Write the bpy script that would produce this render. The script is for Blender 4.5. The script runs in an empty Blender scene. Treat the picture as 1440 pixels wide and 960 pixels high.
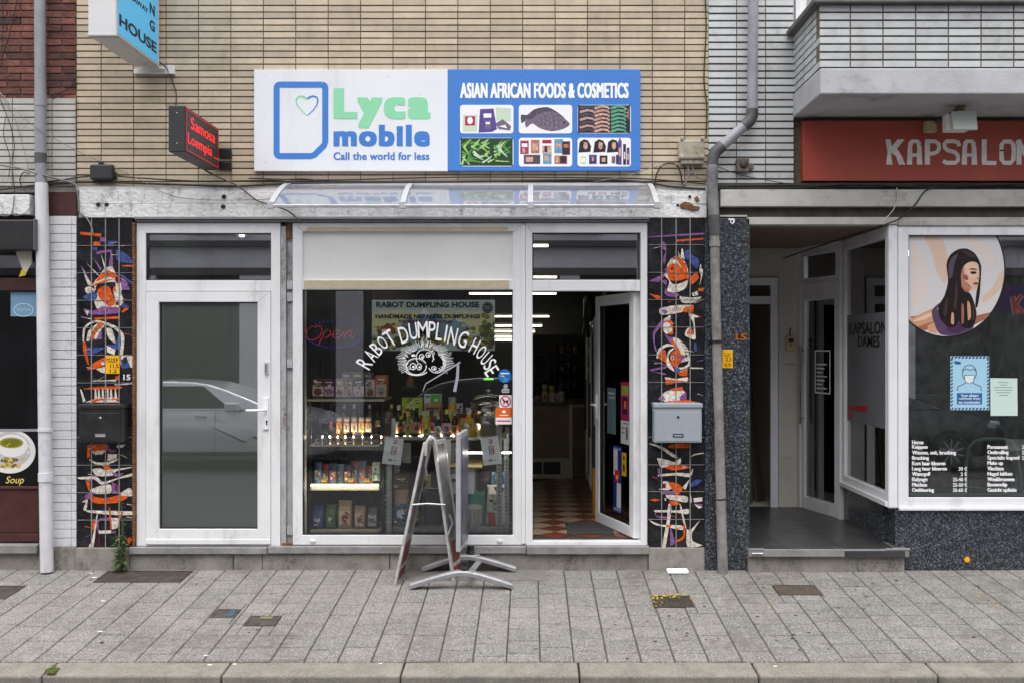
import bpy, bmesh, math, random
from mathutils import Vector, Matrix
random.seed(7)
SC = bpy.context.scene
COL = SC.collection
rad = math.radians
# ------------------------------------------------------------------ camera
CD, CH, PX, PY, S = 7.78, 1.756, 746.0, 484.0, 180.0     # distance to the facade, eye height, vanishing point, px per metre at the facade
cam = bpy.data.cameras.new('camera')
cam_o = bpy.data.objects.new('camera', cam)
COL.objects.link(cam_o)
cam_o.location = (0, -CD, CH)
cam_o.rotation_euler = (rad(90), 0, 0)
cam.sensor_width = 36
cam.lens = 36 * CD * S / 1440
cam.shift_x = -26 / 1440
cam.shift_y = 4 / 1440
cam.clip_start = 0.05
cam.clip_end = 2000
SC.camera = cam_o
# ------------------------------------------------------------------ world, sun, exposure
w = bpy.data.worlds.new('World')
SC.world = w
w.use_nodes = True
nt = w.node_tree
bg = nt.nodes['Background']
sky = nt.nodes.new('ShaderNodeTexSky')
sky.sky_type = 'NISHITA'
sky.sun_disc = False
sky.sun_elevation = rad(72)
sky.sun_rotation = rad(172)
sky.dust_density = 3.0
hs = nt.nodes.new('ShaderNodeHueSaturation')
hs.inputs['Saturation'].default_value = 0.14
nt.links.new(sky.outputs[0], hs.inputs['Color'])
nt.links.new(hs.outputs[0], bg.inputs[0])
bg.inputs[1].default_value = 0.15
sun = bpy.data.lights.new('sun', 'SUN')
sun.energy = 1.0
sun.angle = rad(70)
sun.color = (1.0, 0.97, 0.93)
sun_o = bpy.data.objects.new('sun', sun)
COL.objects.link(sun_o)
sun_o.rotation_euler = Vector((0.07, 0.40, -0.90)).to_track_quat('-Z', 'Y').to_euler()
SC.view_settings.view_transform = 'Standard'
SC.view_settings.look = 'None'
SC.view_settings.gamma = 1
SC.view_settings.exposure = 1.0
SC.cycles.use_denoising = True
SC.cycles.transparent_max_bounces = 24
SC.cycles.max_bounces = 8
SC.cycles.sample_clamp_indirect = 6

# ------------------------------------------------------------------ pixel of the photograph -> metres in the plane at depth Y
def sc(Y=0): return (CD + Y) / CD / S
def X(px, Y=0): return (px - PX) * sc(Y)
def Z(py, Y=0): return CH - (py - PY) * sc(Y)
def Q(px, py, Y=0): return (X(px, Y), Y, Z(py, Y))
def R4(a, b, t, bt, Y=0): return X(a, Y), X(b, Y), Z(bt, Y), Z(t, Y)
SLOPE = 0.082
def gz(Y): return SLOPE * min(Y, 0)          # height of the pavement

# ------------------------------------------------------------------ materials
def lin(c):
    return tuple(((v / 255) / 12.92 if v / 255 <= .04045 else ((v / 255 + .055) / 1.055) ** 2.4) for v in c)
MATS = {}
def M(name, col, rough=.5, metal=0, var=0, vs=6, bump=0, bs=60, rnd=0, dirt=0, dcol=(.05, .045, .04), ds=2.5, stretch=1, speck=None, coat=0, emit=0, ecol=None, dthr=.5, spec=.5):
    if name in MATS: return MATS[name]
    m = bpy.data.materials.new(name); m.use_nodes = True
    n = m.node_tree.nodes; L = m.node_tree.links
    b = n['Principled BSDF']
    b.inputs['Roughness'].default_value = rough
    b.inputs['Metallic'].default_value = metal
    b.inputs['Specular IOR Level'].default_value = spec
    if coat:
        b.inputs['Coat Weight'].default_value = coat
        b.inputs['Coat Roughness'].default_value = .06
    if emit:
        b.inputs['Emission Color'].default_value = (*(ecol or col), 1)
        b.inputs['Emission Strength'].default_value = emit
    tc = n.new('ShaderNodeTexCoord')
    def noise(scale, det=4, st=1, rgh=.55):
        mp = n.new('ShaderNodeMapping'); mp.inputs['Scale'].default_value = (1, 1, 1 / st)
        L.new(tc.outputs['Object'], mp.inputs[0])
        t = n.new('ShaderNodeTexNoise'); t.inputs['Scale'].default_value = scale; t.inputs['Detail'].default_value = det
        t.inputs['Roughness'].default_value = rgh
        L.new(mp.outputs[0], t.inputs[0]); return t.outputs[0]
    def mr(v, a, b_, c, d):
        t = n.new('ShaderNodeMapRange'); L.new(v, t.inputs[0])
        for i, q in enumerate((a, b_, c, d)): t.inputs[i + 1].default_value = q
        return t.outputs[0]
    def mix(f, a, b_, mode='MIX'):
        t = n.new('ShaderNodeMix'); t.data_type = 'RGBA'; t.blend_type = mode
        if isinstance(f, (int, float)): t.inputs[0].default_value = f
        else: L.new(f, t.inputs[0])
        for i, q in ((6, a), (7, b_)):
            if isinstance(q, tuple): t.inputs[i].default_value = (*q, 1)
            else: L.new(q, t.inputs[i])
        return t.outputs[2]
    c = tuple(col)
    if rnd:
        at = n.new('ShaderNodeAttribute'); at.attribute_name = 'rnd'
        c = mix(1.0, c, mr(at.outputs['Fac'], 0, 1, 1 - rnd, 1 + rnd * .6), 'MULTIPLY')
    if var:
        c = mix(1.0, c, mr(noise(vs), .3, .7, 1 - var, 1 + var * .5), 'MULTIPLY')
    if speck:
        for (scol, ss, thr, amt) in speck:
            v = n.new('ShaderNodeTexVoronoi'); v.inputs['Scale'].default_value = ss
            L.new(tc.outputs['Object'], v.inputs[0])
            sx = n.new('ShaderNodeSeparateColor'); L.new(v.outputs['Color'], sx.inputs[0])
            f = mr(sx.outputs[0], thr, thr + .12, 0, amt)
            c = mix(f, c, scol)
    if dirt:
        f1 = mr(noise(ds, 6, stretch, .65), dthr, dthr + .17, 0, 1)
        f2 = mr(noise(ds * 9, 3, max(1, stretch * .6)), .35, .62, .15, 1)
        mm = n.new('ShaderNodeMath'); mm.operation = 'MULTIPLY'; L.new(f1, mm.inputs[0]); L.new(f2, mm.inputs[1])
        m2 = n.new('ShaderNodeMath'); m2.operation = 'MULTIPLY'; L.new(mm.outputs[0], m2.inputs[0]); m2.inputs[1].default_value = dirt
        c = mix(m2.outputs[0], c, tuple(dcol))
    if isinstance(c, tuple): b.inputs['Base Color'].default_value = (*c, 1)
    else: L.new(c, b.inputs['Base Color'])
    if bump:
        bp = n.new('ShaderNodeBump'); bp.inputs['Strength'].default_value = bump; bp.inputs['Distance'].default_value = .01
        L.new(noise(bs, 4), bp.inputs['Height']); L.new(bp.outputs[0], b.inputs['Normal'])
    MATS[name] = m
    return m
def C(rgb, rough=.45, metal=0, **k):
    rgb = tuple(rgb)
    return M('paint_%d_%d_%d_%d_%d' % (*rgb, int(rough * 100), int(metal * 10)), lin(rgb), rough, metal, **k)
def E(rgb, st):
    return M('glow_%d_%d_%d_%d' % (*rgb, int(st * 10)), lin(rgb), .5, emit=st)
def glass(name, tint=(.86, .89, .88), k=1.7, add=.05, rough=0.0, haze=0, hcol=(.8, .8, .8)):
    if name in MATS: return MATS[name]
    m = bpy.data.materials.new(name); m.use_nodes = True
    n = m.node_tree.nodes; L = m.node_tree.links
    n.remove(n['Principled BSDF'])
    tr = n.new('ShaderNodeBsdfTransparent'); tr.inputs[0].default_value = (*tint, 1)
    gl = n.new('ShaderNodeBsdfGlossy'); gl.inputs['Roughness'].default_value = rough; gl.inputs[0].default_value = (.95, .96, 1, 1)
    fr = n.new('ShaderNodeFresnel'); fr.inputs[0].default_value = 1.45
    ma = n.new('ShaderNodeMath'); ma.operation = 'MULTIPLY_ADD'; ma.use_clamp = True
    L.new(fr.outputs[0], ma.inputs[0]); ma.inputs[1].default_value = k; ma.inputs[2].default_value = add
    base = tr
    if haze:
        df = n.new('ShaderNodeBsdfDiffuse'); df.inputs[0].default_value = (*hcol, 1)
        base = n.new('ShaderNodeMixShader'); base.inputs[0].default_value = haze; L.new(tr.outputs[0], base.inputs[1]); L.new(df.outputs[0], base.inputs[2])
    mx = n.new('ShaderNodeMixShader'); L.new(ma.outputs[0], mx.inputs[0]); L.new(base.outputs[0], mx.inputs[1]); L.new(gl.outputs[0], mx.inputs[2])
    L.new(mx.outputs[0], n['Material Output'].inputs[0])
    MATS[name] = m
    return m

GL = glass('window_glass', (.985, .99, .985), 1.6, .04)
GLS = glass('salon_glass', (.93, .94, .935), 1.8, .085)
GLD = glass('door_glass', (.94, .955, .94), 1.8, .13)
GLC = glass('canopy_sheet', (.9, .91, .92), .75, .02, .03, .09, (.8, .81, .83))
FILM = glass('frosted_film_sheet', (.85, .88, .84), .0, .0, 0, .66, (.70, .73, .66))
PVC = M('white_pvc', (.80, .80, .815), .32, var=.06, vs=3, dirt=.45, dcol=(.36, .34, .31), ds=4, stretch=5, dthr=.52)
PVCG = M('salon_white_frame', (.80, .80, .83), .4, var=.06, vs=4, dirt=.4, dcol=(.3, .28, .27), ds=4, stretch=4, dthr=.54)
YB = M('yellow_glazed_brick', (.545, .45, .33), .38, rnd=.18, var=.13, vs=9, bump=.12, bs=90, dirt=.42, dcol=(.14, .11, .08), ds=2.2, stretch=3.5, dthr=.53)
YM = M('dark_mortar', (.155, .13, .103), .95, var=.4, vs=40)
WB = M('white_glazed_brick', (.56, .58, .585), .35, rnd=.12, var=.10, vs=8, bump=.12, bs=90, dirt=.6, dcol=(.14, .135, .13), ds=2.2, stretch=1.4, dthr=.53)
GB = M('grey_tile_brick', (.52, .495, .455), .5, rnd=.10, var=.10, vs=8, bump=.15, bs=60, dirt=.55, dcol=(.16, .15, .14), ds=2.5, stretch=2, dthr=.5)
RB = M('old_red_brick', (.20, .072, .055), .85, rnd=.5, var=.5, vs=12, bump=.8, bs=60, dirt=.9, dcol=(.05, .045, .045), ds=2.5, stretch=1.5, dthr=.47)
RM = M('grey_lime_mortar', (.16, .13, .115), .95, var=.5, vs=20, bump=.5, bs=60, dirt=.7, dcol=(.05, .04, .035), ds=3)
PW = M('white_painted_brick', (.66, .67, .69), .55, rnd=.05, var=.08, vs=8, bump=.35, bs=45, dirt=.6, dcol=(.18, .165, .15), ds=5, stretch=1.3, dthr=.55)
PL = M('flaking_white_paint', (.72, .715, .71), .6, var=.12, vs=14, bump=1.0, bs=35, dirt=.95, dcol=(.12, .11, .10), ds=11, stretch=1.6, dthr=.535)
MS = M('pale_gap_mortar', (.40, .40, .41), .9, var=.3, vs=30)
CON = M('weathered_concrete', (.27, .25, .225), .85, var=.28, vs=9, bump=.4, bs=70, dirt=.75, dcol=(.08, .07, .06), ds=5, stretch=1.6, dthr=.47, speck=[((.36, .34, .31), 220, .8, .6)])
BLU = M('bluestone_sill', (.27, .265, .26), .7, var=.25, vs=8, bump=.3, bs=60, dirt=.6, dcol=(.10, .09, .08), ds=5, dthr=.5)
BCON = M('balcony_concrete', (.47, .475, .50), .75, var=.15, vs=5, bump=.25, bs=50, dirt=.75, dcol=(.12, .115, .115), ds=1.8, stretch=.6, dthr=.53)
GRN = M('dark_speckled_granite', (.026, .030, .038), .22, var=.35, vs=30, speck=[((.09, .10, .115), 110, .62, .8), ((.24, .26, .29), 105, .86, .65)])
BLK = M('black_glazed_tile', (.013, .013, .016), .16, var=.5, vs=14, dirt=.6, dcol=(.06, .058, .065), ds=6, bump=.1, bs=30, dthr=.5)
GREY = M('drain_grey_plastic', (.30, .30, .335), .5, var=.15, vs=6, dirt=.6, dcol=(.12, .115, .115), ds=5, stretch=4)
DGREY = M('drain_dark_joint', (.085, .082, .085), .55, var=.3, vs=15)
CAST = M('cast_drain_pipe', (.27, .255, .25), .6, var=.3, vs=14, bump=.3, bs=60, dirt=.8, dcol=(.085, .075, .07), ds=6, stretch=3, dthr=.47)
WPIPE = M('white_painted_pipe', (.66, .66, .69), .5, var=.1, vs=8, dirt=.7, dcol=(.2, .17, .15), ds=7, stretch=2, dthr=.55)
CBL = M('black_cable', (.02, .02, .021), .6, var=.4, vs=20)
CBG = M('grey_cable', (.20, .19, .18), .6, var=.3, vs=20)
ALU = M('brushed_aluminium', (.62, .62, .64), .34, .85, var=.2, vs=12)
ALUP = M('matt_aluminium_profile', (.50, .50, .53), .4, .3, var=.15, vs=12)
STL = M('polished_steel', (.60, .58, .55), .18, 1, var=.15, vs=5)
GALV = M('galvanised_steel', (.36, .40, .39), .45, .4, var=.3, vs=25)
BLKM = M('black_painted_metal', (.016, .016, .018), .35, var=.3, vs=8)
DARK = M('dark_plastic', (.02, .02, .022), .45)
RUST = M('rusty_iron', (.20, .085, .035), .8, var=.6, vs=25, bump=.4)
MAR = M('maroon_painted_wood', (.075, .022, .02), .4, var=.3, vs=10, dirt=.5, dcol=(.03, .02, .02), ds=5, stretch=.4)
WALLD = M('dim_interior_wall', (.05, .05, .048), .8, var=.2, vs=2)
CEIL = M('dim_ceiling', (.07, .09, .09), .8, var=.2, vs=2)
ROOM = M('vestibule_wall', (.30, .325, .29), .8, var=.1, vs=2)
WHITE = C((246, 246, 248), .4)
BLACK = C((18, 18, 20), .4)

# ------------------------------------------------------------------ mesh builder
TXT = {}
def text_geo(s, bold, space=1.0):
    k = (s, bold, space)
    if k not in TXT:
        cu = bpy.data.curves.new('lettering_tmp', 'FONT')
        cu.body = s; cu.offset = bold; cu.resolution_u = 3; cu.extrude = .1; cu.space_character = space
        ob = bpy.data.objects.new('lettering_tmp', cu); COL.objects.link(ob)
        dg = bpy.context.evaluated_depsgraph_get(); dg.update()
        me = bpy.data.meshes.new_from_object(ob.evaluated_get(dg))
        vs = [tuple(v.co) for v in me.vertices]; fs = [tuple(p.vertices) for p in me.polygons]
        bpy.data.objects.remove(ob); bpy.data.curves.remove(cu); bpy.data.meshes.remove(me)
        x0 = min(v[0] for v in vs); x1 = max(v[0] for v in vs); y0 = min(v[1] for v in vs); y1 = max(v[1] for v in vs)
        TXT[k] = ([((v[0] - x0) / (x1 - x0), (v[1] - y0) / (y1 - y0), (v[2] + .1) / .2) for v in vs], fs, (x1 - x0) / (y1 - y0))
    return TXT[k]

def smooth(pts, k=3, closed=True):
    n = len(pts); out = []
    for i in range(n):
        p0, p1, p2, p3 = [Vector(pts[(i + j) % n]) for j in (-1, 0, 1, 2)]
        d1, d2 = (p1 - p0), (p2 - p1)
        for q in range(k):
            t = q / k; v = .5 * ((2 * p1) + (p2 - p0) * t + (2 * p0 - 5 * p1 + 4 * p2 - p3) * t * t + (3 * p1 - 3 * p2 + p3 - p0) * t ** 3)
            l = p1.lerp(p2, t); out.append(tuple(l.lerp(v, .75)))
    return out

class MB:
    def __init__(s):
        s.v = []; s.f = []; s.m = []; s.r = []; s.s = []
    def add(s, vs, fs, m=0, r=None, smooth=False):
        o = len(s.v); s.v.extend(vs)
        r = random.random() if r is None else r
        for f in fs:
            s.f.append(tuple(i + o for i in f)); s.m.append(m); s.r.append(r); s.s.append(smooth)
        return s
    def box(s, x0, x1, y0, y1, z0, z1, m=0, r=None):
        vs = [(x, y, z) for z in (z0, z1) for y in (y0, y1) for x in (x0, x1)]
        return s.add(vs, [(0, 2, 3, 1), (4, 5, 7, 6), (0, 1, 5, 4), (2, 6, 7, 3), (0, 4, 6, 2), (1, 3, 7, 5)], m, r)
    def pbox(s, a, b, t, bt, Y, dep, m=0, r=None):        # front face at depth Y from photo pixels
        x0, x1, z0, z1 = R4(a, b, t, bt, Y)
        return s.box(x0, x1, Y, Y + dep, z0, z1, m, r)
    def prism(s, poly, y0, y1, m=0, r=None):              # polygon of (x, z), along Y
        n = len(poly)
        vs = [(x, y0, z) for x, z in poly] + [(x, y1, z) for x, z in poly]
        fs = [tuple(range(n)), tuple(range(2 * n - 1, n - 1, -1))] + [(i, i + n, (i + 1) % n + n, (i + 1) % n) for i in range(n)]
        return s.add(vs, fs, m, r)
    def pprism(s, poly, Y, dep, m=0):                     # polygon in photo pixels
        return s.prism([(X(a, Y), Z(b, Y)) for a, b in poly], Y - dep, Y, m)
    def frame(s, x0, x1, z0, z1, w, y0, y1, m=0, wb=None, wt=None):
        wb = w if wb is None else wb; wt = w if wt is None else wt
        a, b, c, d = x0 + w, x1 - w, z0 + wb, z1 - wt
        s.prism([(x0, z0), (a, c), (a, d), (x0, z1)], y0, y1, m)
        s.prism([(x1, z0), (x1, z1), (b, d), (b, c)], y0, y1, m)
        s.prism([(x0, z0), (x1, z0), (b, c), (a, c)], y0, y1, m)
        s.prism([(x0, z1), (a, d), (b, d), (x1, z1)], y0, y1, m)
        return s
    def tube(s, pts, r, n=8, m=0, smooth=True):
        pts = [Vector(p) for p in pts]; N = len(pts)
        rr = r if isinstance(r, (list, tuple)) else [r] * N
        vs = []; up = None
        for i, p in enumerate(pts):
            t = (pts[min(i + 1, N - 1)] - pts[max(i - 1, 0)]).normalized()
            if up is None: up = Vector((0, 0, 1)) if abs(t.z) < .9 else Vector((0, 1, 0))
            a = (up - t * up.dot(t)).normalized(); b = t.cross(a); up = a
            for k in range(n):
                th = 2 * math.pi * k / n
                vs.append(tuple(p + (a * math.cos(th) + b * math.sin(th)) * rr[i]))
        fs = [(i * n + k, i * n + (k + 1) % n, (i + 1) * n + (k + 1) % n, (i + 1) * n + k) for i in range(N - 1) for k in range(n)]
        o = len(s.f)
        s.add(vs, fs, m, None, smooth)
        s.add([vs[k] for k in range(n)], [tuple(range(n - 1, -1, -1))], m)
        s.add([vs[(N - 1) * n + k] for k in range(n)], [tuple(range(n))], m)
        return s
    def lathe(s, prof, cx, cy, cz=0, n=14, m=0, sx=1, sy=1, axis='z'):
        vs = []
        for r, z in prof:
            for k in range(n):
                a = 2 * math.pi * k / n; u, v = r * math.cos(a) * sx, r * math.sin(a) * sy
                if axis == 'z': vs.append((cx + u, cy + v, cz + z))
                elif axis == 'y': vs.append((cx + u, cy + z, cz + v))
                else: vs.append((cx + z, cy + u, cz + v))
        N = len(prof)
        fs = [(i * n + k, i * n + (k + 1) % n, (i + 1) * n + (k + 1) % n, (i + 1) * n + k) for i in range(N - 1) for k in range(n)]
        s.add(vs, fs, m, None, True)
        s.add(vs[:n], [tuple(range(n - 1, -1, -1))], m); s.add(vs[-n:], [tuple(range(n))], m)
        return s
    def slab(s, p, e1, e2, th, m=0):
        p, e1, e2 = Vector(p), Vector(e1), Vector(e2); nn = e1.cross(e2).normalized() * th
        q = [p, p + e1, p + e1 + e2, p + e2]
        return s.add([tuple(a) for a in q] + [tuple(a + nn) for a in q], [(3, 2, 1, 0), (4, 5, 6, 7), (0, 1, 5, 4), (1, 2, 6, 5), (2, 3, 7, 6), (3, 0, 4, 7)], m)
    def stroke(s, pts, w, Y, th=.002, m=0, w2=None, px=True):   # painted line in photo pixels, w in pixels
        k = sc(Y) if px else 1
        P = [(X(a, Y), Z(b, Y)) if px else (a, b) for a, b in pts]; N = len(P)
        lft = []; rgt = []
        for i in range(N):
            a = Vector(P[max(i - 1, 0)]); b = Vector(P[min(i + 1, N - 1)]); d = (b - a)
            if d.length < 1e-9: d = Vector((1, 0))
            d.normalize()
            ww = (w + ((w2 if w2 is not None else w) - w) * i / max(1, N - 1)) * k / 2
            nn = Vector((-d.y, d.x)) * ww
            lft.append((P[i][0] + nn.x, P[i][1] + nn.y)); rgt.append((P[i][0] - nn.x, P[i][1] - nn.y))
        for i in range(N - 1):
            s.prism([lft[i], lft[i + 1], rgt[i + 1], rgt[i]], Y - th, Y, m)
        return s
    def text(s, t, x0, x1, z0, z1, y, th=.003, bold=.0, m=0, fn=None, rot=0, fat=0, fatz=0, space=1.0):
        if fat:                                            # heavy type: shifted copies at slightly different depth
            n = 0
            for i in range(-3, 4):
                for j in ((-1, 0, 1) if fatz else (0,)):
                    n += 1
                    s.text(t, x0 + fat + i * fat / 3, x1 - fat + i * fat / 3, z0 + fatz + j * fatz, z1 - fatz + j * fatz, y, th + n * .00004, bold, m, None, 0, 0, 0, space)
            return s
        vs, fs, asp = text_geo(t, bold, space)
        if x1 is None: x1 = x0 + (z1 - z0) * asp
        out = []
        cx, cz = (x0 + x1) / 2, (z0 + z1) / 2; c, sn = math.cos(rot), math.sin(rot)
        for u, v, q in vs:
            a, b = x0 + u * (x1 - x0) - cx, z0 + v * (z1 - z0) - cz
            a, b = cx + a * c - b * sn, cz + a * sn + b * c
            out.append(fn(a, b, q * th) if fn else (a, y - q * th, b))
        return s.add(out, fs, m)
    def ptext(s, t, a, b, tp, bt, Y, th=.002, bold=0., m=0, rot=0, fat=0, fatz=0, space=1.0):
        x0, x1, z0, z1 = R4(a, b if b else a, tp, bt, Y)
        return s.text(t, x0, x1 if b else None, z0, z1, Y, th, bold, m, None, rot, fat * sc(Y), fatz * sc(Y), space)
    def ell(s, cx, cy, rx, ry, Y, dep, m=0, n=20, a0=0, a1=360):
        return s.pprism([(cx + rx * math.cos(rad(a0 + (a1 - a0) * i / n)), cy + ry * math.sin(rad(a0 + (a1 - a0) * i / n))) for i in range(n + (a1 - a0 < 360))], Y, dep, m)
    def xf(s, i0, mtx):
        for i in range(i0, len(s.v)): s.v[i] = tuple(mtx @ Vector(s.v[i]))
        return s

ORG = {}
def build(name, mb, mats, parent=None, org=None, bevel=0, seg=2):
    if not isinstance(mats, (list, tuple)): mats = [mats]
    o_ = Vector(org) if org is not None else (ORG[parent.name] if parent else Vector((0, 0, 0)))
    me = bpy.data.meshes.new(name)
    me.from_pydata([tuple(Vector(v) - o_) for v in mb.v], [], mb.f)
    for m in mats: me.materials.append(m)
    me.polygons.foreach_set('material_index', mb.m)
    me.polygons.foreach_set('use_smooth', mb.s)
    at = me.attributes.new('rnd', 'FLOAT', 'FACE'); at.data.foreach_set('value', mb.r)
    bm = bmesh.new(); bm.from_mesh(me); bmesh.ops.recalc_face_normals(bm, faces=bm.faces); bm.to_mesh(me); bm.free()
    ob = bpy.data.objects.new(name, me); COL.objects.link(ob)
    if parent: ob.parent = parent
    else: ob.location = o_
    ORG[ob.name] = o_
    if bevel:
        b = ob.modifiers.new('bevel', 'BEVEL'); b.width = bevel; b.segments = seg; b.limit_method = 'ANGLE'; b.angle_limit = rad(40)
    return ob
def props(o, label, cat, group=None, kind=None):
    if label: o['label'] = label
    if cat: o['category'] = cat
    if group: o['group'] = group
    if kind: o['kind'] = kind
    return o
def thing(name, label, cat, loc=(0, 0, 0), group=None):
    o = bpy.data.objects.new(name, None); COL.objects.link(o); o.location = loc; o.empty_display_size = .1
    ORG[o.name] = Vector(loc)
    return props(o, label, cat, group)
def solo(name, mb, mats, label, cat, group=None, kind=None, bevel=0, seg=2):
    xs, ys, zs = zip(*mb.v)
    o = build(name, mb, mats, None, ((min(xs) + max(xs)) / 2, (min(ys) + max(ys)) / 2, min(zs)), bevel, seg)
    return props(o, label, cat, group, kind)
def bricks(mb, x0, x1, z0, z1, y, bw, bh, gx, gz_, dep, px=0, pz=0, run=False, m=0, mortar=1, back=.1, irr=0):
    k = 0; z = z0 - ((z0 - pz) % bh)
    while z < z1 - 1e-6:
        off = px + (bw / 2 if run and k % 2 else 0)
        x = x0 - ((x0 - off) % bw)
        while x < x1 - 1e-6:
            a, b = max(x + gx / 2, x0), min(x + bw - gx / 2, x1); c, d = max(z + gz_ / 2, z0), min(z + bh - gz_ / 2, z1)
            if b - a > .004 and d - c > .004:
                j = random.uniform(-irr, irr)
                mb.box(a, b, y + j, y + dep + .004, c, d, m)
            x += bw
        z += bh; k += 1
    mb.box(x0, x1, y + dep, y + dep + back, z0, z1, mortar)
    return mb
# ================================================================== GROUND, ROAD, PAVEMENT
def structure(name, mb, mats, bevel=0):
    o = build(name, mb, mats, None, None, bevel); o['kind'] = 'structure'; return o
ASPH = M('asphalt', (.05, .05, .052), .85, var=.3, vs=8, bump=.6, bs=150, speck=[((.12, .12, .12), 120, .7, .7)])
structure('ground', MB().box(-300, 300, -300, 300, -.9, -.6), M('far_ground', (.12, .115, .11), .95, var=.2, vs=.5))
structure('road', MB().box(-30, 30, -10.2, -1.95, -.5, -.285), ASPH)
KERB = M('kerb_concrete', (.235, .215, .185), .85, var=.25, vs=7, bump=.5, bs=110, dirt=.55, dcol=(.11, .10, .085), ds=4, speck=[((.36, .34, .30), 170, .75, .6)])
mb = MB()
x = X(71, -1.9) - 1.04 * 7
random.seed(3)
while x < 9:
    mb.prism([(x + .004, 0), (x + 1.035, 0), (x + 1.035, 1), (x + .004, 1)], 0, 1)
    i0 = len(mb.v) - 8
    for i in range(i0, len(mb.v)):
        vx, vy, vz = mb.v[i]
        y = -1.805 if vy > .5 else -2.01
        mb.v[i] = (vx, y, (-.1485 + (y + 1.805) * .07) if vz > .5 else -.45)
    x += 1.04
structure('kerb', mb, KERB, .012)
PAV = M('pavement_slab', (.25, .235, .218), .85, rnd=.2, var=.25, vs=7, bump=.6, bs=190,
        speck=[((.15, .14, .13), 150, .5, .8), ((.40, .385, .365), 170, .70, .85), ((.075, .07, .065), 110, .92, .8)], dirt=.75, dcol=(.12, .108, .09), ds=1.7, dthr=.5)
JOINT = M('mossy_joint', (.08, .072, .05), .95, var=.6, vs=6, bump=.5, bs=80, dirt=.7, dcol=(.10, .105, .035), ds=3)
HOLES = []      # (x0, x1, d0, d1) of the covers let into the pavement
def pdepth(py): return ((py - PY) * CD - CH * S * CD) / ((py - PY) + SLOPE * S * CD)
def cover(a0, a1, b0, b1):     # far edge py a0..; returns rect on the pavement from pixels: x0px, x1px (middle), y far, y near
    d0, d1 = pdepth(b0), pdepth(b1)
    dm = (d0 + d1) / 2
    x0, x1 = X(a0, -dm), X(a1, -dm)
    HOLES.append((x0, x1, d0, d1)); return x0, x1, d0, d1
CV = {k: cover(*v) for k, v in dict(grating=(142, 262, 802, 818), blue=(300, 334, 856, 868), meter=(348, 391, 865.5, 879), drain=(918, 973, 837, 853), plate=(1091, 1151, 822, 836), corner=(-42, 22, 823, 842)).items()}
mb = MB()
mb.prism([(-30, 0), (30, 0), (30, 1), (-30, 1)], 0, 1, 1)
for i in range(len(mb.v) - 8, len(mb.v)):
    vx, vy, vz = mb.v[i]; y = .3 if vy > .5 else -1.80
    mb.v[i] = (vx, y, SLOPE * y - .009 if vz > .5 else -.55)
random.seed(11)
g, inset, P = .0044, .0045, .203
for k in range(-40, 44):
    xa = .058 + P * k
    off = random.choice((0, .5, .5, .25, .75)) * P + random.uniform(-.012, .012)
    d = -.15 - off
    while d < 1.80:
        a, b, c, e = xa + g / 2, xa + P - g / 2, max(d + g / 2, -.05), min(d + P - g / 2, 1.798)
        d += P
        if e - c < .015: continue
        if any(a < h[1] + .0 and b > h[0] and c < h[3] and e > h[2] for h in HOLES):
            # cut the slab to what is left beside the cover (largest free strip)
            opts = []
            for h in HOLES:
                if a < h[1] and b > h[0] and c < h[3] and e > h[2]:
                    if h[0] - a > .01: opts.append((a, h[0] - .004, c, e))
                    if b - h[1] > .01: opts.append((h[1] + .004, b, c, e))
                    aa, bb = max(a, h[0] - .004), min(b, h[1] + .004)
                    if h[2] - c > .01: opts.append((aa, bb, c, h[2] - .004))
                    if e - h[3] > .01: opts.append((aa, bb, h[3] + .004, e))
            rects = opts
        else: rects = [(a, b, c, e)]
        rr = random.random(); dz = random.uniform(-.0018, .0018); tl = random.uniform(-.004, .004)
        for (a_, b_, c_, e_) in rects:
            def zz(dd, xx): return -SLOPE * dd + dz + tl * (xx - a_)
            ii = min(inset, (b_ - a_) / 4, (e_ - c_) / 4)
            vs = [(a_, -c_, zz(c_, a_) - .012), (b_, -c_, zz(c_, b_) - .012), (b_, -e_, zz(e_, b_) - .012), (a_, -e_, zz(e_, a_) - .012),
                  (a_ + ii, -c_ - ii, zz(c_, a_)), (b_ - ii, -c_ - ii, zz(c_, b_)), (b_ - ii, -e_ + ii, zz(e_, b_)), (a_ + ii, -e_ + ii, zz(e_, a_))]
            mb.add(vs, [(4, 5, 6, 7), (0, 1, 5, 4), (1, 2, 6, 5), (2, 3, 7, 6), (3, 0, 4, 7), (3, 2, 1, 0)], 0, rr)
structure('pavement', mb, [PAV, JOINT])
# opposite pavement
structure('opposite_pavement', MB().box(-30, 30, -12.4, -10.2, -.5, -.16), M('opposite_slabs', (.33, .32, .31), .85, var=.2, vs=4))
def on_pave(mb, i0, lift=0):                       # z of added vertices becomes height above the sloping pavement
    for i in range(i0, len(mb.v)):
        vx, vy, vz = mb.v[i]; mb.v[i] = (vx, vy, vz + SLOPE * min(vy, 0) + lift)
# old concrete patch in front of the shop window
mb = MB(); x0, x1 = X(566, -.12), X(768, -.12)
mb.box(x0, x1, -.27, -.012, -.05, .006); on_pave(mb, 0)
structure('concrete_path_patch', mb, M('patch_concrete', (.20, .185, .17), .9, var=.25, vs=9, bump=.5, bs=80, dirt=.6, ds=5, dcol=(.09, .085, .07)), .004)

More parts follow.
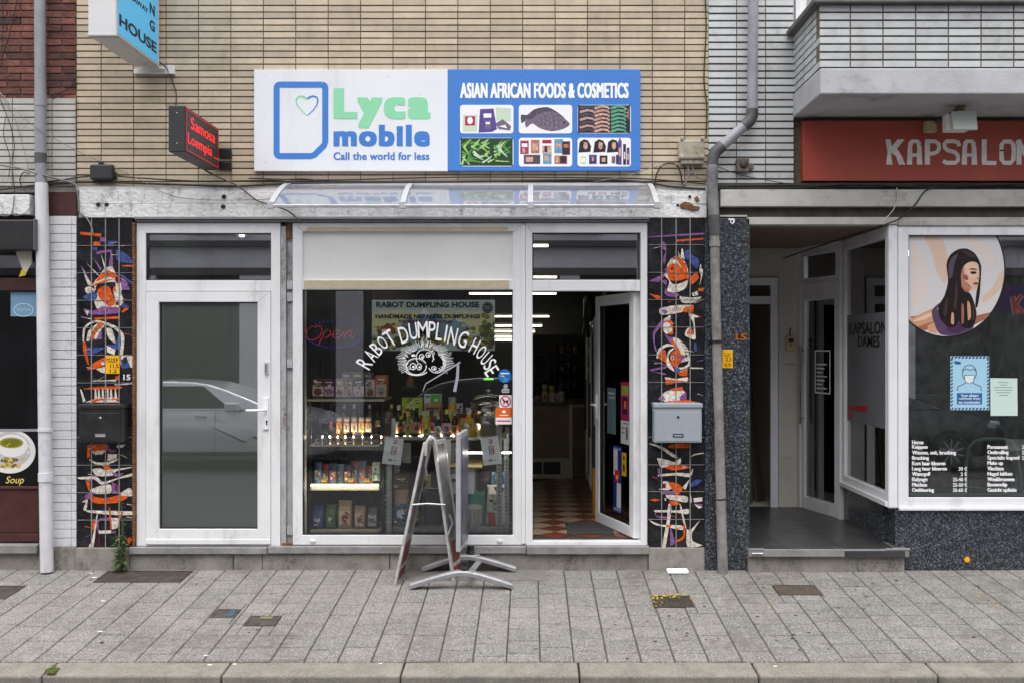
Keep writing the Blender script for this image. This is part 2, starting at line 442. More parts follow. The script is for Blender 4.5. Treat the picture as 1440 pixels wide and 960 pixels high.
# ================================================================== MIDDLE BUILDING
A = thing('shop_building', 'yellow brick shop building with white framed shopfront between two fish mosaic pilasters', 'building', (0, 0, 0))
XL, XR = X(108), X(996)
mb = MB(); random.seed(21)
bricks(mb, XL, XR, Z(263), 5.6, 0, .2533, .0509, .0075, .0105, .012, px=X(142.3), pz=Z(255.5), irr=.0012)
build('brick_wall', mb, [YB, YM], A)
mb = MB(); random.seed(51)
bricks(mb, X(113), X(993), Z(307), Z(269), -.025, .205, .1056, .003, .004, .004, px=X(113), pz=Z(307), run=True, irr=.003, mortar=0, back=.14)
mb.box(X(108), X(994), -.012, .14, Z(269) + .001, Z(263))
o = build('lintel', mb, [PL], A, bevel=.006)
for (a, b_, r_) in ((138, 288, 3), (150, 288, 3), (315, 277, 3.4), (314, 291, 3.4), (970, 277, 2.2), (953, 289, 2)):
    build('anchor_hole', MB().ell(a, b_, r_, r_ * .95, -.0285, .002, 0, 12), [BLKM], A)
mb = MB(); mb.pprism([(955, 289), (962, 284), (970, 285), (976, 290), (984, 291), (983, 295), (974, 297), (966, 294), (958, 294)], -.0275, .006)
mb.pprism([(976, 279), (981, 276), (984, 283), (979, 285)], -.0275, .004)
build('rusty_patch', mb, [RUST], A, bevel=.002)
mb = MB(); mb.box(X(192), X(912), -.05, .03, Z(309.5), Z(306)); mb.box(X(192), X(912), -.028, .03, Z(312.5), Z(310))
build('gutter_strip', mb, [M('zinc_strip', (.30, .30, .31), .5, .3, var=.3, vs=9, dirt=.6, dcol=(.08, .07, .06), ds=9)], A, bevel=.002)
# plinth and sill
mb = MB()
for a, b_ in ((183, 328), (329, 369), (369.6, 548), (549, 911)):
    mb.box(X(a), X(b_), -.012, .2, -.06, Z(777.5))
mb.box(X(108), X(182.6), -.032, .2, -.06, Z(768.5)); mb.box(X(911.5), X(990), -.032, .2, -.06, Z(768.5))
build('plinth', mb, [CON], A, bevel=.006)
mb = MB(); mb.box(X(184), X(377), -.045, .12, Z(777), Z(767.5)); mb.box(X(378), X(740), -.04, .12, Z(776.5), Z(766.5)); mb.box(X(740.5), X(912), -.055, .14, Z(776.8), Z(766))
build('window_sill', mb, [BLU], A, bevel=.005)
# mosaic pilasters
ORG_ = M('orange_glaze', lin((222, 92, 24)), .2, var=.5, vs=45, bump=.25, bs=50, dirt=.6, dcol=(.03, .025, .025), ds=22, dthr=.54); WHT_ = M('white_glaze', lin((222, 212, 200)), .2, var=.5, vs=45, bump=.25, bs=50, dirt=.6, dcol=(.03, .025, .025), ds=22, dthr=.54)
PUR_ = M('purple_glaze', lin((140, 92, 150)), .2, var=.5, vs=45, bump=.25, bs=50, dirt=.6, dcol=(.03, .025, .025), ds=22, dthr=.54); BLU_ = M('blue_glaze', lin((66, 84, 148)), .2, var=.5, vs=45, bump=.25, bs=50, dirt=.6, dcol=(.03, .025, .025), ds=22, dthr=.54)
RED_ = M('dark_red_glaze', lin((110, 24, 36)), .22); GRT = M('tile_grout', (.28, .27, .26), .7, var=.3, vs=30)
GLZ = [BLK, ORG_, WHT_, PUR_, BLU_, RED_, GRT]
CI = dict(k=0, o=1, w=2, p=3, b=4, r=5)
def mosaic(x0, x1, t, bt, vl, hl, arts, lab):
    mb = MB(); y = -.012
    mb.box(X(x0), X(x1), y, .2, Z(bt), Z(t), 0)
    n = 0
    for (ox, oy, k, items) in arts:
        for it in items:
            c, pts = it[0], it[1]; n += 1; dep = .0008 + n * .00006
            P_ = [(ox + a * k, oy + b * k) for a, b in pts]
            if len(it) > 2: mb.stroke(P_, it[2] * k, y, dep, CI[c], it[3] * k if len(it) > 3 else None)
            else: mb.pprism(smooth(P_, 3) if len(P_) >= 5 else P_, y, dep, CI[c])
    rnd_ = random.Random(int(x0))
    for _ in range(26):
        px_, py_ = rnd_.uniform(x0 + 4, x1 - 8), rnd_.uniform(t + 30, bt - 6); a = rnd_.uniform(-.5, .5); l = rnd_.uniform(4, 14)
        n += 1; mb.stroke([(px_, py_), (px_ + l * .5, py_ + a * l * .4), (px_ + l, py_ + a * l)], rnd_.uniform(.5, 1.1), y, .0008 + n * .00006, rnd_.choice((2, 2, 3, 4, 1)), .2)
    for v in vl: mb.box(X(v) - .0032, X(v) + .0032, y - .0075, y, Z(bt), Z(t), 6)
    for h in hl: mb.box(X(x0), X(x1), y - .0068, y, Z(h) - .0016, Z(h) + .0016, 6)
    o = build('mosaic_pilaster', mb, GLZ, A); o['label'] = lab
L1 = [('o', [(80, 168), (272, 185), (270, 212), (80, 192)]), ('o', [(200, 258), (264, 258), (260, 296), (205, 288)]), ('p', [(262, 215), (312, 222), (310, 260), (258, 252)]),
      ('b', [(330, 250), (425, 250), (380, 300), (330, 298)]), ('b', [(410, 330), (470, 350), (556, 420), (555, 452), (415, 425)]), ('b', [(195, 300), (238, 310), (232, 338), (200, 330)]),
      ('o', [(455, 470), (565, 465), (562, 485), (458, 478)]), ('p', [(232, 345), (355, 328), (370, 360), (378, 500), (340, 470), (352, 352), (240, 370)]),
      ('p', [(200, 400), (275, 500), (262, 520)]), ('w', [(270, 370), (300, 500), (318, 500)]), ('w', [(140, 450), (250, 555), (238, 560)]), ('p', [(90, 470), (190, 640), (130, 600)]),
      ('w', [(110, 500), (150, 590), (200, 640), (205, 655), (150, 640)]), ('w', [(250, 570), (300, 500), (370, 480), (410, 560), (480, 600), (505, 640), (450, 700), (470, 800), (400, 860), (250, 870), (210, 800), (240, 740), (200, 640)]),
      ('o', [(235, 590), (290, 530), (350, 520), (415, 560), (405, 585), (320, 575), (230, 620)]), ('o', [(200, 640), (320, 600), (400, 590), (330, 610), (215, 655)]),
      ('k', [(235, 640), (400, 620), (380, 700), (400, 800), (320, 660), (230, 720)]), ('o', [(240, 690), (300, 655), (350, 670), (395, 810), (350, 840), (290, 800), (245, 745)]),
      ('r', [(400, 575), (440, 570), (455, 610), (430, 635), (400, 615)]), ('p', [(455, 590), (520, 640), (490, 645), (525, 665), (520, 690), (460, 685), (450, 640)]), ('w', [(400, 635), (440, 630), (430, 770), (415, 740)]),
      ('o', [(370, 700), (400, 640), (402, 700)]), ('w', [(125, 680), (160, 660), (215, 690), (190, 735), (140, 720)]), ('o', [(170, 690), (212, 695), (190, 730)]), ('b', [(110, 750), (200, 705), (240, 740), (215, 780), (120, 770)]),
      ('p', [(115, 860), (200, 880), (280, 840), (440, 855), (420, 900), (230, 915), (150, 900), (135, 915)]), ('w', [(130, 880), (160, 880), (150, 925)]), ('o', [(450, 885), (490, 850), (522, 860), (470, 895)]), ('b', [(470, 800), (530, 850), (450, 850)]),
      ('o', [(205, 940), (440, 928), (440, 950), (215, 958)]), ('w', [(80, 930), (190, 950), (185, 958)]), ('b', [(410, 540), (470, 560), (560, 630), (555, 650)], ), ('r', [(400, 800), (440, 790), (430, 830), (405, 825)])]
L2 = [('w', [(105, 250), (110, 140), (170, 85), (240, 65), (330, 90), (420, 130), (480, 210), (465, 375), (440, 380), (450, 220), (400, 150), (310, 105), (230, 85), (160, 110), (125, 160), (115, 255)]),
      ('o', [(110, 270), (130, 260), (160, 450), (150, 460), (110, 340)]), ('w', [(140, 250), (160, 160), (230, 100), (245, 100), (185, 180), (170, 245)]), ('o', [(180, 245), (205, 160), (255, 90), (300, 95), (230, 160), (205, 240)]), ('w', [(210, 215), (245, 150), (310, 100), (260, 170), (225, 240)]),
      ('p', [(230, 240), (275, 150), (278, 235)]), ('b', [(140, 305), (195, 315), (310, 310), (180, 380), (145, 350)]), ('w', [(320, 140), (370, 150), (400, 270), (350, 240), (325, 190)]), ('b', [(330, 285), (395, 280), (440, 170), (450, 290), (400, 330)]),
      ('w', [(320, 290), (400, 330), (390, 375), (325, 350)]), ('o', [(150, 500), (190, 455), (300, 400), (305, 470), (200, 500), (160, 510)]), ('w', [(270, 440), (300, 432), (300, 465), (275, 462)]), ('w', [(225, 500), (310, 480), (310, 540), (270, 530)]), ('o', [(300, 400), (330, 380), (320, 420)]),
      ('w', [(450, 385), (562, 385), (562, 480), (520, 490), (450, 470)]), ('b', [(445, 420), (500, 400), (540, 490), (460, 500)]), ('k', [(470, 400), (505, 390), (500, 450), (475, 450)]), ('w', [(205, 605), (400, 595), (430, 560), (400, 640), (555, 620), (555, 635), (395, 645), (400, 612), (210, 612)]), ('o', [(400, 560), (430, 570), (425, 600), (400, 600)]),
      ('o', [(105, 680), (200, 665), (435, 655), (440, 680), (200, 685)]), ('w', [(82, 680), (95, 690), (130, 790), (110, 800)]), ('w', [(130, 800), (230, 765), (400, 770), (430, 800)]), ('o', [(180, 790), (260, 755), (420, 750), (435, 778), (300, 775), (200, 802)])]
L2 += [('w', [(x_, 670 + (x_ % 3) * 6), (x_ + 10, 680), (x_ + 20, 770), (x_ - 2, 770)]) for x_ in (215, 245, 280, 325, 355, 395)]
L3 = [('o', [(140, 90), (165, 85), (160, 190), (135, 200)]), ('o', [(165, 85), (310, 85), (310, 130), (230, 150), (170, 140)]), ('w', [(175, 145), (310, 130), (260, 170), (205, 172)]), ('w', [(385, 90), (460, 85), (440, 110), (390, 115)]), ('p', [(315, 95), (340, 130), (385, 135), (340, 155), (310, 130)]),
      ('w', [(150, 210), (215, 235), (300, 235), (395, 205), (385, 222), (300, 260), (210, 252)]), ('w', [(310, 165), (388, 168), (385, 200), (310, 225)]), ('o', [(265, 262), (325, 255), (325, 280), (370, 298), (300, 300)]), ('w', [(180, 295), (240, 285), (300, 300), (505, 275), (500, 285), (380, 312), (350, 348), (220, 350)]),
      ('p', [(350, 320), (400, 330), (450, 325), (400, 360), (365, 350)]), ('w', [(60, 362), (210, 355), (280, 400), (520, 325), (518, 352), (400, 375), (265, 425), (200, 380), (80, 378)]), ('p', [(120, 380), (200, 375), (170, 395), (125, 400)]), ('o', [(122, 390), (160, 400), (160, 475), (150, 475)]),
      ('w', [(160, 470), (260, 430), (335, 425), (335, 495), (210, 500)]), ('p', [(345, 400), (395, 430), (400, 500), (350, 500)]), ('r', [(372, 430), (390, 430), (392, 480), (375, 470)]), ('p', [(125, 510), (170, 490), (200, 490), (160, 545), (120, 540)]), ('o', [(165, 520), (280, 540), (410, 512), (480, 530), (400, 575), (250, 585), (170, 565)]),
      ('w', [(415, 500), (490, 450), (518, 480), (515, 520), (430, 515)]), ('w', [(95, 570), (140, 548), (130, 640), (105, 630), (125, 575)]), ('w', [(135, 640), (280, 645), (518, 650), (515, 680), (300, 675), (145, 655)]), ('w', [(215, 690), (225, 690), (190, 945), (150, 945), (180, 890)]), ('o', [(172, 740), (190, 715), (210, 730), (195, 800), (175, 810)]),
      ('p', [(225, 720), (320, 700), (320, 720), (238, 730), (245, 830), (370, 815), (370, 830), (235, 835)]), ('o', [(320, 610), (335, 640), (350, 800), (335, 800)]), ('w', [(340, 705), (410, 705), (395, 790), (350, 800)]), ('o', [(410, 700), (430, 640), (440, 660), (415, 720)]), ('w', [(235, 812), (340, 808), (340, 832), (240, 838)]), ('r', [(235, 840), (245, 838), (245, 940), (236, 940)]), ('o', [(470, 880), (500, 865), (515, 890), (490, 930)])]
mosaic(109, 187.5, 308, 768.5, (130, 149.7, 168.8), (345.8, 384, 422.6, 461, 499, 537.7, 614, 653, 691.5, 730), [(100, 300, .15625, L1), (100, 440, .15625, L2), (100, 610, .16667, L3)], 'dark tiled pilaster with one spiky striped fish head left of the white door')
R1 = [('p', [(50, 185), (300, 165), (560, 150), (560, 165), (300, 182), (60, 192)]), ('o', [(300, 215), (560, 198), (560, 212), (310, 232)]), ('p', [(165, 235), (195, 240), (212, 300), (200, 440), (178, 400), (205, 320), (165, 290)]),
      ('w', [(220, 450), (260, 390), (310, 365), (370, 395), (410, 480), (418, 560), (405, 640), (370, 680), (300, 705), (220, 690), (240, 600), (185, 540), (215, 520)]), ('o', [(225, 445), (290, 375), (330, 375), (390, 440), (415, 540), (410, 610), (395, 570), (340, 440), (290, 395), (245, 425)]),
      ('o', [(222, 465), (265, 440), (320, 440), (370, 500), (400, 580), (300, 600), (240, 590), (225, 540)]), ('k', [(245, 590), (300, 600), (410, 575), (400, 595), (330, 625), (290, 630), (260, 615)]), ('r', [(250, 475), (275, 470), (280, 490), (260, 500)]), ('w', [(355, 295), (365, 300), (385, 400), (345, 370)]), ('w', [(322, 320), (340, 370), (328, 370)]),
      ('p', [(50, 600), (185, 535), (190, 560), (140, 610)]), ('p', [(195, 490), (225, 470), (220, 530)]), ('p', [(165, 600), (215, 590), (215, 690), (330, 720), (300, 750), (215, 735), (195, 700), (210, 640)]), ('b', [(390, 320), (420, 310), (440, 350), (515, 400), (500, 485), (440, 430), (385, 370)]),
      ('w', [(530, 440), (540, 470), (525, 480), (550, 490), (548, 550), (520, 640), (535, 560), (520, 500)]), ('o', [(440, 560), (490, 520), (515, 570), (460, 625), (440, 625)]), ('o', [(505, 670), (560, 660), (560, 692), (515, 695)]), ('o', [(50, 715), (160, 740), (160, 765), (125, 768)]), ('w', [(340, 740), (440, 755), (540, 745), (480, 795), (380, 805), (345, 780)]),
      ('w', [(450, 715), (500, 690), (510, 730), (460, 740)]), ('k', [(465, 715), (480, 712), (482, 728), (468, 730)]), ('w', [(155, 855), (300, 825), (465, 825), (350, 890), (165, 912)]), ('p', [(178, 868), (210, 865), (222, 890), (195, 908), (175, 890)]), ('o', [(370, 850), (470, 822), (460, 895), (360, 885)]), ('w', [(420, 895), (535, 932), (430, 945)]), ('o', [(500, 925), (540, 930), (510, 940)]), ('w', [(180, 958), (250, 915), (250, 958)])]
R1 += [('r', [(245 + 18 * i, 880), (258 + 18 * i, 838)], 7, 3) for i in range(6)]
R2 = [('p', [(85, 280), (100, 225), (165, 140), (215, 140), (165, 190), (110, 260), (105, 350), (130, 440), (105, 410)]), ('w', [(190, 140), (250, 85), (252, 140)]), ('w', [(185, 165), (260, 140), (270, 250), (215, 265), (185, 230)]), ('o', [(195, 145), (265, 140), (272, 262), (215, 260), (262, 240), (262, 205), (200, 205), (250, 190), (240, 165)]),
      ('p', [(195, 265), (270, 300), (262, 350), (230, 330)]), ('w', [(270, 295), (330, 310), (400, 380), (425, 450), (425, 560), (310, 590), (350, 450), (300, 380)]), ('o', [(260, 310), (300, 350), (350, 440), (300, 400), (265, 360)]), ('w', [(120, 470), (140, 400), (220, 350), (290, 375), (210, 380), (150, 430), (130, 490)]), ('o', [(140, 440), (200, 410), (215, 530), (180, 510), (140, 485)]),
      ('w', [(215, 480), (240, 410), (300, 385), (240, 440), (235, 500), (290, 610), (220, 560)]), ('o', [(250, 450), (300, 410), (355, 450), (350, 520), (300, 570), (255, 540)]), ('w', [(250, 470), (275, 460), (285, 490), (265, 505)]), ('k', [(258, 475), (272, 470), (278, 488), (266, 497)]), ('p', [(350, 460), (400, 470), (330, 520)]), ('k', [(318, 570), (340, 530), (415, 510), (410, 540), (370, 565)]), ('k', [(385, 450), (410, 450), (405, 480), (390, 475)]),
      ('b', [(275, 580), (300, 560), (360, 600), (320, 615)]), ('o', [(310, 620), (410, 580), (405, 650), (340, 650)]), ('w', [(205, 660), (300, 675), (408, 660), (405, 700), (300, 690), (205, 680)]), ('o', [(205, 680), (380, 695), (250, 725), (205, 730)]), ('w', [(165, 830), (230, 785), (370, 780), (380, 860), (200, 890)]), ('o', [(250, 770), (360, 750), (370, 790), (260, 790)]), ('p', [(135, 860), (170, 825), (210, 870), (140, 875)]), ('p', [(330, 850), (395, 790), (400, 865), (340, 870)]), ('o', [(215, 885), (400, 870), (500, 895), (220, 900)]),
      ('w', [(440, 110), (470, 120), (485, 300), (470, 300), (465, 180)]), ('w', [(385, 275), (400, 220), (440, 200), (475, 310), (430, 300)]), ('o', [(400, 250), (440, 205), (470, 270), (410, 265)]), ('b', [(470, 345), (490, 340), (495, 420), (470, 420)]), ('w', [(440, 570), (555, 572), (555, 585), (440, 580)]), ('p', [(60, 500), (210, 545), (205, 555)]), ('p', [(50, 595), (210, 560), (200, 580), (80, 605), (200, 625), (200, 640)]), ('p', [(475, 520), (555, 500), (555, 508)])]
R2 += [('r', [(345 + 12 * i, 335 + 30 * i), (400 + 5 * i, 360 + 22 * i)], 6, 3) for i in range(4)]
R3 = [('w', [(45, 50), (100, 55), (180, 85), (300, 170), (250, 165), (150, 95)]), ('o', [(220, 65), (300, 50), (405, 55), (400, 85), (230, 88)]), ('w', [(120, 175), (200, 190), (270, 210), (320, 175), (320, 225), (230, 245), (150, 255), (130, 215)]), ('o', [(180, 255), (260, 232), (350, 240), (410, 255), (300, 280), (230, 278)]), ('w', [(340, 245), (362, 242), (365, 262), (345, 265)]), ('k', [(345, 248), (357, 247), (358, 258), (347, 260)]),
      ('w', [(135, 318), (300, 302), (400, 308), (430, 265), (405, 340), (280, 325), (140, 335)]), ('p', [(120, 270), (140, 260), (150, 335), (135, 335)]), ('w', [(165, 380), (210, 380), (265, 420), (210, 455), (130, 445), (180, 435)]), ('o', [(215, 385), (290, 395), (345, 435), (290, 500), (250, 450)]), ('r', [(165, 395), (192, 395), (192, 440), (170, 435)]), ('w', [(335, 430), (400, 360), (365, 450)]), ('b', [(405, 400), (460, 360), (505, 370), (470, 405), (410, 425)]),
      ('p', [(150, 465), (270, 465), (270, 490), (150, 490)]), ('w', [(195, 495), (300, 500), (380, 510), (375, 560), (260, 540), (215, 530)]), ('o', [(220, 545), (300, 550), (310, 580), (240, 588)]), ('k', [(175, 510), (200, 515), (205, 550), (180, 555)]), ('w', [(182, 522), (195, 522), (195, 545), (184, 545)]), ('o', [(50, 540), (100, 528), (145, 540), (100, 552)]), ('w', [(410, 490), (420, 560), (400, 560)]), ('w', [(430, 525), (510, 515), (510, 550), (440, 560)]), ('p', [(440, 570), (512, 575), (510, 595), (460, 590)]), ('w', [(440, 575), (512, 600), (480, 615)]),
      ('w', [(105, 628), (300, 630), (390, 618), (385, 662), (280, 648), (110, 645)]), ('p', [(95, 650), (110, 645), (110, 675), (195, 685), (190, 700), (115, 690)]), ('w', [(215, 580), (235, 580), (240, 650), (190, 945), (160, 940), (200, 730)]), ('p', [(230, 550), (240, 660), (228, 680)]), ('w', [(310, 560), (330, 600), (375, 800), (345, 740)]), ('w', [(50, 715), (150, 755), (330, 760), (340, 800), (200, 775), (100, 755)]), ('o', [(195, 755), (240, 755), (235, 780), (195, 775)]), ('o', [(345, 760), (362, 760), (355, 870), (290, 905), (290, 890), (345, 850)]), ('p', [(230, 780), (245, 800), (275, 920), (230, 940)]),
      ('w', [(375, 800), (410, 800), (490, 715), (420, 830), (430, 900), (512, 935), (380, 945)]), ('w', [(410, 165), (440, 140), (520, 130), (520, 136), (450, 148)])]
mosaic(911.5, 990, 305, 768.5, (930, 950.3, 970), (344.6, 383.5, 421.6, 460, 498.5, 537, 614, 652.5, 690, 729), [(905, 305, .151, R1), (905, 430, .151, R2), (905, 615, .1616, R3)], 'dark tiled pilaster with orange fish behind the grey letterbox')
mb = MB(); z = Z(768); 
while z < Z(314):
    mb.box(X(187.8), X(191.5), -.03, .02, z, z + .016); z += .019
build('rope_trim', mb, [M('rust_trim', (.24, .10, .04), .7, var=.5, vs=30, bump=.3)], A, bevel=.004)

# ---------------- left white door (with transom)
D1 = build('door', MB().frame(X(192), X(394), Z(767), Z(313.5), X(205) - X(192), -.0, .075, wb=.006, wt=Z(313.5) - Z(328)).box(X(205), X(381.5), .004, .07, Z(409.5), Z(394.3)), [PVC], A, bevel=.004)
D1['label'] = 'closed white door with frosted glass left of the shop window'
build('door_leaf', MB().frame(X(205.8), X(380.8), Z(765), Z(410.5), X(224) - X(205.8), -.012, .06, wb=Z(743) - Z(765), wt=Z(410.5) - Z(425)).box(X(206), X(380.6), -.020, -.0125, Z(764), Z(757)), [PVC], D1, bevel=.004)
build('pane', MB().box(X(223), X(367.5), .03, .036, Z(743.5), Z(424.5)), [GLD], D1)
build('frosted_film', MB().box(X(223), X(367.5), .040, .042, Z(743.5), Z(424.5)), [FILM], D1)
build('transom_pane', MB().box(X(204.5), X(382), .035, .041, Z(394.5), Z(327.5)), [GLD], D1)
mb = MB(); gw = .012
mb.frame(X(223.6), X(367), Z(743), Z(425), .008, .012, .03).frame(X(204.8), X(381.8), Z(394.4), Z(327.8), .008, .012, .035)
build('gasket', mb, [BLKM], D1)
mb = MB()
mb.box(X(371), X(378.5), -.028, -.013, Z(603), Z(558)); mb.tube([(X(375), -.02, Z(575.5)), (X(375), -.06, Z(575.5)), (X(372), -.068, Z(575.5)), (X(349.5), -.066, Z(576))], .0105, 8)
build('handle', mb, [C((238, 238, 242), .3)], D1, bevel=.003)
build('keyhole', MB().ell(375, 592, 1.6, 1.6, -.0285, .002, 0, 10).pprism([(374.3, 592), (375.7, 592), (376, 597), (374, 597)], -.0285, .0015, 0), [BLACK], D1)
mb = MB(); mb.box(X(373), X(378.6), -.034, -.013, Z(525), Z(508)); build('latch', mb, [C((200, 200, 205), .3)], D1, bevel=.004); 
mb = MB(); mb.box(X(374.2), X(377.6), -.038, -.0345, Z(523), Z(511)); build('latch_inlay', mb, [C((120, 122, 126), .4)], D1)
# gap between door and window
mb = MB(); mb.box(X(394.4), X(401.5), .01, .06, Z(767), Z(318)); mb.box(X(401.8), X(411), .045, .09, Z(767), Z(313))
for a in (395, 412, 505, 740): mb.box(X(402.4), X(410.5), .02, .0445, Z(a + 12), Z(a))
build('old_post', mb, [M('peeling_post_paint', (.42, .42, .43), .6, var=.2, vs=12, bump=.4, bs=40, dirt=.9, dcol=(.10, .055, .03), ds=9, stretch=3, dthr=.5)], A, bevel=.002)
build('rusty_bracket', MB().box(X(401.8), X(408), .02, .044, Z(335), Z(316)), [RUST], A); build('rusty_bracket', MB().box(X(397), X(410.5), -.01, .0195, Z(768), Z(763)), [RUST], A)

# ---------------- shop window
FZ0 = Z(762)
W1 = build('shop_window', MB().frame(X(411.5), X(737), Z(765.5), Z(313.5), X(425) - X(411.5), .002, .08, wb=Z(752) - Z(765.5), wt=Z(313.5) - Z(325.5)).box(X(425), X(723), .006, .075, Z(407.5), Z(393.8)).box(X(721), X(730.5), .008, .07, Z(752), Z(325.5)).box(X(733), X(738.6), -.006, .0015, Z(764), Z(316)), [PVC], A, bevel=.004)
W1['label'] = 'wide white framed display window with opaque panel above'
build('top_panel', MB().box(X(425), X(721.5), .03, .05, Z(394), Z(325.5)), [M('white_sandwich_panel', (.76, .755, .74), .45, var=.04, vs=2, dirt=.15, dcol=(.4, .4, .4), ds=3)], W1)
mb = MB(); mb.prism([(X(428), Z(325)), (X(714), Z(325)), (X(714), Z(319)), (X(434), Z(319.5))], -.0012, .002); mb.box(X(427), X(716), .0035, .0062, Z(406.2), Z(394.4))
build('brown_tape', mb, [M('old_tape', (.55, .46, .33), .5, var=.12, vs=15, dirt=.3, dcol=(.35, .28, .19), ds=8, stretch=.1)], W1)
build('pane', MB().box(X(424), X(721.5), .045, .051, Z(752.5), Z(407)), [GL], W1)
build('gasket', MB().frame(X(424.6), X(721.2), Z(752.2), Z(407.2), .009, .02, .045), [BLKM], W1)
for a in (440, 703): build('drain_cap', MB().box(X(a - 4), X(a + 4), -.012, .0018, Z(761.5), Z(758)), [PVC], W1, bevel=.003)
mb = MB(); mb.box(X(729), X(749), .081, .14, FZ0, Z(314)); mb.box(X(404), X(425.5), .091, .14, FZ0, Z(314)); mb.box(X(898), X(912), .081, .14, FZ0, Z(314)); mb.box(X(405), X(912), .145, .17, Z(327), Z(300))
build('light_leak_blocker', mb, [PVC], A)  # unseen backing boxes added to block lamp light in the frame gaps
# ---------------- open entrance
D2 = build('door', MB().frame(X(738.8), X(910.5), Z(766), Z(313.5), X(748.5) - X(738.8), .0, .08, wb=.03, wt=Z(313.5) - Z(327.5)).box(X(748.5), X(900.5), .004, .075, Z(409.5), Z(393.8)), [PVC], A, bevel=.004)
D2['label'] = 'shop entrance with its glazed door standing open inwards'
build('transom_pane', MB().box(X(748), X(898.5), .035, .041, Z(394), Z(327)), [GLD], D2)
build('gasket', MB().frame(X(748.6), X(898.6), Z(394), Z(327.5), .008, .012, .035), [BLKM], D2)
hx, hy = X(897), .06; fx, fy = .5875, .84
LV = Vector((fx - hx, fy - hy, 0)); LW = LV.length; ang = math.atan2(LV.y, LV.x)
LM = Matrix.Translation((hx, hy, 0)) @ Matrix.Rotation(ang, 4, 'Z')      # local x along the leaf from the hinge, local y = thickness
zb, zt = Z(762) + .02, Z(410.5)
def leafpt(u, v, z): return LM @ Vector((u, v, z))
mb = MB(); mb.frame(0, LW, zb, zt, .085, -.03, .03); mb.xf(0, LM)
build('door_leaf', mb, [PVC], D2, bevel=.004)
mb = MB(); mb.box(.08, LW - .08, -.004, .004, zb + .08, zt - .08); mb.xf(0, LM); build('leaf_pane', mb, [GL], D2)
mb = MB(); mb.frame(.085, LW - .085, zb + .085, zt - .085, .008, -.02, .02); mb.xf(0, LM); build('leaf_gasket', mb, [BLKM], D2)
mb = MB(); hz = Z(577)
for sgn in (-1, 1):
    mb.box(LW - .055, LW - .025, sgn * .031, sgn * .042, hz - .12, hz + .09)
    mb.tube([(LW - .04, sgn * .04, hz), (LW - .04, sgn * .085, hz), (LW - .06, sgn * .092, hz), (LW - .16, sgn * .09, hz)], .010, 8)
mb.xf(0, LM); build('handle', mb, [C((238, 238, 242), .3)], D2, bevel=.002)

# ---------------- shop interior (part of the building)
xi0, xi1, yi1 = X(411.5) + .0, X(911), 10.4
FZ = Z(760)
RED_T = M('terracotta_tile', (.16, .045, .022), .3, var=.2, vs=15); CRM_T = M('cream_tile', (.33, .26, .185), .3, var=.12, vs=12)
mb = MB(); mb.box(xi0, xi1 + .6, .09, yi1, FZ - .05, FZ - .004, 2)
def chk(x, y, sz=.2):
    return x + y, x - y
random.seed(5)
t = .142
for i in range(-8, 34):
    for j in range(-34, 12):
        cx, cy = (i - j) * t + .2, (i + j) * t + .25
        if -.12 < cx < xi1 + .5 and .1 < cy < 4.2 and cy > .24:
            q = t - .001
            mb.add([(cx - q, cy, FZ), (cx, cy - q, FZ), (cx + q, cy, FZ), (cx, cy + q, FZ)], [(0, 1, 2, 3)], ((i + j) % 2))
mb.m = list(mb.m)
build('interior_floor', mb, [RED_T, CRM_T, M('dark_floor', (.06, .05, .045), .5)], A)
mb = MB(); mb.box(xi0, xi1 + .6, yi1, yi1 + .1, -.1, 3.0); mb.box(xi1 + .6, xi1 + .7, .2, yi1, -.1, 3.0); mb.box(xi1 + .0, xi1 + .7, .2, .3, -.1, 3.0)
mb.box(xi0 - .1, xi0, .1, yi1, -.1, 3.0)
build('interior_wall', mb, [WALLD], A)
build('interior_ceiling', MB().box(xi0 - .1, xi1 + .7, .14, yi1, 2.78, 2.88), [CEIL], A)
vx0, vx1 = X(190), X(396)
mb = MB(); mb.box(vx0 - .08, vx0, .08, 1.9, -.05, 2.8); mb.box(vx1, vx1 + .08, .08, 1.9, -.05, 2.8); mb.box(vx0, vx1, 1.9, 2.0, -.05, 2.8); mb.box(vx0, vx1, .08, 2.0, 2.75, 2.85); mb.box(vx0, vx1, .08, 1.9, -.06, .15)
build('vestibule_wall', mb, [ROOM], A)
mb = MB(); mb.frame(X(310, 1.9), X(376, 1.9), .15, Z(452, 1.9), .07, 1.86, 1.9, wb=.0); mb.box(X(322, 1.9), X(368, 1.9), 1.875, 1.899, .15, Z(460, 1.9), 1)
build('inner_door', mb, [C((200, 205, 200), .5), M('inner_door_green', (.16, .18, .155), .6)], A)
# ================================================================== LEFT NEIGHBOUR
B = thing('neighbour_house', 'red brick house with a white painted brick pier and dark shop window', 'building', (X(20), 0, 0))
xb = X(-160)
mb = MB(); random.seed(31)
bricks(mb, xb, X(107.5), Z(138), 5.6, .0, .215, .0545, .010, .010, .010, px=X(10), pz=Z(133), run=True, irr=.004)
build('red_brick_wall', mb, [RB, RM], B)
mb = MB()
bricks(mb, xb, X(107.5), Z(262), Z(138.5), -.018, .31, .0509, .006, .010, .01, px=X(19), pz=Z(138.5), irr=.001)
build('tiled_band', mb, [GB, YM], B)
mb = MB()
bricks(mb, X(56), X(101), Z(768), Z(304), -.01, .30, .0697, .003, .006, .006, px=X(56), pz=Z(304), irr=.001)
bricks(mb, X(101), X(108), Z(768), Z(304), -.008, .30, .0697, .003, .006, .006, px=X(101), pz=Z(304))
build('painted_brick_pier', mb, [PW, MS], B, bevel=.002, )
mb = MB(); mb.box(xb, X(52), -.12, .05, Z(305), Z(277)); build('cornice_board', mb, [PL], B, bevel=.006)
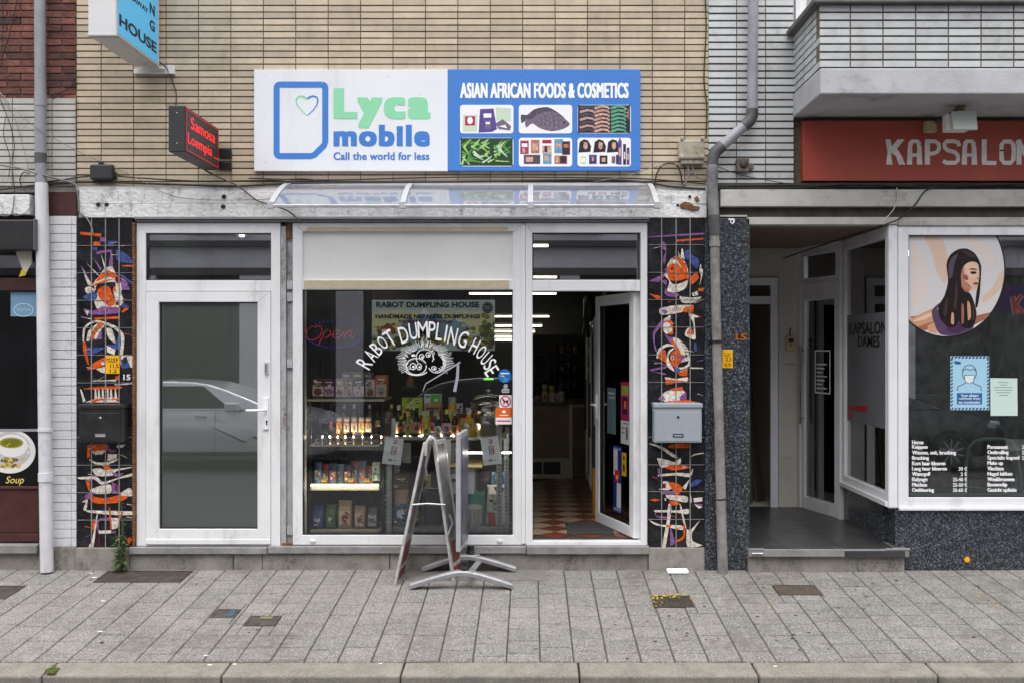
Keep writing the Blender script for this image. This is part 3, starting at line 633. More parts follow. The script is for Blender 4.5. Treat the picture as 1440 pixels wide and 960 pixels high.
mb = MB(); mb.box(X(66), X(107.5), -.005, .1, Z(303.5), Z(271)); mb.box(xb, X(53), -.03, .1, Z(312), Z(305.5)); build('maroon_beam', mb, [MAR], B, bevel=.003)
mb = MB(); mb.box(xb, X(107.5), -.006, .1, Z(270.5), Z(262.5)); build('ledge_strip', mb, [CON], B)
mb = MB(); mb.box(xb, X(110), .11, .2, Z(303.4), Z(138)); build('wall_core', mb, [YM], B)
mb = MB(); mb.box(xb, X(54), .02, .1, Z(408.5), Z(391)); mb.box(X(52), X(56), .02, .1, Z(760), Z(312)); mb.box(xb, X(52), .02, .1, Z(688), Z(684)); mb.box(xb, X(52), .035, .1, Z(750), Z(688.5)); mb.box(xb, X(56), .02, .1, Z(762), Z(750.5))
build('window_frame', mb, [MAR], B, bevel=.004)
build('window_pane', MB().box(xb, X(52), .06, .066, Z(684), Z(408.5)).box(xb, X(52), .06, .066, Z(391), Z(312)), [GL], B)
mb = MB(); mb.box(xb, X(56), -.05, .1, Z(776), Z(764)); build('sill_slab', mb, [BLU], B, bevel=.005)
mb = MB(); mb.box(xb, X(56), .0, .1, -.06, Z(776.5)); mb.box(X(56), X(107.5), -.02, .1, -.06, Z(768.5)); build('plinth', mb, [CON], B, bevel=.006)
mb = MB(); mb.box(xb, X(60), 2.2, 2.3, 0, 2.8); mb.box(X(57), X(60), .1, 2.2, 0, 2.8); mb.box(xb - .1, xb, .1, 2.2, 0, 2.8); mb.box(xb, X(60), .12, 2.3, 2.75, 2.8); mb.box(xb, X(60), .12, 2.3, 0, .1)
build('interior_wall', mb, [WALLD], B)
# ================================================================== SALON BUILDING
K = thing('salon_building', 'white glazed brick building with balcony and recessed hair salon entrance', 'building', (X(1200), 0, 0))
xk1 = X(1640)
mb = MB(); random.seed(41)
bricks(mb, X(996.5), X(1116), Z(262), 5.6, .003, .2261, .0562, .008, .015, .012, px=X(1036), pz=Z(262), irr=.001)
mb.box(X(1116), xk1, .05, .15, Z(262), 4.16, 1); mb.box(X(1116), xk1, .05, .15, 5.5, 5.6, 1)
build('brick_wall', mb, [WB, YM], K)
bx = 2.054
# balcony
mb = MB(); mb.prism([(bx, 3.528), (5.2, 3.528), (5.2, 3.712), (bx, 3.712)], -.72, .045)
build('balcony_slab', mb, [BCON], K, bevel=.01)
mb = MB()
bricks(mb, bx, 5.2, 3.715, 4.16, -.715, .232, .0562, .010, .014, .012, px=bx + .215, pz=3.715, irr=.001, back=.08)
i0 = len(mb.v)
bricks(mb, .0, .74, 3.715, 4.16, 0, .232, .0562, .010, .014, .012, px=.1, pz=3.715, irr=.001, back=.08)
mb.xf(i0, Matrix.Translation((bx + .0005, .04, 0)) @ Matrix.Rotation(rad(-90), 4, 'Z'))
build('balcony_parapet', mb, [WB, YM], K)
mb = MB(); mb.box(bx - .055, 5.2, -.77, -.58, 4.162, 4.20); mb.box(bx - .055, bx + .14, -.58, .045, 4.162, 4.20)
build('balcony_coping', mb, [M('dark_coping', (.13, .125, .12), .7, var=.3, vs=8, dirt=.5, ds=5)], K, bevel=.005)
w_ = build('window', MB().frame(X(1120), 4.6, 4.17, 5.5, .085, .02, .1), [PVC], K, bevel=.004)
build('pane', MB().box(X(1120) + .08, 4.52, .06, .066, 4.25, 5.42), [GL], w_)
build('curtain', MB().box(X(1120), 4.6, .25, .27, 4.1, 5.5), [C((190, 195, 205), .8)], w_)
# beams over the shopfront
BEAM = M('grimy_white_beam', (.50, .49, .46), .55, var=.15, vs=5, dirt=.7, dcol=(.16, .14, .12), ds=3, stretch=.5, dthr=.5)
mb = MB(); mb.box(X(1011), xk1, -.06, .2, Z(292), Z(268.5)); mb.box(X(1050), X(1263), -.02, .12, Z(316.5), Z(306)); mb.box(X(1262), xk1, -.03, .1, Z(318), Z(306.5))
mb.box(X(1011), X(1050), -.02, .12, Z(306), Z(303))
build('beam', mb, [BEAM], K, bevel=.004)
mb = MB(); mb.box(X(1000), xk1, .0, .2, Z(306), Z(292.3)); mb.box(X(997), xk1, -.015, .15, Z(268), Z(258)); build('dark_band', mb, [M('dark_brown_band', (.07, .06, .05), .9, var=.4, vs=10)], K)  # dark brown strips just above and below the upper beam
# granite pillar and apron
mb = MB(); mb.box(X(990.5), X(1053.5), -.02, .35, -.06, Z(308)); build('granite_pillar', mb, [GRN], K, bevel=.004)
XS = 2.82
mb = MB(); mb.box(X(1258), xk1, -.02, .2, -.06, Z(716)); build('granite_apron', mb, [GRN], K, bevel=.004)
mb = MB(); mb.box(XS, XS + .1, .2005, 1.18, .1, Z(713)); build('granite_side_apron', mb, [GRN], K, bevel=.004)
# recess shell
zc, zf = Z(316.5), Z(768)
mb = MB(); mb.prism([(1.60, zc), (XS + .2, zc), (XS + .2, zc + .08), (1.60, zc + .08)], .12, 2.1)
build('porch_ceiling', mb, [M('brown_ceiling_board', (.22, .15, .11), .6, var=.25, vs=6, dirt=.4, ds=4, stretch=.3)], K)
PORW = M('porch_cream_wall', (.62, .585, .52), .6, var=.06, vs=3, dirt=.3, dcol=(.2, .19, .16), ds=4)
mb = MB(); mb.box(1.55, 1.70, .35, 2.0, 0, zc); mb.box(X(1095, 1.9), X(1122, 1.9), 1.9, 2.0, zf, zc); mb.box(1.7, X(1095, 1.9), 1.9, 2.0, Z(390, 1.9), zc); 
build('porch_wall', mb, [PORW], K, bevel=.003)
mb = MB(); mb.box(1.5, 2.5, 3.6, 3.7, 0, 2.8); mb.box(2.45, 2.5, 2.0, 3.6, 0, 2.8); mb.box(1.5, 2.5, 2.0, 3.6, 2.7, 2.8); mb.box(1.5, 1.55, 2.0, 3.6, 0, 2.8); mb.box(1.5, 2.5, 2.0, 3.6, .0, zf)
build('hallway_wall', mb, [M('hall_wall', (.62, .58, .5), .8, var=.08, vs=3)], K)
mb = MB(); a0 = X(1093.5, 1.89)
mb.frame(1.7, a0, zf, Z(391, 1.9), .075, 1.86, 1.9, wb=0); mb.box(1.78, a0 - .075, 1.865, 1.898, Z(428, 1.9), Z(417, 1.9))
build('hall_door_frame', mb, [PVCG], K, bevel=.004)
mb = MB(); mb.tube([(X(1060, 1.9), 2.05, zf + .01), (X(1066, 1.9), 2.3, 1.9)], .02, 6)
mb.slab((X(1062, 2.2), 2.2, zf), (.10, .1, 0), (-.09, .35, 1.35), .03)
build('hall_board', mb, [C((90, 82, 72), .6)], K)
mb = MB(); mb.prism([(X(1049), zf - .06), (X(1272), zf - .06), (X(1272), zf - .001), (X(1049), zf - .001)], -.10, .35); mb.box(1.6, XS, .35, 2.0, zf - .06, zf - .002)
build('porch_floor_base', mb, [BLU], K, bevel=.006)
mb = MB(); xs = [1.70, 1.70 + .08, 2.08, 2.62, XS]; random.seed(3)
PT = M('dark_porch_tile', (.055, .056, .06), .32, rnd=.2, var=.3, vs=6, dirt=.4, dcol=(.07, .068, .065), ds=3)
for xa, xb_ in ((1.69, 1.96), (1.963, 2.39), (2.393, XS)):
    for ya, yb in ((-.085, .53), (.533, 1.15), (1.153, 1.86)):
        mb.box(xa, xb_, ya, yb, zf - .0005, zf + .004)
mb.box(X(1182), X(1266), -.1035, -.1005, zf - .055, zf - .012)
build('porch_tile', mb, [PT], K, bevel=.0015)
mb = MB(); mb.box(X(1050), X(1268), -.06, .2, -.06, zf - .0605); build('step_riser', mb, [CON], K, bevel=.005)
build('step_edge_trim', MB().box(X(1239), X(1273), -.106, -.08, zf - .006, zf + .007), [ALU], K, bevel=.002); build('step_edge_trim', MB().box(X(1050), X(1070), -.106, -.08, zf - .006, zf + .006), [ALU], K, bevel=.002); build('step_clip', MB().tube([(X(1053), -.115, zf - .03), (X(1068), -.115, zf - .03)], .008, 6), [ALU], K)
# salon front window
F = build('shop_window', MB().frame(X(1262.5), xk1, Z(714.5), Z(318.3), X(1277) - X(1262.5), -.012, .08, wb=Z(698.5) - Z(714.5), wt=Z(318.3) - Z(331)).box(X(1262.5), xk1, -.045, -.0125, Z(716), Z(712)), [PVCG], K, bevel=.004)
F['label'] = 'salon front window with white price lettering'
build('pane', MB().box(X(1276), xk1 - .1, .03, .036, Z(699), Z(330.5)), [GLS], F)
build('gasket', MB().frame(X(1276.8), xk1 - .1, Z(698.8), Z(330.8), .008, .01, .03), [BLKM], F)
mb = MB(); mb.box(X(1248.5), X(1262), -.014, .07, Z(714), Z(317)); build('corner_post', mb, [PVCG], K, bevel=.012)
# lettering on the glass
mb = MB(); Yg = .0295
LT = ['Heren', 'Knippen', 'Wassen, snit, brushing', 'Brushing', 'Kort haar kleuren', 'Lang haar kleuren', 'Watergolf', 'Balyage', 'Mechen', 'Ontkleuring']
LW_ = [16, 22, 62, 24, 47, 49, 26, 22, 21, 31]
LB = [624, 630.5, 638.5, 646, 653.5, 661, 668.5, 676, 683.5, 691]
for s_, w__, b_ in zip(LT, LW_, LB):
    tp = b_ - 5.6; dsc = 1.4 if any(c in s_ for c in 'gpy,') else 0
    mb.ptext(s_, 1282.5, 1282.5 + w__, tp, b_ + dsc, Yg, .0012, 0, fat=.3)
for s_, b_, a in (('30 €', 661, 1348), ('2 €', 668.5, 1351), ('25-40 €', 676, 1340), ('25-50 €', 683.5, 1340), ('30-60 €', 691, 1340)): mb.ptext(s_, a, 1360, b_ - 5.4, b_, Yg, .0012, .015)
RT = [('Permanent', 29), ('Ontkrulling', 30), ('Speciale kapsel', 45), ('Make up', 22), ('Vlechten', 23), ('Nagel lakken', 35), ('Wenkbrouwen', 38), ('Bouwenlip', 28), ('Gezicht epilatie', 41)]
for i, (s_, w__) in enumerate(RT):
    b_ = 630.5 + 7.55 * i; dsc = 1.4 if any(c in s_ for c in 'gpy') else 0
    mb.ptext(s_, 1388.5, 1388.5 + w__, b_ - 5.6, b_ + dsc, Yg, .0012, 0, fat=.3)
for i in range(3):
    b_ = 630.5 + 7.55 * i; mb.ptext('25 €', 1437, 1449, b_ - 5.4, b_, Yg, .0012, .015)
build('price_lettering', mb, [WHITE], F)
# side window of the porch (plane x = XS, facing -x) and angled salon door
def side(mb, i0): return mb.xf(i0, Matrix(((0, 0, 0, 0),) * 4))
SM = Matrix.Translation((XS, 1.18, 0)) @ Matrix.Rotation(rad(-90), 4, 'Z')   # local x runs from depth 1.18 towards the street, local y = into the salon
zs0, zs1 = Z(712), Z(317)
mb = MB(); mb.frame(0, 1.17, zs0, zs1 - .0, .07, -.02, .05, wb=.10, wt=.09); mb.box(-.01, 1.175, -.045, -.0205, zs0, zs0 + .04); mb.xf(0, SM)
G = build('side_window', mb, [PVCG], K, bevel=.004); G['label'] = 'narrow salon window inside the porch'
mb = MB(); mb.box(.065, 1.105, .01, .016, zs0 + .09, zs1 - .08); mb.xf(0, SM); build('pane', mb, [GLS], G)
zk = lambda py: CH - (py - PY) * sc(.35)
mb = MB(); mb.box(.07, 1.10, .0072, .0095, zk(600), zk(440)); mb.xf(0, SM); build('frosted_film', mb, [M('grey_film', (.15, .155, .17), .6, var=.1, vs=3)], G)
mb = MB(); mb.text('KAPSALON', .12, 1.06, zk(470), zk(452), 0, .0015, .02); mb.text('DAMES', .36, .90, zk(488), zk(472), 0, .0015, .02)
for i in range(len(mb.v)): a, b_, c = mb.v[i]; mb.v[i] = (a, b_ + .0068, c)
mb.xf(0, SM); build('lettering', mb, [BLACK], G)
mb = MB(); mb.stroke([(.1, zk(581)), (.6, zk(577))], .05, .0068, .001, 0, px=False); mb.stroke([(.1, zk(592)), (.22, zk(591))], .04, .0068, .001, 0, px=False); mb.xf(0, SM); build('red_mark', mb, [C((170, 30, 34), .5)], G)
p0, p1 = Vector((X(1126, 1.88), 1.88, 0)), Vector((XS - .01, 1.185, 0)); dv = p1 - p0; DLn = dv.length
DM = Matrix.Translation(p0) @ Matrix.Rotation(math.atan2(dv.y, dv.x), 4, 'Z')
zt_ = zc - .002; zm = Z(404, 1.5)
mb = MB(); mb.frame(0, DLn, zf + .005, zt_, .04, -.03, .05, wb=0); mb.box(.04, DLn - .04, -.025, .045, zm - .05, zm + .05); mb.frame(.042, DLn - .042, zf + .006, zm - .052, .06, -.02, .04, wb=.12); mb.frame(.042, DLn - .042, zm + .052, zt_ - .042, .045, -.02, .04); mb.xf(0, DM)
H = build('salon_door', mb, [PVCG], K, bevel=.004); H['label'] = 'white glazed salon door set at an angle in the porch'
mb = MB(); mb.box(.095, DLn - .095, .0, .006, zf + .1, zm - .12); mb.box(.08, DLn - .08, .0, .006, zm + .09, zt_ - .09); mb.xf(0, DM); build('pane', mb, [GLS], H)
mb = MB(); mb.tube([(.09, -.06, 1.0), (.09, -.06, 1.75)], .012, 8)
for q in (1.05, 1.7): mb.tube([(.09, -.06, q), (.09, -.018, q)], .009, 6)
mb.xf(0, DM); build('handle', mb, [STL], H)
mb = MB(); zq = lambda py: CH - (py - PY) * sc(1.5)
mb.frame(.26, DLn - .2, zq(553), zq(492), .012, -.0025, -.0005)
for i in range(7): mb.box(.29, DLn - .26 - (i % 3) * .04, -.0025, -.0005, zq(512 + i * 5.6) - .006, zq(512 + i * 5.6) + .006)
mb.xf(0, DM); build('hours_lettering', mb, [WHITE], H)
# salon interior
mb = MB(); xj = xk1 + .1
mb.box(XS - .1, xj, 3.4, 3.5, 0, 2.75); mb.box(xj, xj + .1, .1, 3.4, 0, 2.75); mb.box(XS - .1, XS - .02, 1.9, 3.4, 0, 2.75)
build('salon_wall', mb, [M('damask_wallpaper', (.34, .35, .34), .7, var=.6, vs=7)], K)
SGR = M('salon_grey', (.2, .2, .2), .6, var=.1); build('salon_ceiling', MB().box(XS - .1, xj, .14, 3.5, zc + .002, zc + .08), [SGR], K); build('salon_floor', MB().box(XS + .12, xj, .12, 3.4, 0, zf - .01), [SGR], K)
mb = MB(); mb.box(3.0, 4.3, 2.3, 2.36, 1.2, 1.25); mb.box(3.3, 3.9, 3.36, 3.39, 1.0, 2.1); build('salon_shelf', mb, [C((120, 125, 122), .4)], K, bevel=.004)
# ================================================================== THINGS ON THE FACADES
def rrect(a, b, t, bt, r, n=4):
    P = []
    for cx, cy, s0 in ((b - r, t + r, -90), (b - r, bt - r, 0), (a + r, bt - r, 90), (a + r, t + r, 180)):
        for i in range(n + 1):
            th = rad(s0 + 90 * i / n); P.append((cx + r * math.cos(th), cy + r * math.sin(th)))
    return P
BLUE = M('sign_blue', lin((66, 126, 204)), .28, var=.04, vs=2, dirt=.2, dcol=(.08, .12, .2), ds=4, stretch=3); GREEN = M('sign_green', lin((140, 212, 168)), .35); SIGNW = M('sign_white_sheet', (.77, .785, .83), .28, var=.03, vs=2, dirt=.25, dcol=(.45, .45, .46), ds=3, stretch=4)
# ---------------- long fascia sign
yb_ = -.035
T = thing('fascia_sign', 'long white and blue shop sign with green lettering and six food photos on yellow brick', 'sign', (X(630), 0, Z(242)))
build('white_board', MB().box(X(359), X(630), yb_, -.002, Z(242), Z(100)), [SIGNW], T, bevel=.002)
build('blue_board', MB().box(X(630) + .001, X(900), yb_, -.002, Z(241.5), Z(99.5)), [BLUE], T, bevel=.002)
pl = []
for cx, cy, s0, rr_ in ((453, 124, -90, 4.5),):
    for i in range(5): th = rad(s0 + 22.5 * i); pl.append((cx + 4.5 * math.cos(th), cy + 4.5 * math.sin(th)))
pl += [(457.5, 200), (455.8, 205), (442, 218.5), (437, 220)]
for cx, cy, s0 in ((393.5, 215.5, 90), (393.5, 124, 180)):
    for i in range(5): th = rad(s0 + 22.5 * i); pl.append((cx + 4.5 * math.cos(th), cy + 4.5 * math.sin(th)))
pl += [pl[0]]
build('card_outline', MB().stroke(pl, 8.6, yb_, .0015), [BLUE], T)
mb = MB(); mb.stroke([(432, 163), (424, 155.5), (418, 148), (416.4, 142), (418.5, 137.2), (423.5, 135.6), (428, 137), (431.5, 139.6)], 1.2, yb_, .0012, 0, 3.6)
mb.stroke([(432.3, 163), (440, 156), (445.5, 148.5), (447.3, 142), (445.5, 137.2), (440.5, 135.6), (436, 136.8), (432.6, 139.6)], 1.2, yb_, .0011, 1, 3.2)
build('heart_emblem', mb, [GREEN, BLUE], T)
mb = MB(); mb.ptext('Lyca', 469, 605.5, 124.5, 180.5, yb_, .0015, .0, fat=4.4, fatz=2.4, space=1.26); build('green_lettering', mb, [GREEN], T)
mb = MB(); mb.ptext('mobile', 469, 604.5, 176, 206.5, yb_, .0015, .0, fat=2.3, fatz=1.5, space=1.15); mb.ptext('Call the world for less', 469, 604, 214.5, 225.5, yb_, .0015, .0, fat=.45, fatz=.2, space=1.05); build('blue_lettering', mb, [BLUE], T)
mb = MB(); mb.ptext('ASIAN AFRICAN FOODS & COSMETICS', 647, 884, 117, 138.5, yb_, .0015, .0, fat=.8, fatz=.6, space=1.06); build('white_lettering', mb, [WHITE], T)
mb = MB()
for a, b_ in ((733, 107), (886, 107), (892, 176), (892, 234), (725, 234)): mb.lathe([(.006, 0), (.005, -.003), (.002, -.004)], X(a), yb_, Z(b_), 8, 0, axis='y')
build('screw', mb, [C((90, 140, 205), .3)], T)
mb = MB()
for a, b_ in ((373, 109), (546, 110), (591, 134), (375, 230)): mb.lathe([(.004, 0), (.002, -.002)], X(a), yb_, Z(b_), 8, 0, axis='y')
build('screw', mb, [C((150, 150, 160), .3)], T)
PC = [M('print_%d_%d_%d' % c, lin(c), .35, var=0 if min(c) > 185 else .5, vs=55) for c in ((238, 236, 240), (92, 74, 150), (186, 40, 70), (196, 214, 190), (120, 108, 126), (84, 74, 92), (40, 34, 40), (96, 172, 140), (196, 160, 150), (90, 160, 70), (168, 212, 130), (38, 70, 36), (170, 60, 100), (190, 120, 90), (110, 160, 190), (60, 40, 60), (214, 170, 150), (210, 60, 60))]
def photo(i, j, fn, base=0):
    a, b_ = 647 + 82.6 * i, 722 + 82.6 * i; t, bt = (148, 188) if j == 0 else (194.2, 234.5)
    mb = MB(); mb.pprism(rrect(a, b_, t, bt, 4), yb_, .0012, base); mb._n = 0
    def P(poly, m): mb._n += 1; mb.pprism([(a + x, t + y) for x, y in (smooth(poly, 3) if len(poly) >= 7 else poly)], yb_, .0012 + .00008 * mb._n, m)
    def Sx(pts, w_, m, w2=None): mb._n += 1; mb.stroke([(a + x, t + y) for x, y in pts], w_, yb_, .0012 + .00008 * mb._n, m, w2)
    fn(P, Sx); build('photo_panel', mb, PC, T)
rc = lambda x0, x1, y0, y1: [(x0, y0), (x1, y0), (x1, y1), (x0, y1)]
def ph1(P, Sx):
    P(rc(4, 24, 14, 38), 3); P(rc(7, 21, 16, 29), 2); P([(14 + 4 * math.cos(rad(a)), 22 + 5 * math.sin(rad(a))) for a in range(0, 360, 30)], 0)
    P([(28, 6), (47, 5), (52, 34), (45, 38), (26, 39)], 1); P(rc(33, 44, 12, 18), 0); P(rc(35, 43, 22, 34), 4); P(rc(36, 42, 24, 27), 0)
    P([(50, 3), (72, 5), (71, 24), (51, 22)], 3); P([(50, 26), (60, 20), (72, 30), (70, 36), (54, 34)], 4); P([(54, 30), (64, 28), (66, 33)], 0)
def ph2(P, Sx):
    for dx, dy, m in ((0, 0, 5), (6, 6, 4)):
        P([(3 + dx, 14 + dy), (12 + dx, 14 + dy), (22 + dx, 6 + dy), (40 + dx, 3 + dy), (54 + dx, 10 + dy), (66 + dx, 21 + dy), (56 + dx, 28 + dy), (40 + dx, 31 + dy), (24 + dx, 27 + dy), (13 + dx, 20 + dy), (4 + dx, 26 + dy)], m)
        for k in range(5): Sx([(24 + 6 * k + dx, 8 + dy), (26 + 6 * k + dx, 16 + dy), (25 + 6 * k + dx, 24 + dy)], .8, 4 if m == 5 else 5)
    P([(62, 24), (65, 23), (65, 26), (62, 27)], 6)
def ph3(P, Sx):
    r_ = random.Random(2)
    P(rc(0.5, 74, .5, 39.5), 6)
    for c0, m1, m2 in ((13, 8, 5), (34, 8, 16), (57, 7, 7)):
        for k in range(7): y = 2 + k * 5.4; Sx([(c0 - 10, y + 3), (c0, y), (c0 + 8, y + 1), (c0 + 11, y + 4)], 3.6, m1 if k % 2 else m2, 2.4)
    for k in range(8): P([(68 + r_.uniform(-3, 5), 3 + k * 2.2 + o) for o in (0, 2)] + [(73, 4 + k * 2.2)], 16)
def ph4(P, Sx):
    r_ = random.Random(4); P(rc(.5, 74, .5, 39.5), 11)
    for k in range(46):
        x, y, a, l = r_.uniform(4, 66), r_.uniform(4, 34), r_.uniform(-1, 1) - (.4 if k % 2 else 0), r_.uniform(9, 20)
        p, q = (max(2, min(73, x - l / 2 * math.cos(a))), max(2, min(38, y - l / 2 * math.sin(a)))), (max(2, min(73, x + l / 2 * math.cos(a))), max(2, min(38, y + l / 2 * math.sin(a))))
        Sx([p, ((p[0] + q[0]) / 2, (p[1] + q[1]) / 2 + .6), q], r_.uniform(2.2, 4), r_.choice((9, 10, 10, 9, 3)), .9)
def ph5(P, Sx):
    for a, b_, t, bt, m in ((2, 14, 4, 23, 12), (17, 29, 3, 22, 13), (33, 46, 3, 8, 2), (33, 46, 11, 22, 16), (50, 62, 2, 22, 14), (61, 72, 5, 24, 15), (7, 30, 24, 37, 5), (34, 46, 22, 37, 14), (50, 68, 25, 37, 13), (58, 67, 26, 36, 15)): P(rc(a, b_, t, bt), m)
    for a, b_, t, bt, m in ((4, 12, 8, 13, 0), (5, 9, 15, 21, 16), (19, 27, 8, 18, 16), (52, 60, 8, 14, 16), (36, 42, 25, 32, 16), (10, 20, 27, 34, 16), (52, 56, 27, 35, 16), (36, 40, 12, 20, 15), (63, 70, 9, 14, 13)): P(rc(a, b_, t, bt), m)
def ph6(P, Sx):
    for c0 in (10, 31, 50):
        P([(c0 - 9, 21), (c0 - 7, 6), (c0 - 1, 2), (c0 + 5, 4), (c0 + 9, 12), (c0 + 8, 20)], 6); P([(c0 - 1, 6), (c0 + 4, 7), (c0 + 4, 14), (c0 + 1, 17), (c0 - 2, 13)], 16)
    for a, b_, t, bt, m in ((4, 12, 26, 37, 3), (16, 27, 24, 37, 1), (31, 42, 25, 37, 6), (48, 53, 26, 36, 4), (57, 62, 4, 38, 1), (64, 68, 9, 38, 6), (69, 73, 14, 38, 1), (54, 57, 24, 37, 15)): P(rc(a, b_, t, bt), m)
    for a, b_, t, bt, m in ((5, 11, 29, 34, 0), (18, 25, 28, 35, 15), (20, 23, 27, 33, 16), (34, 39, 28, 34, 16), (58, 61, 14, 26, 16), (58.5, 60.5, 0.8, 4, 6), (65, 67, 20, 30, 3), (69.6, 72, 22, 31, 16)): P(rc(a, b_, t, bt), m)
for i, j, f in ((0, 0, ph1), (1, 0, ph2), (2, 0, ph3), (0, 1, ph4), (1, 1, ph5), (2, 1, ph6)): photo(i, j, f)
# ---------------- projecting light box sign, blue
T = thing('projecting_sign', 'blue and white light box sign projecting from the wall above the white door', 'sign', (-2.97, 0, 3.9))
xr, xl = -2.88, -3.075
build('casing', MB().box(xl, xr, -.86, -.08, 3.90, 5.35), [M('signbox_white', (.66, .655, .66), .4, var=.06, vs=3, dirt=.5, dcol=(.25, .22, .2), ds=3, stretch=5)], T, bevel=.006)
build('blue_face', MB().box(xr, xr + .004, -.845, -.095, 3.925, 5.33), [M('signbox_blue', lin((84, 184, 232)), .3, emit=.10)], T)
mb = MB(); mb.frame(-.862, -.078, 3.898, 5.35, .014, 0, .009); 
for i in range(len(mb.v)): a, b_, c = mb.v[i]; mb.v[i] = (xr + b_, a, c)
mb.box(xl - .004, xr + .004, -.864, -.80, 3.896, 3.91)
build('edge_trim', mb, [ALUP], T, bevel=.002)
fnr = lambda x_: (lambda a, b_, q: (x_ + q, a, b_))
mb = MB(); mb.text('HOUSE', -.815, -.125, 3.985, 4.068, 0, .002, .03, 0, fnr(xr + .004))
build('lettering', mb, [BLACK], T); mb = MB()
for i, ch in enumerate('GNILPMUD'): 
    w_ = .10 if ch != 'I' else .03
    mb.text(ch, -.21 - w_ / 2, -.21 + w_ / 2, 4.135 + .122 * i, 4.215 + .122 * i, 0, .002, .03, 0, fnr(xr + .004))
build('lettering', mb, [BLACK], T); mb = MB(); mb.text('TAKEAWAY', -.79, -.29, 4.238, 4.275, 0, .002, .02, 0, fnr(xr + .004))
build('lettering', mb, [BLACK], T)
mb = MB(); mb.box(-2.95, -2.84, -.08, -.001, 3.885, 3.897); mb.pbox(188, 245, 97, 104, -.03, .028); mb.pbox(236, 244, 92, 104, -.045, .04); build('wall_bracket', mb, [PVC], T, bevel=.002)
# ---------------- LED sign
T = thing('display_sign', 'black LED display sign with red glowing text projecting from the brick', 'sign', (-2.46, 0, 3.09))
xr, xl = -2.40, -2.515
build('casing', MB().box(xl, xr, -.865, -.12, 3.09, 3.412), [M('led_casing', (.03, .03, .033), .45, var=.2)], T, bevel=.006)
build('screen', MB().box(xr, xr + .003, -.855, -.13, 3.10, 3.402), [M('led_screen', (.022, .012, .013), .4)], T)
LED = E((255, 30, 36), .75); LEDF = M('led_border_red', lin((160, 24, 28)), .5, emit=.18)
mb = MB(); mb.frame(-.853, -.132, 3.102, 3.40, .012, 0, .002)
for i in range(len(mb.v)): a, b_, c = mb.v[i]; mb.v[i] = (xr + .003 + b_, a, c)
build('red_border', mb, [LEDF], T)
mb = MB(); mb.text('Samosa', -.75, -.22, 3.276, 3.358, 0, .0015, -.014, 0, fnr(xr + .003)); mb.text('Loempia ...', -.81, -.15, 3.14, 3.236, 0, .0015, -.014, 0, fnr(xr + .003)); build('glowing_lettering', mb, [LED], T)
mb = MB(); mb.box(-2.48, -2.44, -.12, -.001, 3.14, 3.19); mb.box(-2.48, -2.44, -.12, -.001, 3.28, 3.33); mb.pbox(307, 325, 210, 222, -.03, .028); mb.pbox(307, 325, 229, 239, -.03, .028); build('wall_bracket', mb, [BLKM], T, bevel=.002)
mb = MB()
for z in (3.15, 3.36): mb.lathe([(.006, 0), (.004, -.004)], -2.455, -.865, z, 8, 0, axis='y')
build('screw', mb, [ALU], T)
# ---------------- canopy
T = thing('door_canopy', 'curved clear plastic canopy on four aluminium brackets above the shopfront', 'canopy', (X(650), 0, 2.76))
z0_, z1_ = Z(262) + .0, Z(288, -.55)
prof = []
for i in range(13):
    t_ = i / 12; y = -.03 - .52 * t_; z = z0_ + (z1_ - z0_) * (t_ ** 1.45) ; prof.append((y, z))
def band(mb, xa, xb_, off, th, m=0):
    n = len(prof); vs = []
    for xx in (xa, xb_):
        for (y, z) in prof: vs.append((xx, y, z + off))
        for (y, z) in prof: vs.append((xx, y, z + off + th))
    fs = []
    for i in range(n - 1):
        a = i; fs += [(a, a + 1, 2 * n + a + 1, 2 * n + a), (n + a, 2 * n + n + a, 2 * n + n + a + 1, n + a + 1), (a, n + a, n + a + 1, a + 1), (2 * n + a, 2 * n + a + 1, 3 * n + a + 1, 3 * n + a)]
    fs += [(0, 2 * n, 3 * n, n), (n - 1, 2 * n - 1, 4 * n - 1, 3 * n - 1)]
    return mb.add(vs, fs, m)
xc0, xc1 = X(381, -.55), X(928, -.55)
o = build('clear_sheet', band(MB(), xc0, xc1, 0, .003), [GLC], T)
for k, px_ in enumerate((381, 566, 746, 924)):
    xx = X(px_, -.55); mb = MB(); band(mb, xx - .02, xx + .02, .0035, .012); mb.box(xx - .022, xx + .022, -.575, -.54, z1_ - .03, z1_ + .02)
    mb.prism([(xx - .012, z0_ - .11), (xx + .012, z0_ - .11), (xx + .012, z0_ - .002), (xx - .012, z0_ - .002)], -.05, -.026)
    mb.slab((xx - .01, -.05, z0_ - .10), (.02, 0, 0), (0, -.32, -.005), .02)
    build('bracket', mb, [ALUP], T, bevel=.003)
build('front_rail', MB().box(xc0, xc1, -.572, -.545, z1_ - .022, z1_ - .002), [ALU], T, bevel=.003)
build('rear_rail', MB().box(xc0, xc1, -.028, -.026 + .0, z0_ - .03, z0_ + .02), [ALUP], T)
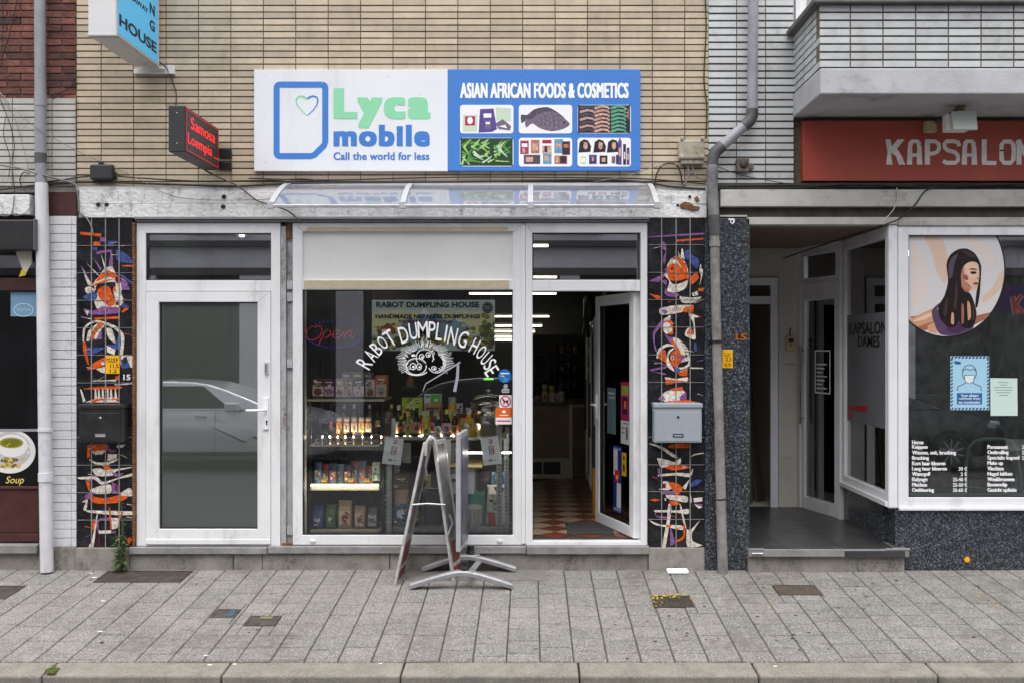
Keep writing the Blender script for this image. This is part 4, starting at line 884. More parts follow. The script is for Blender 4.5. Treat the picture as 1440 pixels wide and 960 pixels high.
# ---------------- letterboxes
def letterbox(a, b_, t, bt, col, dark, label):
    Yf = -.135; x0, x1, zb_, zt_ = R4(a, b_, t, bt, Yf)
    T = thing('letterbox', label, 'letterbox', ((x0 + x1) / 2, -.012, zb_), 'letterboxes beside the shopfront')
    build('body', MB().box(x0, x1, Yf, -.013, zb_, zt_ - .035), [col], T, bevel=.006)
    mb = MB(); mb.prism([(x0 - .006, zt_ - .0335), (x1 + .006, zt_ - .0335), (x1 + .006, zt_), (x0 - .006, zt_)], Yf - .010, -.013); build('lid', mb, [col], T, bevel=.005)
    build('door_panel', MB().box(x0 + .012, x1 - .012, Yf - .004, Yf, zb_ + .012, zt_ - .065), [col], T, bevel=.003)
    xm = (x0 + x1) / 2
    build('lock', MB().lathe([(.010, 0), (.010, -.004), (.007, -.006)], xm, Yf - .004, zt_ - .105, 12, 0, axis='y'), [ALU if dark else DARK], T)
    mb = MB(); mb.frame(xm - .04, xm + .04, zb_ + .045, zb_ + .07, .006, Yf - .008, Yf - .004); n_ = build('name_plate', mb, [BLKM if not dark else ALU], T)
    build('name_card', MB().box(xm - .033, xm + .033, Yf - .0055, Yf - .0041, zb_ + .051, zb_ + .064), [C((170, 172, 172), .5)], n_)
    return T
letterbox(111, 172, 568, 622, M('black_letterbox_paint', (.018, .018, .02), .38, var=.2, vs=8, dirt=.3, dcol=(.08, .075, .07), ds=9), True, 'black metal letterbox on the dark mosaic left of the white door')
letterbox(920, 987, 566.5, 622, M('grey_letterbox_paint', (.33, .37, .42), .4, var=.05, vs=5, dirt=.2, ds=6), False, 'blue grey metal letterbox on the mosaic right of the open entrance')
# ---------------- small plates and numbers
YEL = M('yellow_plate', lin((240, 178, 12)), .4)
def plate(a, b_, t, bt, Y, lines, label, dep=.006):
    T = thing('marker_plate', label, 'plate', (X((a + b_) / 2, Y), Y, Z(bt, Y)), 'yellow utility marker plates')
    build('plate', MB().pbox(a, b_, t, bt, Y - dep, dep - .0005), [YEL], T, bevel=.002)
    mb = MB()
    for l in lines: mb.ptext(l[0], *l[1:], Y - dep, .001, .015)
    mb.stroke([(a + 3, t + 8.2), (b_ - 4, t + 8.2)], 1, Y - dep, .0008); build('lettering', mb, [BLACK], T)
plate(148.5, 168, 500, 525, -.0205, [('H', 150, 154, 502.5, 507), ('10', 156, 162, 503, 506.8), ('6', 163, 166, 502.5, 507), ('11.5', 155, 166.5, 511, 517), ('1.2', 154.5, 164, 518.5, 523.5)], 'yellow utility marker plate on the left mosaic above the black letterbox')
plate(1016, 1030.5, 491.5, 517, -.021, [('-', 1018, 1020, 496, 497), ('..', 1023, 1027, 496.5, 498), ('2.3', 1020.5, 1028.5, 502, 507.5), ('0.9', 1019, 1027.5, 510, 515)], 'yellow utility marker plate on granite beside the drainpipe')
mb = MB(); mb.ptext('15', 173.5, 183.5, 526, 534, -.0205, .002, .03); solo('house_number', mb, [C((220, 220, 222), .5)], 'small white house number 15 on the left mosaic pilaster', 'house number')
mb = MB(); mb.ptext('15', 1034, 1049, 469, 478.5, -.0205, .012, .03); solo('house_number', mb, [M('bronze_number', lin((186, 110, 40)), .4, .5)], 'bronze house number 15 on the dark granite pillar', 'house number')
# ---------------- drainpipes
T = thing('drainpipe', 'grey and white drainpipe running down beside the white painted brick pier', 'drainpipe', (X(66, -.09), -.09, 0))
Yp = -.09; r1 = 7.6 * sc(Yp); r2 = 8.8 * sc(Yp)
pt = lambda a, b_, Y=Yp: (X(a, Y), Y, Z(b_, Y))
build('upper_pipe', MB().tube([pt(55, -170), pt(57.2, 225), pt(58.2, 262)], r1, 20), [GREY], T)
build('lower_pipe', MB().tube([pt(58.3, 258), pt(59.5, 320), pt(62.5, 560), pt(66, 803)], [r2 * .98, r2, r2, r2], 20), [WPIPE], T)
mb = MB()
build('collar', MB().tube([pt(57, 216), pt(57.1, 230)], r1 * 1.06, 20), [DGREY], T)
build('collar', MB().tube([pt(56.9, 132), pt(57, 150)], r1 * 1.08, 20), [GREY], T)
for a, h in ((602, 4), (664, 12)): build('collar', MB().tube([pt(63 + (a - 560) * .0145, a), pt(63 + (a - 560) * .0145, a + h)], r2 * 1.16, 20), [WPIPE], T)
T = thing('drainpipe', 'grey drainpipe with a dark elbow running down the granite pillar', 'drainpipe', (X(1016, -.1), -.1, 0))
Yp = -.1; r1 = 7.4 * sc(Yp)
build('upper_pipe', MB().tube([pt(1060.5, -170), pt(1058, 156)], r1, 20), [GREY], T)
build('elbow', MB().tube([pt(1058, 154), pt(1057.6, 163), pt(1054.5, 170), pt(1046, 178)], r1 * 1.14, 20), [DGREY], T)
build('slanted_pipe', MB().tube([pt(1047, 177), pt(1014, 207)], r1, 20), [GREY], T)
build('elbow', MB().tube([pt(1016, 205.5), pt(1006, 214), pt(1002.4, 222), pt(1001.8, 232)], r1 * 1.12, 20), [DGREY], T)
build('middle_pipe', MB().tube([pt(1001.8, 230), pt(1001.5, 262), pt(1004.5, 318)], r1 * 1.06, 20), [M('worn_grey_pipe', (.22, .215, .22), .5, var=.4, vs=10, dirt=.8, dcol=(.05, .05, .05), ds=6)], T)
build('joint', MB().tube([pt(1003.8, 303), pt(1005, 331)], [r1 * 1.2, r1 * 1.02], 20), [DGREY], T)
build('cast_pipe', MB().tube([pt(1004.7, 328), pt(1007, 440), pt(1010, 560), pt(1016.5, 808)], [r1 * .9, r1 * .9, r1 * .92, r1 * .98], 20), [CAST], T)
build('collar', MB().tube([pt(1004.9, 339), pt(1005, 347)], r1 * 1.05, 20), [CAST], T)
build('pipe_clip', MB().tube([pt(1008, 478), pt(1008.1, 482)], r1 * 1.1, 20).box(X(1000, -.1), X(1018, -.1), -.03, -.02, Z(482), Z(478)), [BLKM], T)
build('joint', MB().tube([pt(1013.8, 700), pt(1014, 702)], r1 * 1.0, 20), [BLKM], T)
# ---------------- boxes on the wall
T = thing('junction_box', 'black rounded cable box on the brick beside the yellow wall corner', 'junction box', (X(142), 0, Z(253)))
build('box_body', MB().pbox(125.5, 158, 231, 253, -.06, .058), [M('black_box_plastic', (.026, .027, .03), .5, var=.2)], T, bevel=.016, seg=3); build('clip', MB().pbox(157, 163, 243, 252, -.03, .028), [BLKM], T, bevel=.003); build('top_knob', MB().pbox(138, 145, 228, 232, -.045, .02), [BLKM], T, bevel=.003)
T = thing('junction_box', 'dirty cream junction box on the yellow brick near the bent drainpipe', 'junction box', (X(973), 0, Z(231)))
DC = M('dirty_cream_plastic', (.42, .38, .30), .55, var=.15, vs=8, dirt=.8, dcol=(.12, .09, .05), ds=7, stretch=2, dthr=.46)
build('box_body', MB().pbox(955, 991, 197, 224, -.07, .068), [DC], T, bevel=.012); build('lower_tray', MB().pbox(958, 990, 224.5, 231, -.055, .053), [DC], T, bevel=.006)
for a, b_ in ((959, 195), (988, 195), (959, 221), (988, 221)): build('screw_boss', MB().lathe([(.016, 0), (.016, -.012), (.010, -.015)], X(a, -.07), -.066, Z(b_, -.07), 12, 0, axis='y'), [DC], T)
T = thing('wall_socket', 'grimy brown cable outlet box on white brick under the bent drainpipe', 'wall box', (X(1046), 0, Z(244)))
DB = M('grimy_brown_box', (.13, .105, .09), .6, var=.4, vs=12); build('box_body', MB().pbox(1036, 1054, 223, 242, -.05, .049), [DB], T, bevel=.008); build('dial', MB().lathe([(.03, 0), (.03, -.012), (.016, -.016)], X(1046, -.05), -.049, Z(231, -.05), 16, 0, axis='y'), [M('grimy_dial', (.05, .04, .035), .5)], T); build('side_plug', MB().pbox(1053, 1060, 230, 238, -.035, .03), [DB], T, bevel=.004)
# ---------------- cables
def cable(pts, r, label, m=CBL, Y=-.03, ys=None):
    P = [(X(a, Y), (ys[i] if ys else Y), Z(b_, Y)) for i, (a, b_) in enumerate(pts)]
    # smooth with Catmull-Rom
    out = []
    for i in range(len(P) - 1):
        p0, p1, p2, p3 = [Vector(P[max(0, min(len(P) - 1, j))]) for j in (i - 1, i, i + 1, i + 2)]
        for k in range(5):
            t = k / 5; out.append(.5 * ((2 * p1) + (p2 - p0) * t + (2 * p0 - 5 * p1 + 4 * p2 - p3) * t * t + (3 * p1 - 3 * p2 + p3 - p0) * t ** 3))
    out.append(Vector(P[-1]))
    return solo('cable', MB().tube(out, r, 6), [m], label, 'cable')
cable([(66, 256), (90, 253), (108, 250), (126, 248)], .006, 'black cable entering the black rounded box from the left')
cable([(158, 247), (187, 250), (277, 255), (373, 254), (420, 252), (440, 253)], .0055, 'black cable leaving the black rounded box to the right')
cable([(-6, 268), (60, 260), (130, 256.5), (220, 259), (330, 262), (420, 258), (640, 256), (830, 253), (900, 256), (946, 263), (992, 266)], .008, 'long black cable along the foot of the yellow brick', Y=-.026)
cable([(350, 251), (460, 253.5), (640, 249.5), (800, 250), (905, 252), (992, 259)], .0055, 'thin black cable just under the long white and blue sign', Y=-.022)
cable([(-6, 233), (29, 238), (60, 247), (102, 258), (108, 266), (110.5, 285), (112, 300), (120, 306), (127, 318), (129, 330)], .0075, 'grey cable crossing the left drainpipe and dropping onto the mosaic', CBG, -.05, [-.11, -.11, -.125, -.05, -.05, -.05, -.05, -.035, -.03, -.03])
cable([(0, 130), (50, 177), (110, 213), (187, 248), (240, 275), (300, 281.5), (385, 280)], .0026, 'thin slack wire sagging diagonally from the left house', CBG, -.05, [-.05, -.15, -.05, -.04, -.045, -.045, -.045])
cable([(294, 243), (312, 252), (335, 262), (358, 280), (372, 286), (405, 297), (424, 314)], .0065, 'dark cable hanging from the LED display to the window top', M('dark_grey_cable', (.07, .068, .065), .5), -.045, [-.14, -.10, -.06, -.05, -.05, -.05, -.045])
cable([(222, 86), (236, 98), (243, 116), (248, 132), (249, 152)], .0045, 'short black cable linking the blue light box and the LED display', CBL, -.02, [-.06, -.05, -.025, -.025, -.05])
cable([(28, -20), (22, 10), (10, 60), (-4, 95)], .0035, 'black wire slanting across the red brick', CBL, -.02)
cable([(1, -20), (4, 30), (2, 70), (-5, 95)], .003, 'second black wire hanging at the edge of the red brick', CBL, -.02)
cable([(108, 100), (103, 118), (92, 128), (80, 132), (73, 135), (76, 139)], .0045, 'black cable end curling below the red brick', CBL, -.02)
cable([(0, 140), (14, 175), (20, 205), (17, 232), (20, 262), (22, 290)], .003, 'black wire hanging down the pale tiled band', CBL, -.035)
cable([(8, 165), (5, 190), (14, 222), (12, 250)], .0025, 'thin wire looping on the pale tiled band', CBL, -.035)
cable([(-2, 128), (20, 165), (36, 215), (46, 246)], .0025, 'thin wire slanting over the pale tiled band to the drainpipe', CBG, -.035, [-.035, -.035, -.05, -.09])
cable([(46, 282), (38, 298), (22, 304), (18, 298)], .003, 'pale wire loop hanging over the white cornice', CBG, -.13)
cable([(-2, 303), (10, 304), (17, 298), (20, 275)], .004, 'pale wire rising over the white cornice', CBG, -.13)
cable([(30, 262), (28, 252), (33, 243), (42, 245)], .004, 'black cable loop beside the left drainpipe', CBL, -.035)
cable([(920, 262), (924, 244), (933, 232), (948, 231), (956, 240), (960, 262)], .0065, 'black cable arch beside the dirty cream junction box', CBL, -.03)
cable([(967, 231), (968, 250), (960, 262)], .006, 'grey cable dropping from the dirty cream junction box', CBG, -.035)
cable([(973, 231), (977, 246), (986, 252), (998, 253)], .0055, 'grey cable bending from the cream junction box to the drainpipe', CBG, -.035)
cable([(835, 256), (880, 248), (905, 240), (935, 233), (995, 231)], .003, 'thin wire rising from the sign corner towards the junction box', CBG, -.045)
cable([(991, -20), (993, 40), (990, 110), (994, 150), (993, 195)], .0055, 'black cable down the joint of yellow and white brick', CBL, -.02)
cable([(1008, 262), (1120, 261), (1240, 263), (1330, 260), (1445, 262)], .0085, 'black cable along the bottom of the red salon sign', CBL, -.035)
cable([(1008, 264), (1090, 265.5), (1200, 259.5), (1300, 263), (1445, 258.5)], .0055, 'thin black cable beneath the red salon sign', CBL, -.05)
cable([(1008, 234), (1040, 246), (1085, 255), (1110, 259)], .003, 'thin wire sagging below the grimy brown box', CBL, -.02)
cable([(1261, 264), (1262, 278), (1258, 292), (1250, 303), (1241, 312), (1241, 316)], .004, 'pale cable hanging over the salon beam', C((190, 186, 176), .5), -.068)
cable([(1318, 261), (1300, 270), (1287, 288), (1268, 306), (1245, 316), (1200, 330), (1150, 347)], .0055, 'black cable from the salon beam along the porch ceiling', CBL, -.068, [-.068, -.068, -.068, -.05, .0, .5, 1.0])
# ---------------- salon sign and floodlight
T = thing('salon_sign', 'red salon sign board with chunky white lettering under the balcony', 'sign', (X(1290), 0, Z(256)))
build('board', MB().box(X(1128), xk1, -.028, .05, Z(255.5), Z(171)), [M('faded_red_board', (.41, .065, .038), .45, var=.12, vs=3, dirt=.5, dcol=(.22, .045, .03), ds=2.2, stretch=1.5, dthr=.5)], T, bevel=.003)
mb = MB(); Yk = -.028; W7 = 7.4
def A_(x):
    mb.stroke([(x + 3.4, 232), (x + 4.2, 206), (x + 6.5, 200)], 7.4, Yk, .0021, 0, 5); mb.stroke([(x + 17.6, 232), (x + 17.2, 208), (x + 15, 200)], 7.8, Yk, .0022, 0, 5); mb.stroke([(x + 3.2, 203.5), (x + 7, 199.2), (x + 14.5, 199.2), (x + 18, 203.5)], 5.4, Yk, .0025); mb.stroke([(x + 4, 218.5), (x + 17, 218.5)], 4.6, Yk, .0018)
mb.pprism([(1245, 196.5), (1252, 196.5), (1254, 206), (1253, 218), (1255, 232), (1246, 232), (1248, 214)], Yk, .002)
mb.pprism([(1253.5, 207), (1262, 196.5), (1272, 196.5), (1260, 211), (1252, 214)], Yk, .0023); mb.pprism([(1253, 211), (1261, 209), (1268, 220), (1273, 232), (1264, 232), (1260, 220), (1254, 216)], Yk, .0026)
A_(1275.5)
mb.stroke([(1304, 232), (1304, 199)], 7.2, Yk, .002); mb.stroke([(1301, 199.2), (1315, 199.2), (1320, 203), (1320.5, 209), (1318, 214), (1312, 216.5), (1303, 216.5)], 5.6, Yk, .0023)
mb.stroke([(1349, 206), (1347, 200.5), (1341, 199), (1331, 199.2), (1328, 203), (1328.5, 208), (1333, 212), (1343, 214.5), (1347, 219), (1347, 226), (1343, 229.5), (1331, 229.5), (1326, 227)], 5.8, Yk, .0021)
A_(1352.5)
mb.stroke([(1384, 196.5), (1384, 229)], 7, Yk, .002); mb.stroke([(1381, 229.3), (1401, 229.8)], 5.8, Yk, .0023)
mb.stroke([(1408, 213), (1408.5, 204), (1412, 199.5), (1421, 199.5), (1425, 204), (1425.5, 214), (1425, 225), (1421, 229.5), (1412, 229.5), (1408.5, 225), (1408, 211)], 6.2, Yk, .0021)
mb.stroke([(1433, 232), (1433, 197)], 7, Yk, .002); mb.stroke([(1431, 198), (1450, 231)], 7.5, Yk, .0023); mb.stroke([(1450, 232), (1450, 197)], 7, Yk, .0026)
build('lettering', mb, [M('sign_lettering_white', (.85, .83, .80), .5, var=.08, dirt=.3, ds=8)], T)
T = thing('floodlight', 'small white floodlight on a short arm in front of the red salon sign', 'floodlight', (X(1310), -.03, Z(187)))
build('wall_base', MB().pbox(1302, 1318, 170, 186, -.09, .061), [C((176, 164, 130), .5)], T, bevel=.008)
ya = -.36
build('arm', MB().tube([(X(1314, -.06), -.09, Z(174, -.06)), (X(1333, -.2), -.2, Z(163, -.2)), (X(1349, ya), ya, Z(152, ya))], .012, 8), [M('arm_bronze', (.12, .10, .07), .45, .5)], T)
build('swivel', MB().lathe([(.022, -.03), (.026, -.025), (.026, .025), (.022, .03)], X(1351, ya), ya, Z(151, ya), 12, 0, axis='x'), [M('arm_brass', (.2, .17, .1), .4, .6)], T)
mb = MB(); mb.box(X(1338, -.5), X(1371, -.5), -.42, -.33, Z(184, -.42), Z(160, -.42)); build('lamp_housing', mb, [C((222, 222, 214), .4)], T, bevel=.01)
mb = MB(); mb.slab((X(1337.5, -.43), -.455, Z(185, -.43)), (X(1371.5, -.43) - X(1337.5, -.43), 0, 0), (0, .03, Z(158, -.43) - Z(185, -.43)), .02); build('lamp_glass', mb, [C((196, 206, 198), .3)], T, bevel=.004)
# ---------------- posters on the salon window
Yg = .0295
T = thing('portrait_poster', 'round poster of a woman with long dark hair on the salon window', 'poster', (X(1345), Yg, Z(472)))
circ = [(1331 + 83 * math.cos(rad(a)), 380 + 94.5 * math.sin(rad(a))) for a in range(0, 360, 5)]
clip = lambda pts, g=0: [(max(1278 + g * 0, x), max(332.5, y)) for x, y in pts]
mb = MB(); mb.pprism(clip(circ), Yg, .0012, 0); n_ = 0
def PP(m, *pts):
    global n_
    n_ += 1
    # keep inside the round sheet
    o_ = []
    for x, y in pts:
        dx, dy = x - 1331, y - 380; q = math.hypot(dx / 80.8, dy / 92.3)
        if q > 1: dx, dy = dx / q, dy / q
        o_.append((max(1278.3, 1331 + dx), max(333, 380 + dy)))
    mb.pprism(o_, Yg, .0012 + .00012 * n_, m)
c2 = [(1331 + 81 * math.cos(rad(a)), 380 + 92.5 * math.sin(rad(a))) for a in range(0, 360, 5)]
mb.pprism(clip(c2), Yg, .0013, 1)
def PS(m, *pts): PP(m, *smooth(list(pts), 4))
PS(2, (1300, 334), (1322, 334), (1330, 350), (1334, 380), (1328, 398), (1318, 384), (1310, 355)); PS(2, (1411, 380), (1411, 400), (1400, 414), (1384, 426), (1380, 420), (1396, 404), (1404, 388))
PS(10, (1282, 345), (1298, 360), (1304, 400), (1296, 430), (1282, 430)); PS(10, (1345, 336), (1380, 340), (1398, 360), (1392, 378), (1372, 350))
PP(3, (1279, 446), (1310, 440), (1330, 455), (1395, 441), (1386, 452), (1343, 471), (1300, 460))
PS(3, (1277, 452), (1300, 441), (1318, 434), (1330, 444), (1328, 454), (1308, 462), (1288, 470), (1277, 468)); PS(4, (1277, 452), (1298, 440), (1316, 433), (1328, 442), (1318, 450), (1300, 456), (1279, 464))
PS(12, (1283, 452), (1300, 443), (1314, 438), (1312, 443), (1298, 450)); PP(4, (1304, 458), (1316, 452), (1318, 469), (1306, 467))
PS(5, (1310, 438), (1320, 427), (1334, 424), (1352, 438), (1366, 446), (1368, 464), (1344, 472), (1322, 470), (1314, 456)); PS(9, (1318, 434), (1330, 428), (1340, 438), (1336, 450), (1326, 446)); PS(11, (1330, 462), (1345, 455), (1362, 458), (1350, 468), (1336, 468))
PS(4, (1344, 398), (1362, 402), (1362, 424), (1366, 444), (1352, 452), (1338, 440), (1342, 420)); PS(3, (1350, 404), (1362, 405), (1362, 412), (1352, 414))
PS(7, (1348, 372), (1360, 366), (1371, 366), (1376, 374), (1375.5, 381), (1378.6, 390), (1375.5, 393), (1376.2, 398), (1374, 404), (1370, 409), (1362, 409), (1352, 402), (1347, 388))
PS(12, (1358, 372), (1368, 370), (1374, 378), (1374, 388), (1366, 392), (1360, 384)); PS(13, (1350, 392), (1358, 396), (1366, 404), (1362, 409), (1352, 402)); PS(13, (1349, 376), (1355, 374), (1355, 394), (1349, 392))
PS(6, (1331, 372), (1336, 359), (1347, 351), (1359, 350), (1370, 356), (1377, 367), (1379, 376), (1372, 369), (1362, 369), (1354, 376), (1351, 388), (1352, 404), (1350, 424), (1351, 444), (1344, 458), (1333, 460), (1322, 448), (1319, 432), (1328, 416), (1333, 396))
PS(6, (1350, 404), (1356, 410), (1364, 413), (1369, 424), (1373, 440), (1370, 456), (1362, 462), (1352, 458), (1346, 440)); PS(6, (1375, 368), (1379.5, 374), (1379, 392), (1377.5, 414), (1374, 432), (1371.5, 430), (1373, 412), (1376.5, 394), (1377, 380))
PS(14, (1334, 372), (1340, 361), (1347, 358), (1342, 370), (1339, 388), (1334, 392)); PS(15, (1352, 352), (1364, 355), (1372, 362), (1362, 361)); PS(15, (1344, 396), (1347, 410), (1344, 436), (1341, 430)); PS(3, (1352, 428), (1355, 430), (1355, 452), (1352, 455)); PS(4, (1360, 424), (1364, 428), (1365, 446), (1361, 450)); PS(15, (1330, 420), (1333, 424), (1330, 446), (1326, 440)); PS(4, (1338, 440), (1341, 442), (1341, 456), (1337, 454)); PS(15, (1368, 426), (1370, 430), (1370, 448), (1367, 450))
PS(6, (1362, 379.3), (1367, 377.6), (1373, 378.8), (1373, 380), (1367, 379.4)); PS(0, (1364, 383.6), (1369, 382), (1373.2, 383.6), (1370, 385.6), (1366, 385.2)); PS(13, (1363, 382.4), (1368, 381), (1373, 382.4), (1368, 382.4)); PS(8, (1368, 398.6), (1372, 396.8), (1376, 398.4), (1374, 400.4), (1370, 400.8)); PS(6, (1369, 398.9), (1375.4, 398.5), (1372, 399.4)); PS(8, (1374, 391), (1377, 391.6), (1375, 393)); PS(8, (1354, 386), (1360, 388), (1361, 394), (1355, 393))
build('printed_sheet', mb, [BLACK, M('poster_pale', lin((216, 212, 214)), .3), C((222, 192, 172), .3), C((168, 106, 84), .3), C((206, 158, 126), .3), C((92, 66, 96), .3), C((32, 24, 26), .3), C((226, 186, 160), .3), C((150, 96, 84), .3), C((226, 220, 226), .3), C((226, 212, 206), .3), C((70, 46, 78), .3), C((234, 196, 168), .3), C((186, 130, 104), .3), C((86, 76, 88), .3), C((66, 48, 44), .3)], T)
T = thing('safety_poster', 'pale blue face mask poster with striped border on the salon window', 'poster', (X(1364), Yg, Z(576)))
mb = MB(); mb.pprism([(1336.5, 500.5), (1391, 500.5), (1391, 576), (1336.5, 576)], Yg, .001, 0)
for i in range(11): 
    xx = 1337 + i * 4.95
    for t_ in (500.8, 572.6): mb.pprism([(xx, t_ + 3), (xx + 2.6, t_ + 3), (min(xx + 4.4, 1391), t_), (min(xx + 1.8, 1391), t_)], Yg, .0013, 1)
for i in range(14):
    yy = 504.5 + i * 4.9
    for a_ in (1336.8, 1387.8): mb.pprism([(a_, yy + 3), (a_, yy + .5), (a_ + 3, yy - 1.7), (a_ + 3, yy + .9)], Yg, .0012, 1)
mb.pprism([(1342, 507), (1351, 508), (1351, 512), (1342, 511.5)], Yg, .0014, 2)
head = [(1363 + 10 * math.cos(rad(a)), 524 + 11.5 * math.sin(rad(a))) for a in range(0, 361, 24)]
mb.stroke(head, 1, Yg, .0014, 1); mb.stroke([(1353, 522), (1358, 518), (1364, 520), (1370, 518), (1373, 523)], 1, Yg, .0015, 1); mb.stroke([(1346, 549), (1347, 543), (1358, 538), (1358, 534)], 1, Yg, .0014, 1); mb.stroke([(1380, 549), (1379, 543), (1368, 538), (1368, 534)], 1, Yg, .0014, 1)
mb.pprism([(1356, 527), (1370, 527), (1369, 536), (1363, 539), (1357, 536)], Yg, .0016, 3); mb.stroke([(1356, 527), (1370, 527), (1369, 536), (1363, 539), (1357, 536), (1356, 527)], .8, Yg, .0018, 1)
mb.pprism([(1345.5, 552), (1381, 552), (1381, 568), (1345.5, 568)], Yg, .0013, 2)
for i, (s_, a, b_) in enumerate((('Voor elkaars', 1351, 1376), ('veiligheid: draag', 1348, 1379), ('een mondmasker', 1348, 1379))): mb.ptext(s_, a, b_, 553.4 + 4.7 * i, 557.4 + 4.7 * i, Yg - .0013, .0004, .02, 3)
build('printed_sheet', mb, [C((168, 212, 236), .5), C((38, 62, 92), .5), C((32, 96, 160), .5), C((225, 236, 242), .5)], T)
T = thing('notice_sheet', 'pale paper notice taped inside the salon window beside the face mask poster', 'notice', (X(1412), Yg, Z(584)))
build('paper', MB().pprism([(1392.5, 531), (1430.5, 531.5), (1431, 584), (1393, 584)], Yg, .0008), [C((206, 226, 220), .6)], T)
mb = MB()
for i, (a, b_) in enumerate(((1404, 1418), (1406, 1416), (1398, 1424), (1399, 1423), (1401, 1421), (1405, 1418))): mb.stroke([(a, 537 + i * 3.6), (b_, 537 + i * 3.6)], .8, Yg - .0008, .0003)
build('printed_line', mb, [C((110, 124, 124), .6)], T)
mb = MB(); mb.ell(1360, 786, 4.2, 4.2, -.0205, .003, 0, 16); mb.ell(1360, 786, 2.8, 2.8, -.0232, .002, 1, 14)
solo('marker_disc', mb, [C((226, 160, 20), .4), C((244, 186, 40), .4)], 'small round yellow marker on the granite under the salon window', 'marker')
T = thing('hook', 'small white metal hook above the granite pillar', 'hook', (X(1028), -.02, Z(316)))
build('hook_plate', MB().pbox(1024.5, 1032, 307.5, 310, -.035, .014), [WHITE], T); mb = MB(); mb.tube([(X(1025.5), -.045, Z(309)), (X(1025.5), -.045, Z(314)), (X(1028), -.045, Z(316)), (X(1030.5), -.045, Z(314)), (X(1030.5), -.045, Z(309))], .006, 8); build('hook_loop', mb, [WHITE], T)
# ---------------- porch things
T = thing('intercom', 'beige intercom panel on the cream porch wall', 'intercom', (X(1111, 1.9), 1.9, Z(494, 1.9)))
build('panel', MB().pbox(1105.5, 1119, 473, 493, 1.86, .038), [C((196, 178, 134), .4)], T, bevel=.006); build('speaker_grille', MB().pbox(1109, 1116, 476, 481, 1.857, .003), [BLACK], T); build('button', MB().lathe([(.012, 0), (.010, -.005)], X(1112, 1.86), 1.86, Z(485, 1.86), 10, 0, axis='y'), [C((120, 100, 60), .4)], T)
mb = MB(); mb.tube([(X(1111.5, 1.88), 1.885, Z(473, 1.88)), (X(1111, 1.88), 1.885, Z(467, 1.88)), (X(1112, 1.88), 1.885, Z(461, 1.88))], .006, 6); build('cable_stub', mb, [CBL], T)
T = thing('name_tag', 'small handwritten name tag under the intercom', 'name tag', (X(1111, 1.9), 1.9, Z(515, 1.9)))
build('tag_card', MB().pbox(1103, 1119, 508.5, 515, 1.894, .005), [C((206, 202, 188), .6)], T); build('scribble', MB().stroke([(1105, 512), (1107, 510.5), (1109, 513), (1112, 510.5), (1114, 513), (1117, 511)], .8, 1.894, .001), [BLACK], T)
# ---------------- left neighbour things
T = thing('awning_cassette', 'black roller awning box above the dark neighbouring window', 'awning', (X(0), 0, Z(352)))
build('cassette', MB().box(X(-160, -.17), X(47, -.17), -.17, .05, Z(352, -.17), Z(309, -.17)), [M('black_awning_box', (.018, .018, .02), .35, var=.3, vs=4, dirt=.3, ds=3)], T, bevel=.01)
build('end_cap', MB().box(X(47.3, -.17), X(50, -.17), -.18, .05, Z(352, -.17), Z(308, -.17)), [M('grey_cap', (.10, .10, .11), .4)], T, bevel=.004)
T = thing('table_flag', 'small hanging cream cloth pennant with yellow tip below the awning box', 'pennant', (X(38), -.05, Z(390)))
mb = MB(); mb.prism([(X(27), Z(356)), (X(33), Z(351)), (X(50), Z(351.5)), (X(49), Z(372)), (X(41), Z(386)), (X(36), Z(378))], -.056, -.050); build('cloth', mb, [C((214, 206, 190), .8)], T, bevel=.002)
mb = MB(); mb.prism([(X(36.3), Z(379)), (X(41.8), Z(384)), (X(41), Z(388)), (X(32), Z(390))], -.058, -.049); build('yellow_tip', mb, [C((220, 190, 60), .7)], T)
mb = MB(); mb.tube([(X(45), -.053, Z(351)), (X(45), -.053, Z(340))], .003, 6); build('string', mb, [CBL], T)
T = thing('window_sticker', 'pale blue square sticker with an oval mark on the dark neighbouring window', 'sticker', (X(34), .059, Z(445)))
build('sticker_sheet', MB().pprism([(15, 411), (52, 411), (52, 445), (15, 445)], .0598, .001), [C((120, 160, 190), .4)], T)
mb = MB(); mb.stroke([(33 + 13.5 * math.cos(rad(a)), 436 + 9 * math.sin(rad(a))) for a in range(0, 361, 20)], 1, .0588, .0008); mb.stroke([(24, 433), (26, 438), (29, 433), (31, 438), (35, 433), (37, 438), (41, 434), (43, 438)], .9, .0588, .0008); build('oval_mark', mb, [C((210, 226, 238), .4)], T)
T = thing('soup_poster', 'black poster of a soup bowl low on the dark neighbouring window', 'poster', (X(10), .05, Z(684)))
yq = .0585
mb = MB(); mb.box(X(-60), X(51.5), yq, .0599, Z(684), Z(607)); mb.box(X(-60), X(51.5), yq - .004, .0599, Z(607), Z(603.5), 1)
mb.ell(14, 634, 36, 31, yq, .001, 2, 40); mb.ell(13, 632, 31, 25, yq, .0012, 6, 40); mb.ell(17, 626, 22, 16, yq, .0014, 2, 30); mb.ell(16, 622, 17, 7.5, yq, .0016, 3, 24); mb.ell(16, 622, 14, 5.6, yq, .0018, 4, 24); mb.stroke([(36, 624), (43, 628), (44, 634), (38, 636)], 2.4, yq, .0018, 2)
rr_ = random.Random(8)
for k in range(20): mb.ell(rr_.uniform(0, 32), rr_.uniform(644, 656), rr_.uniform(2, 4.2), rr_.uniform(1.6, 3.2), yq, .0019 + k * .00005, rr_.choice((5, 3, 5, 7)), 9)
for k in range(9): mb.ell(rr_.uniform(8, 24), rr_.uniform(619, 626), 1.6, 1, yq, .003 + k * .00004, rr_.choice((7, 5)), 8)
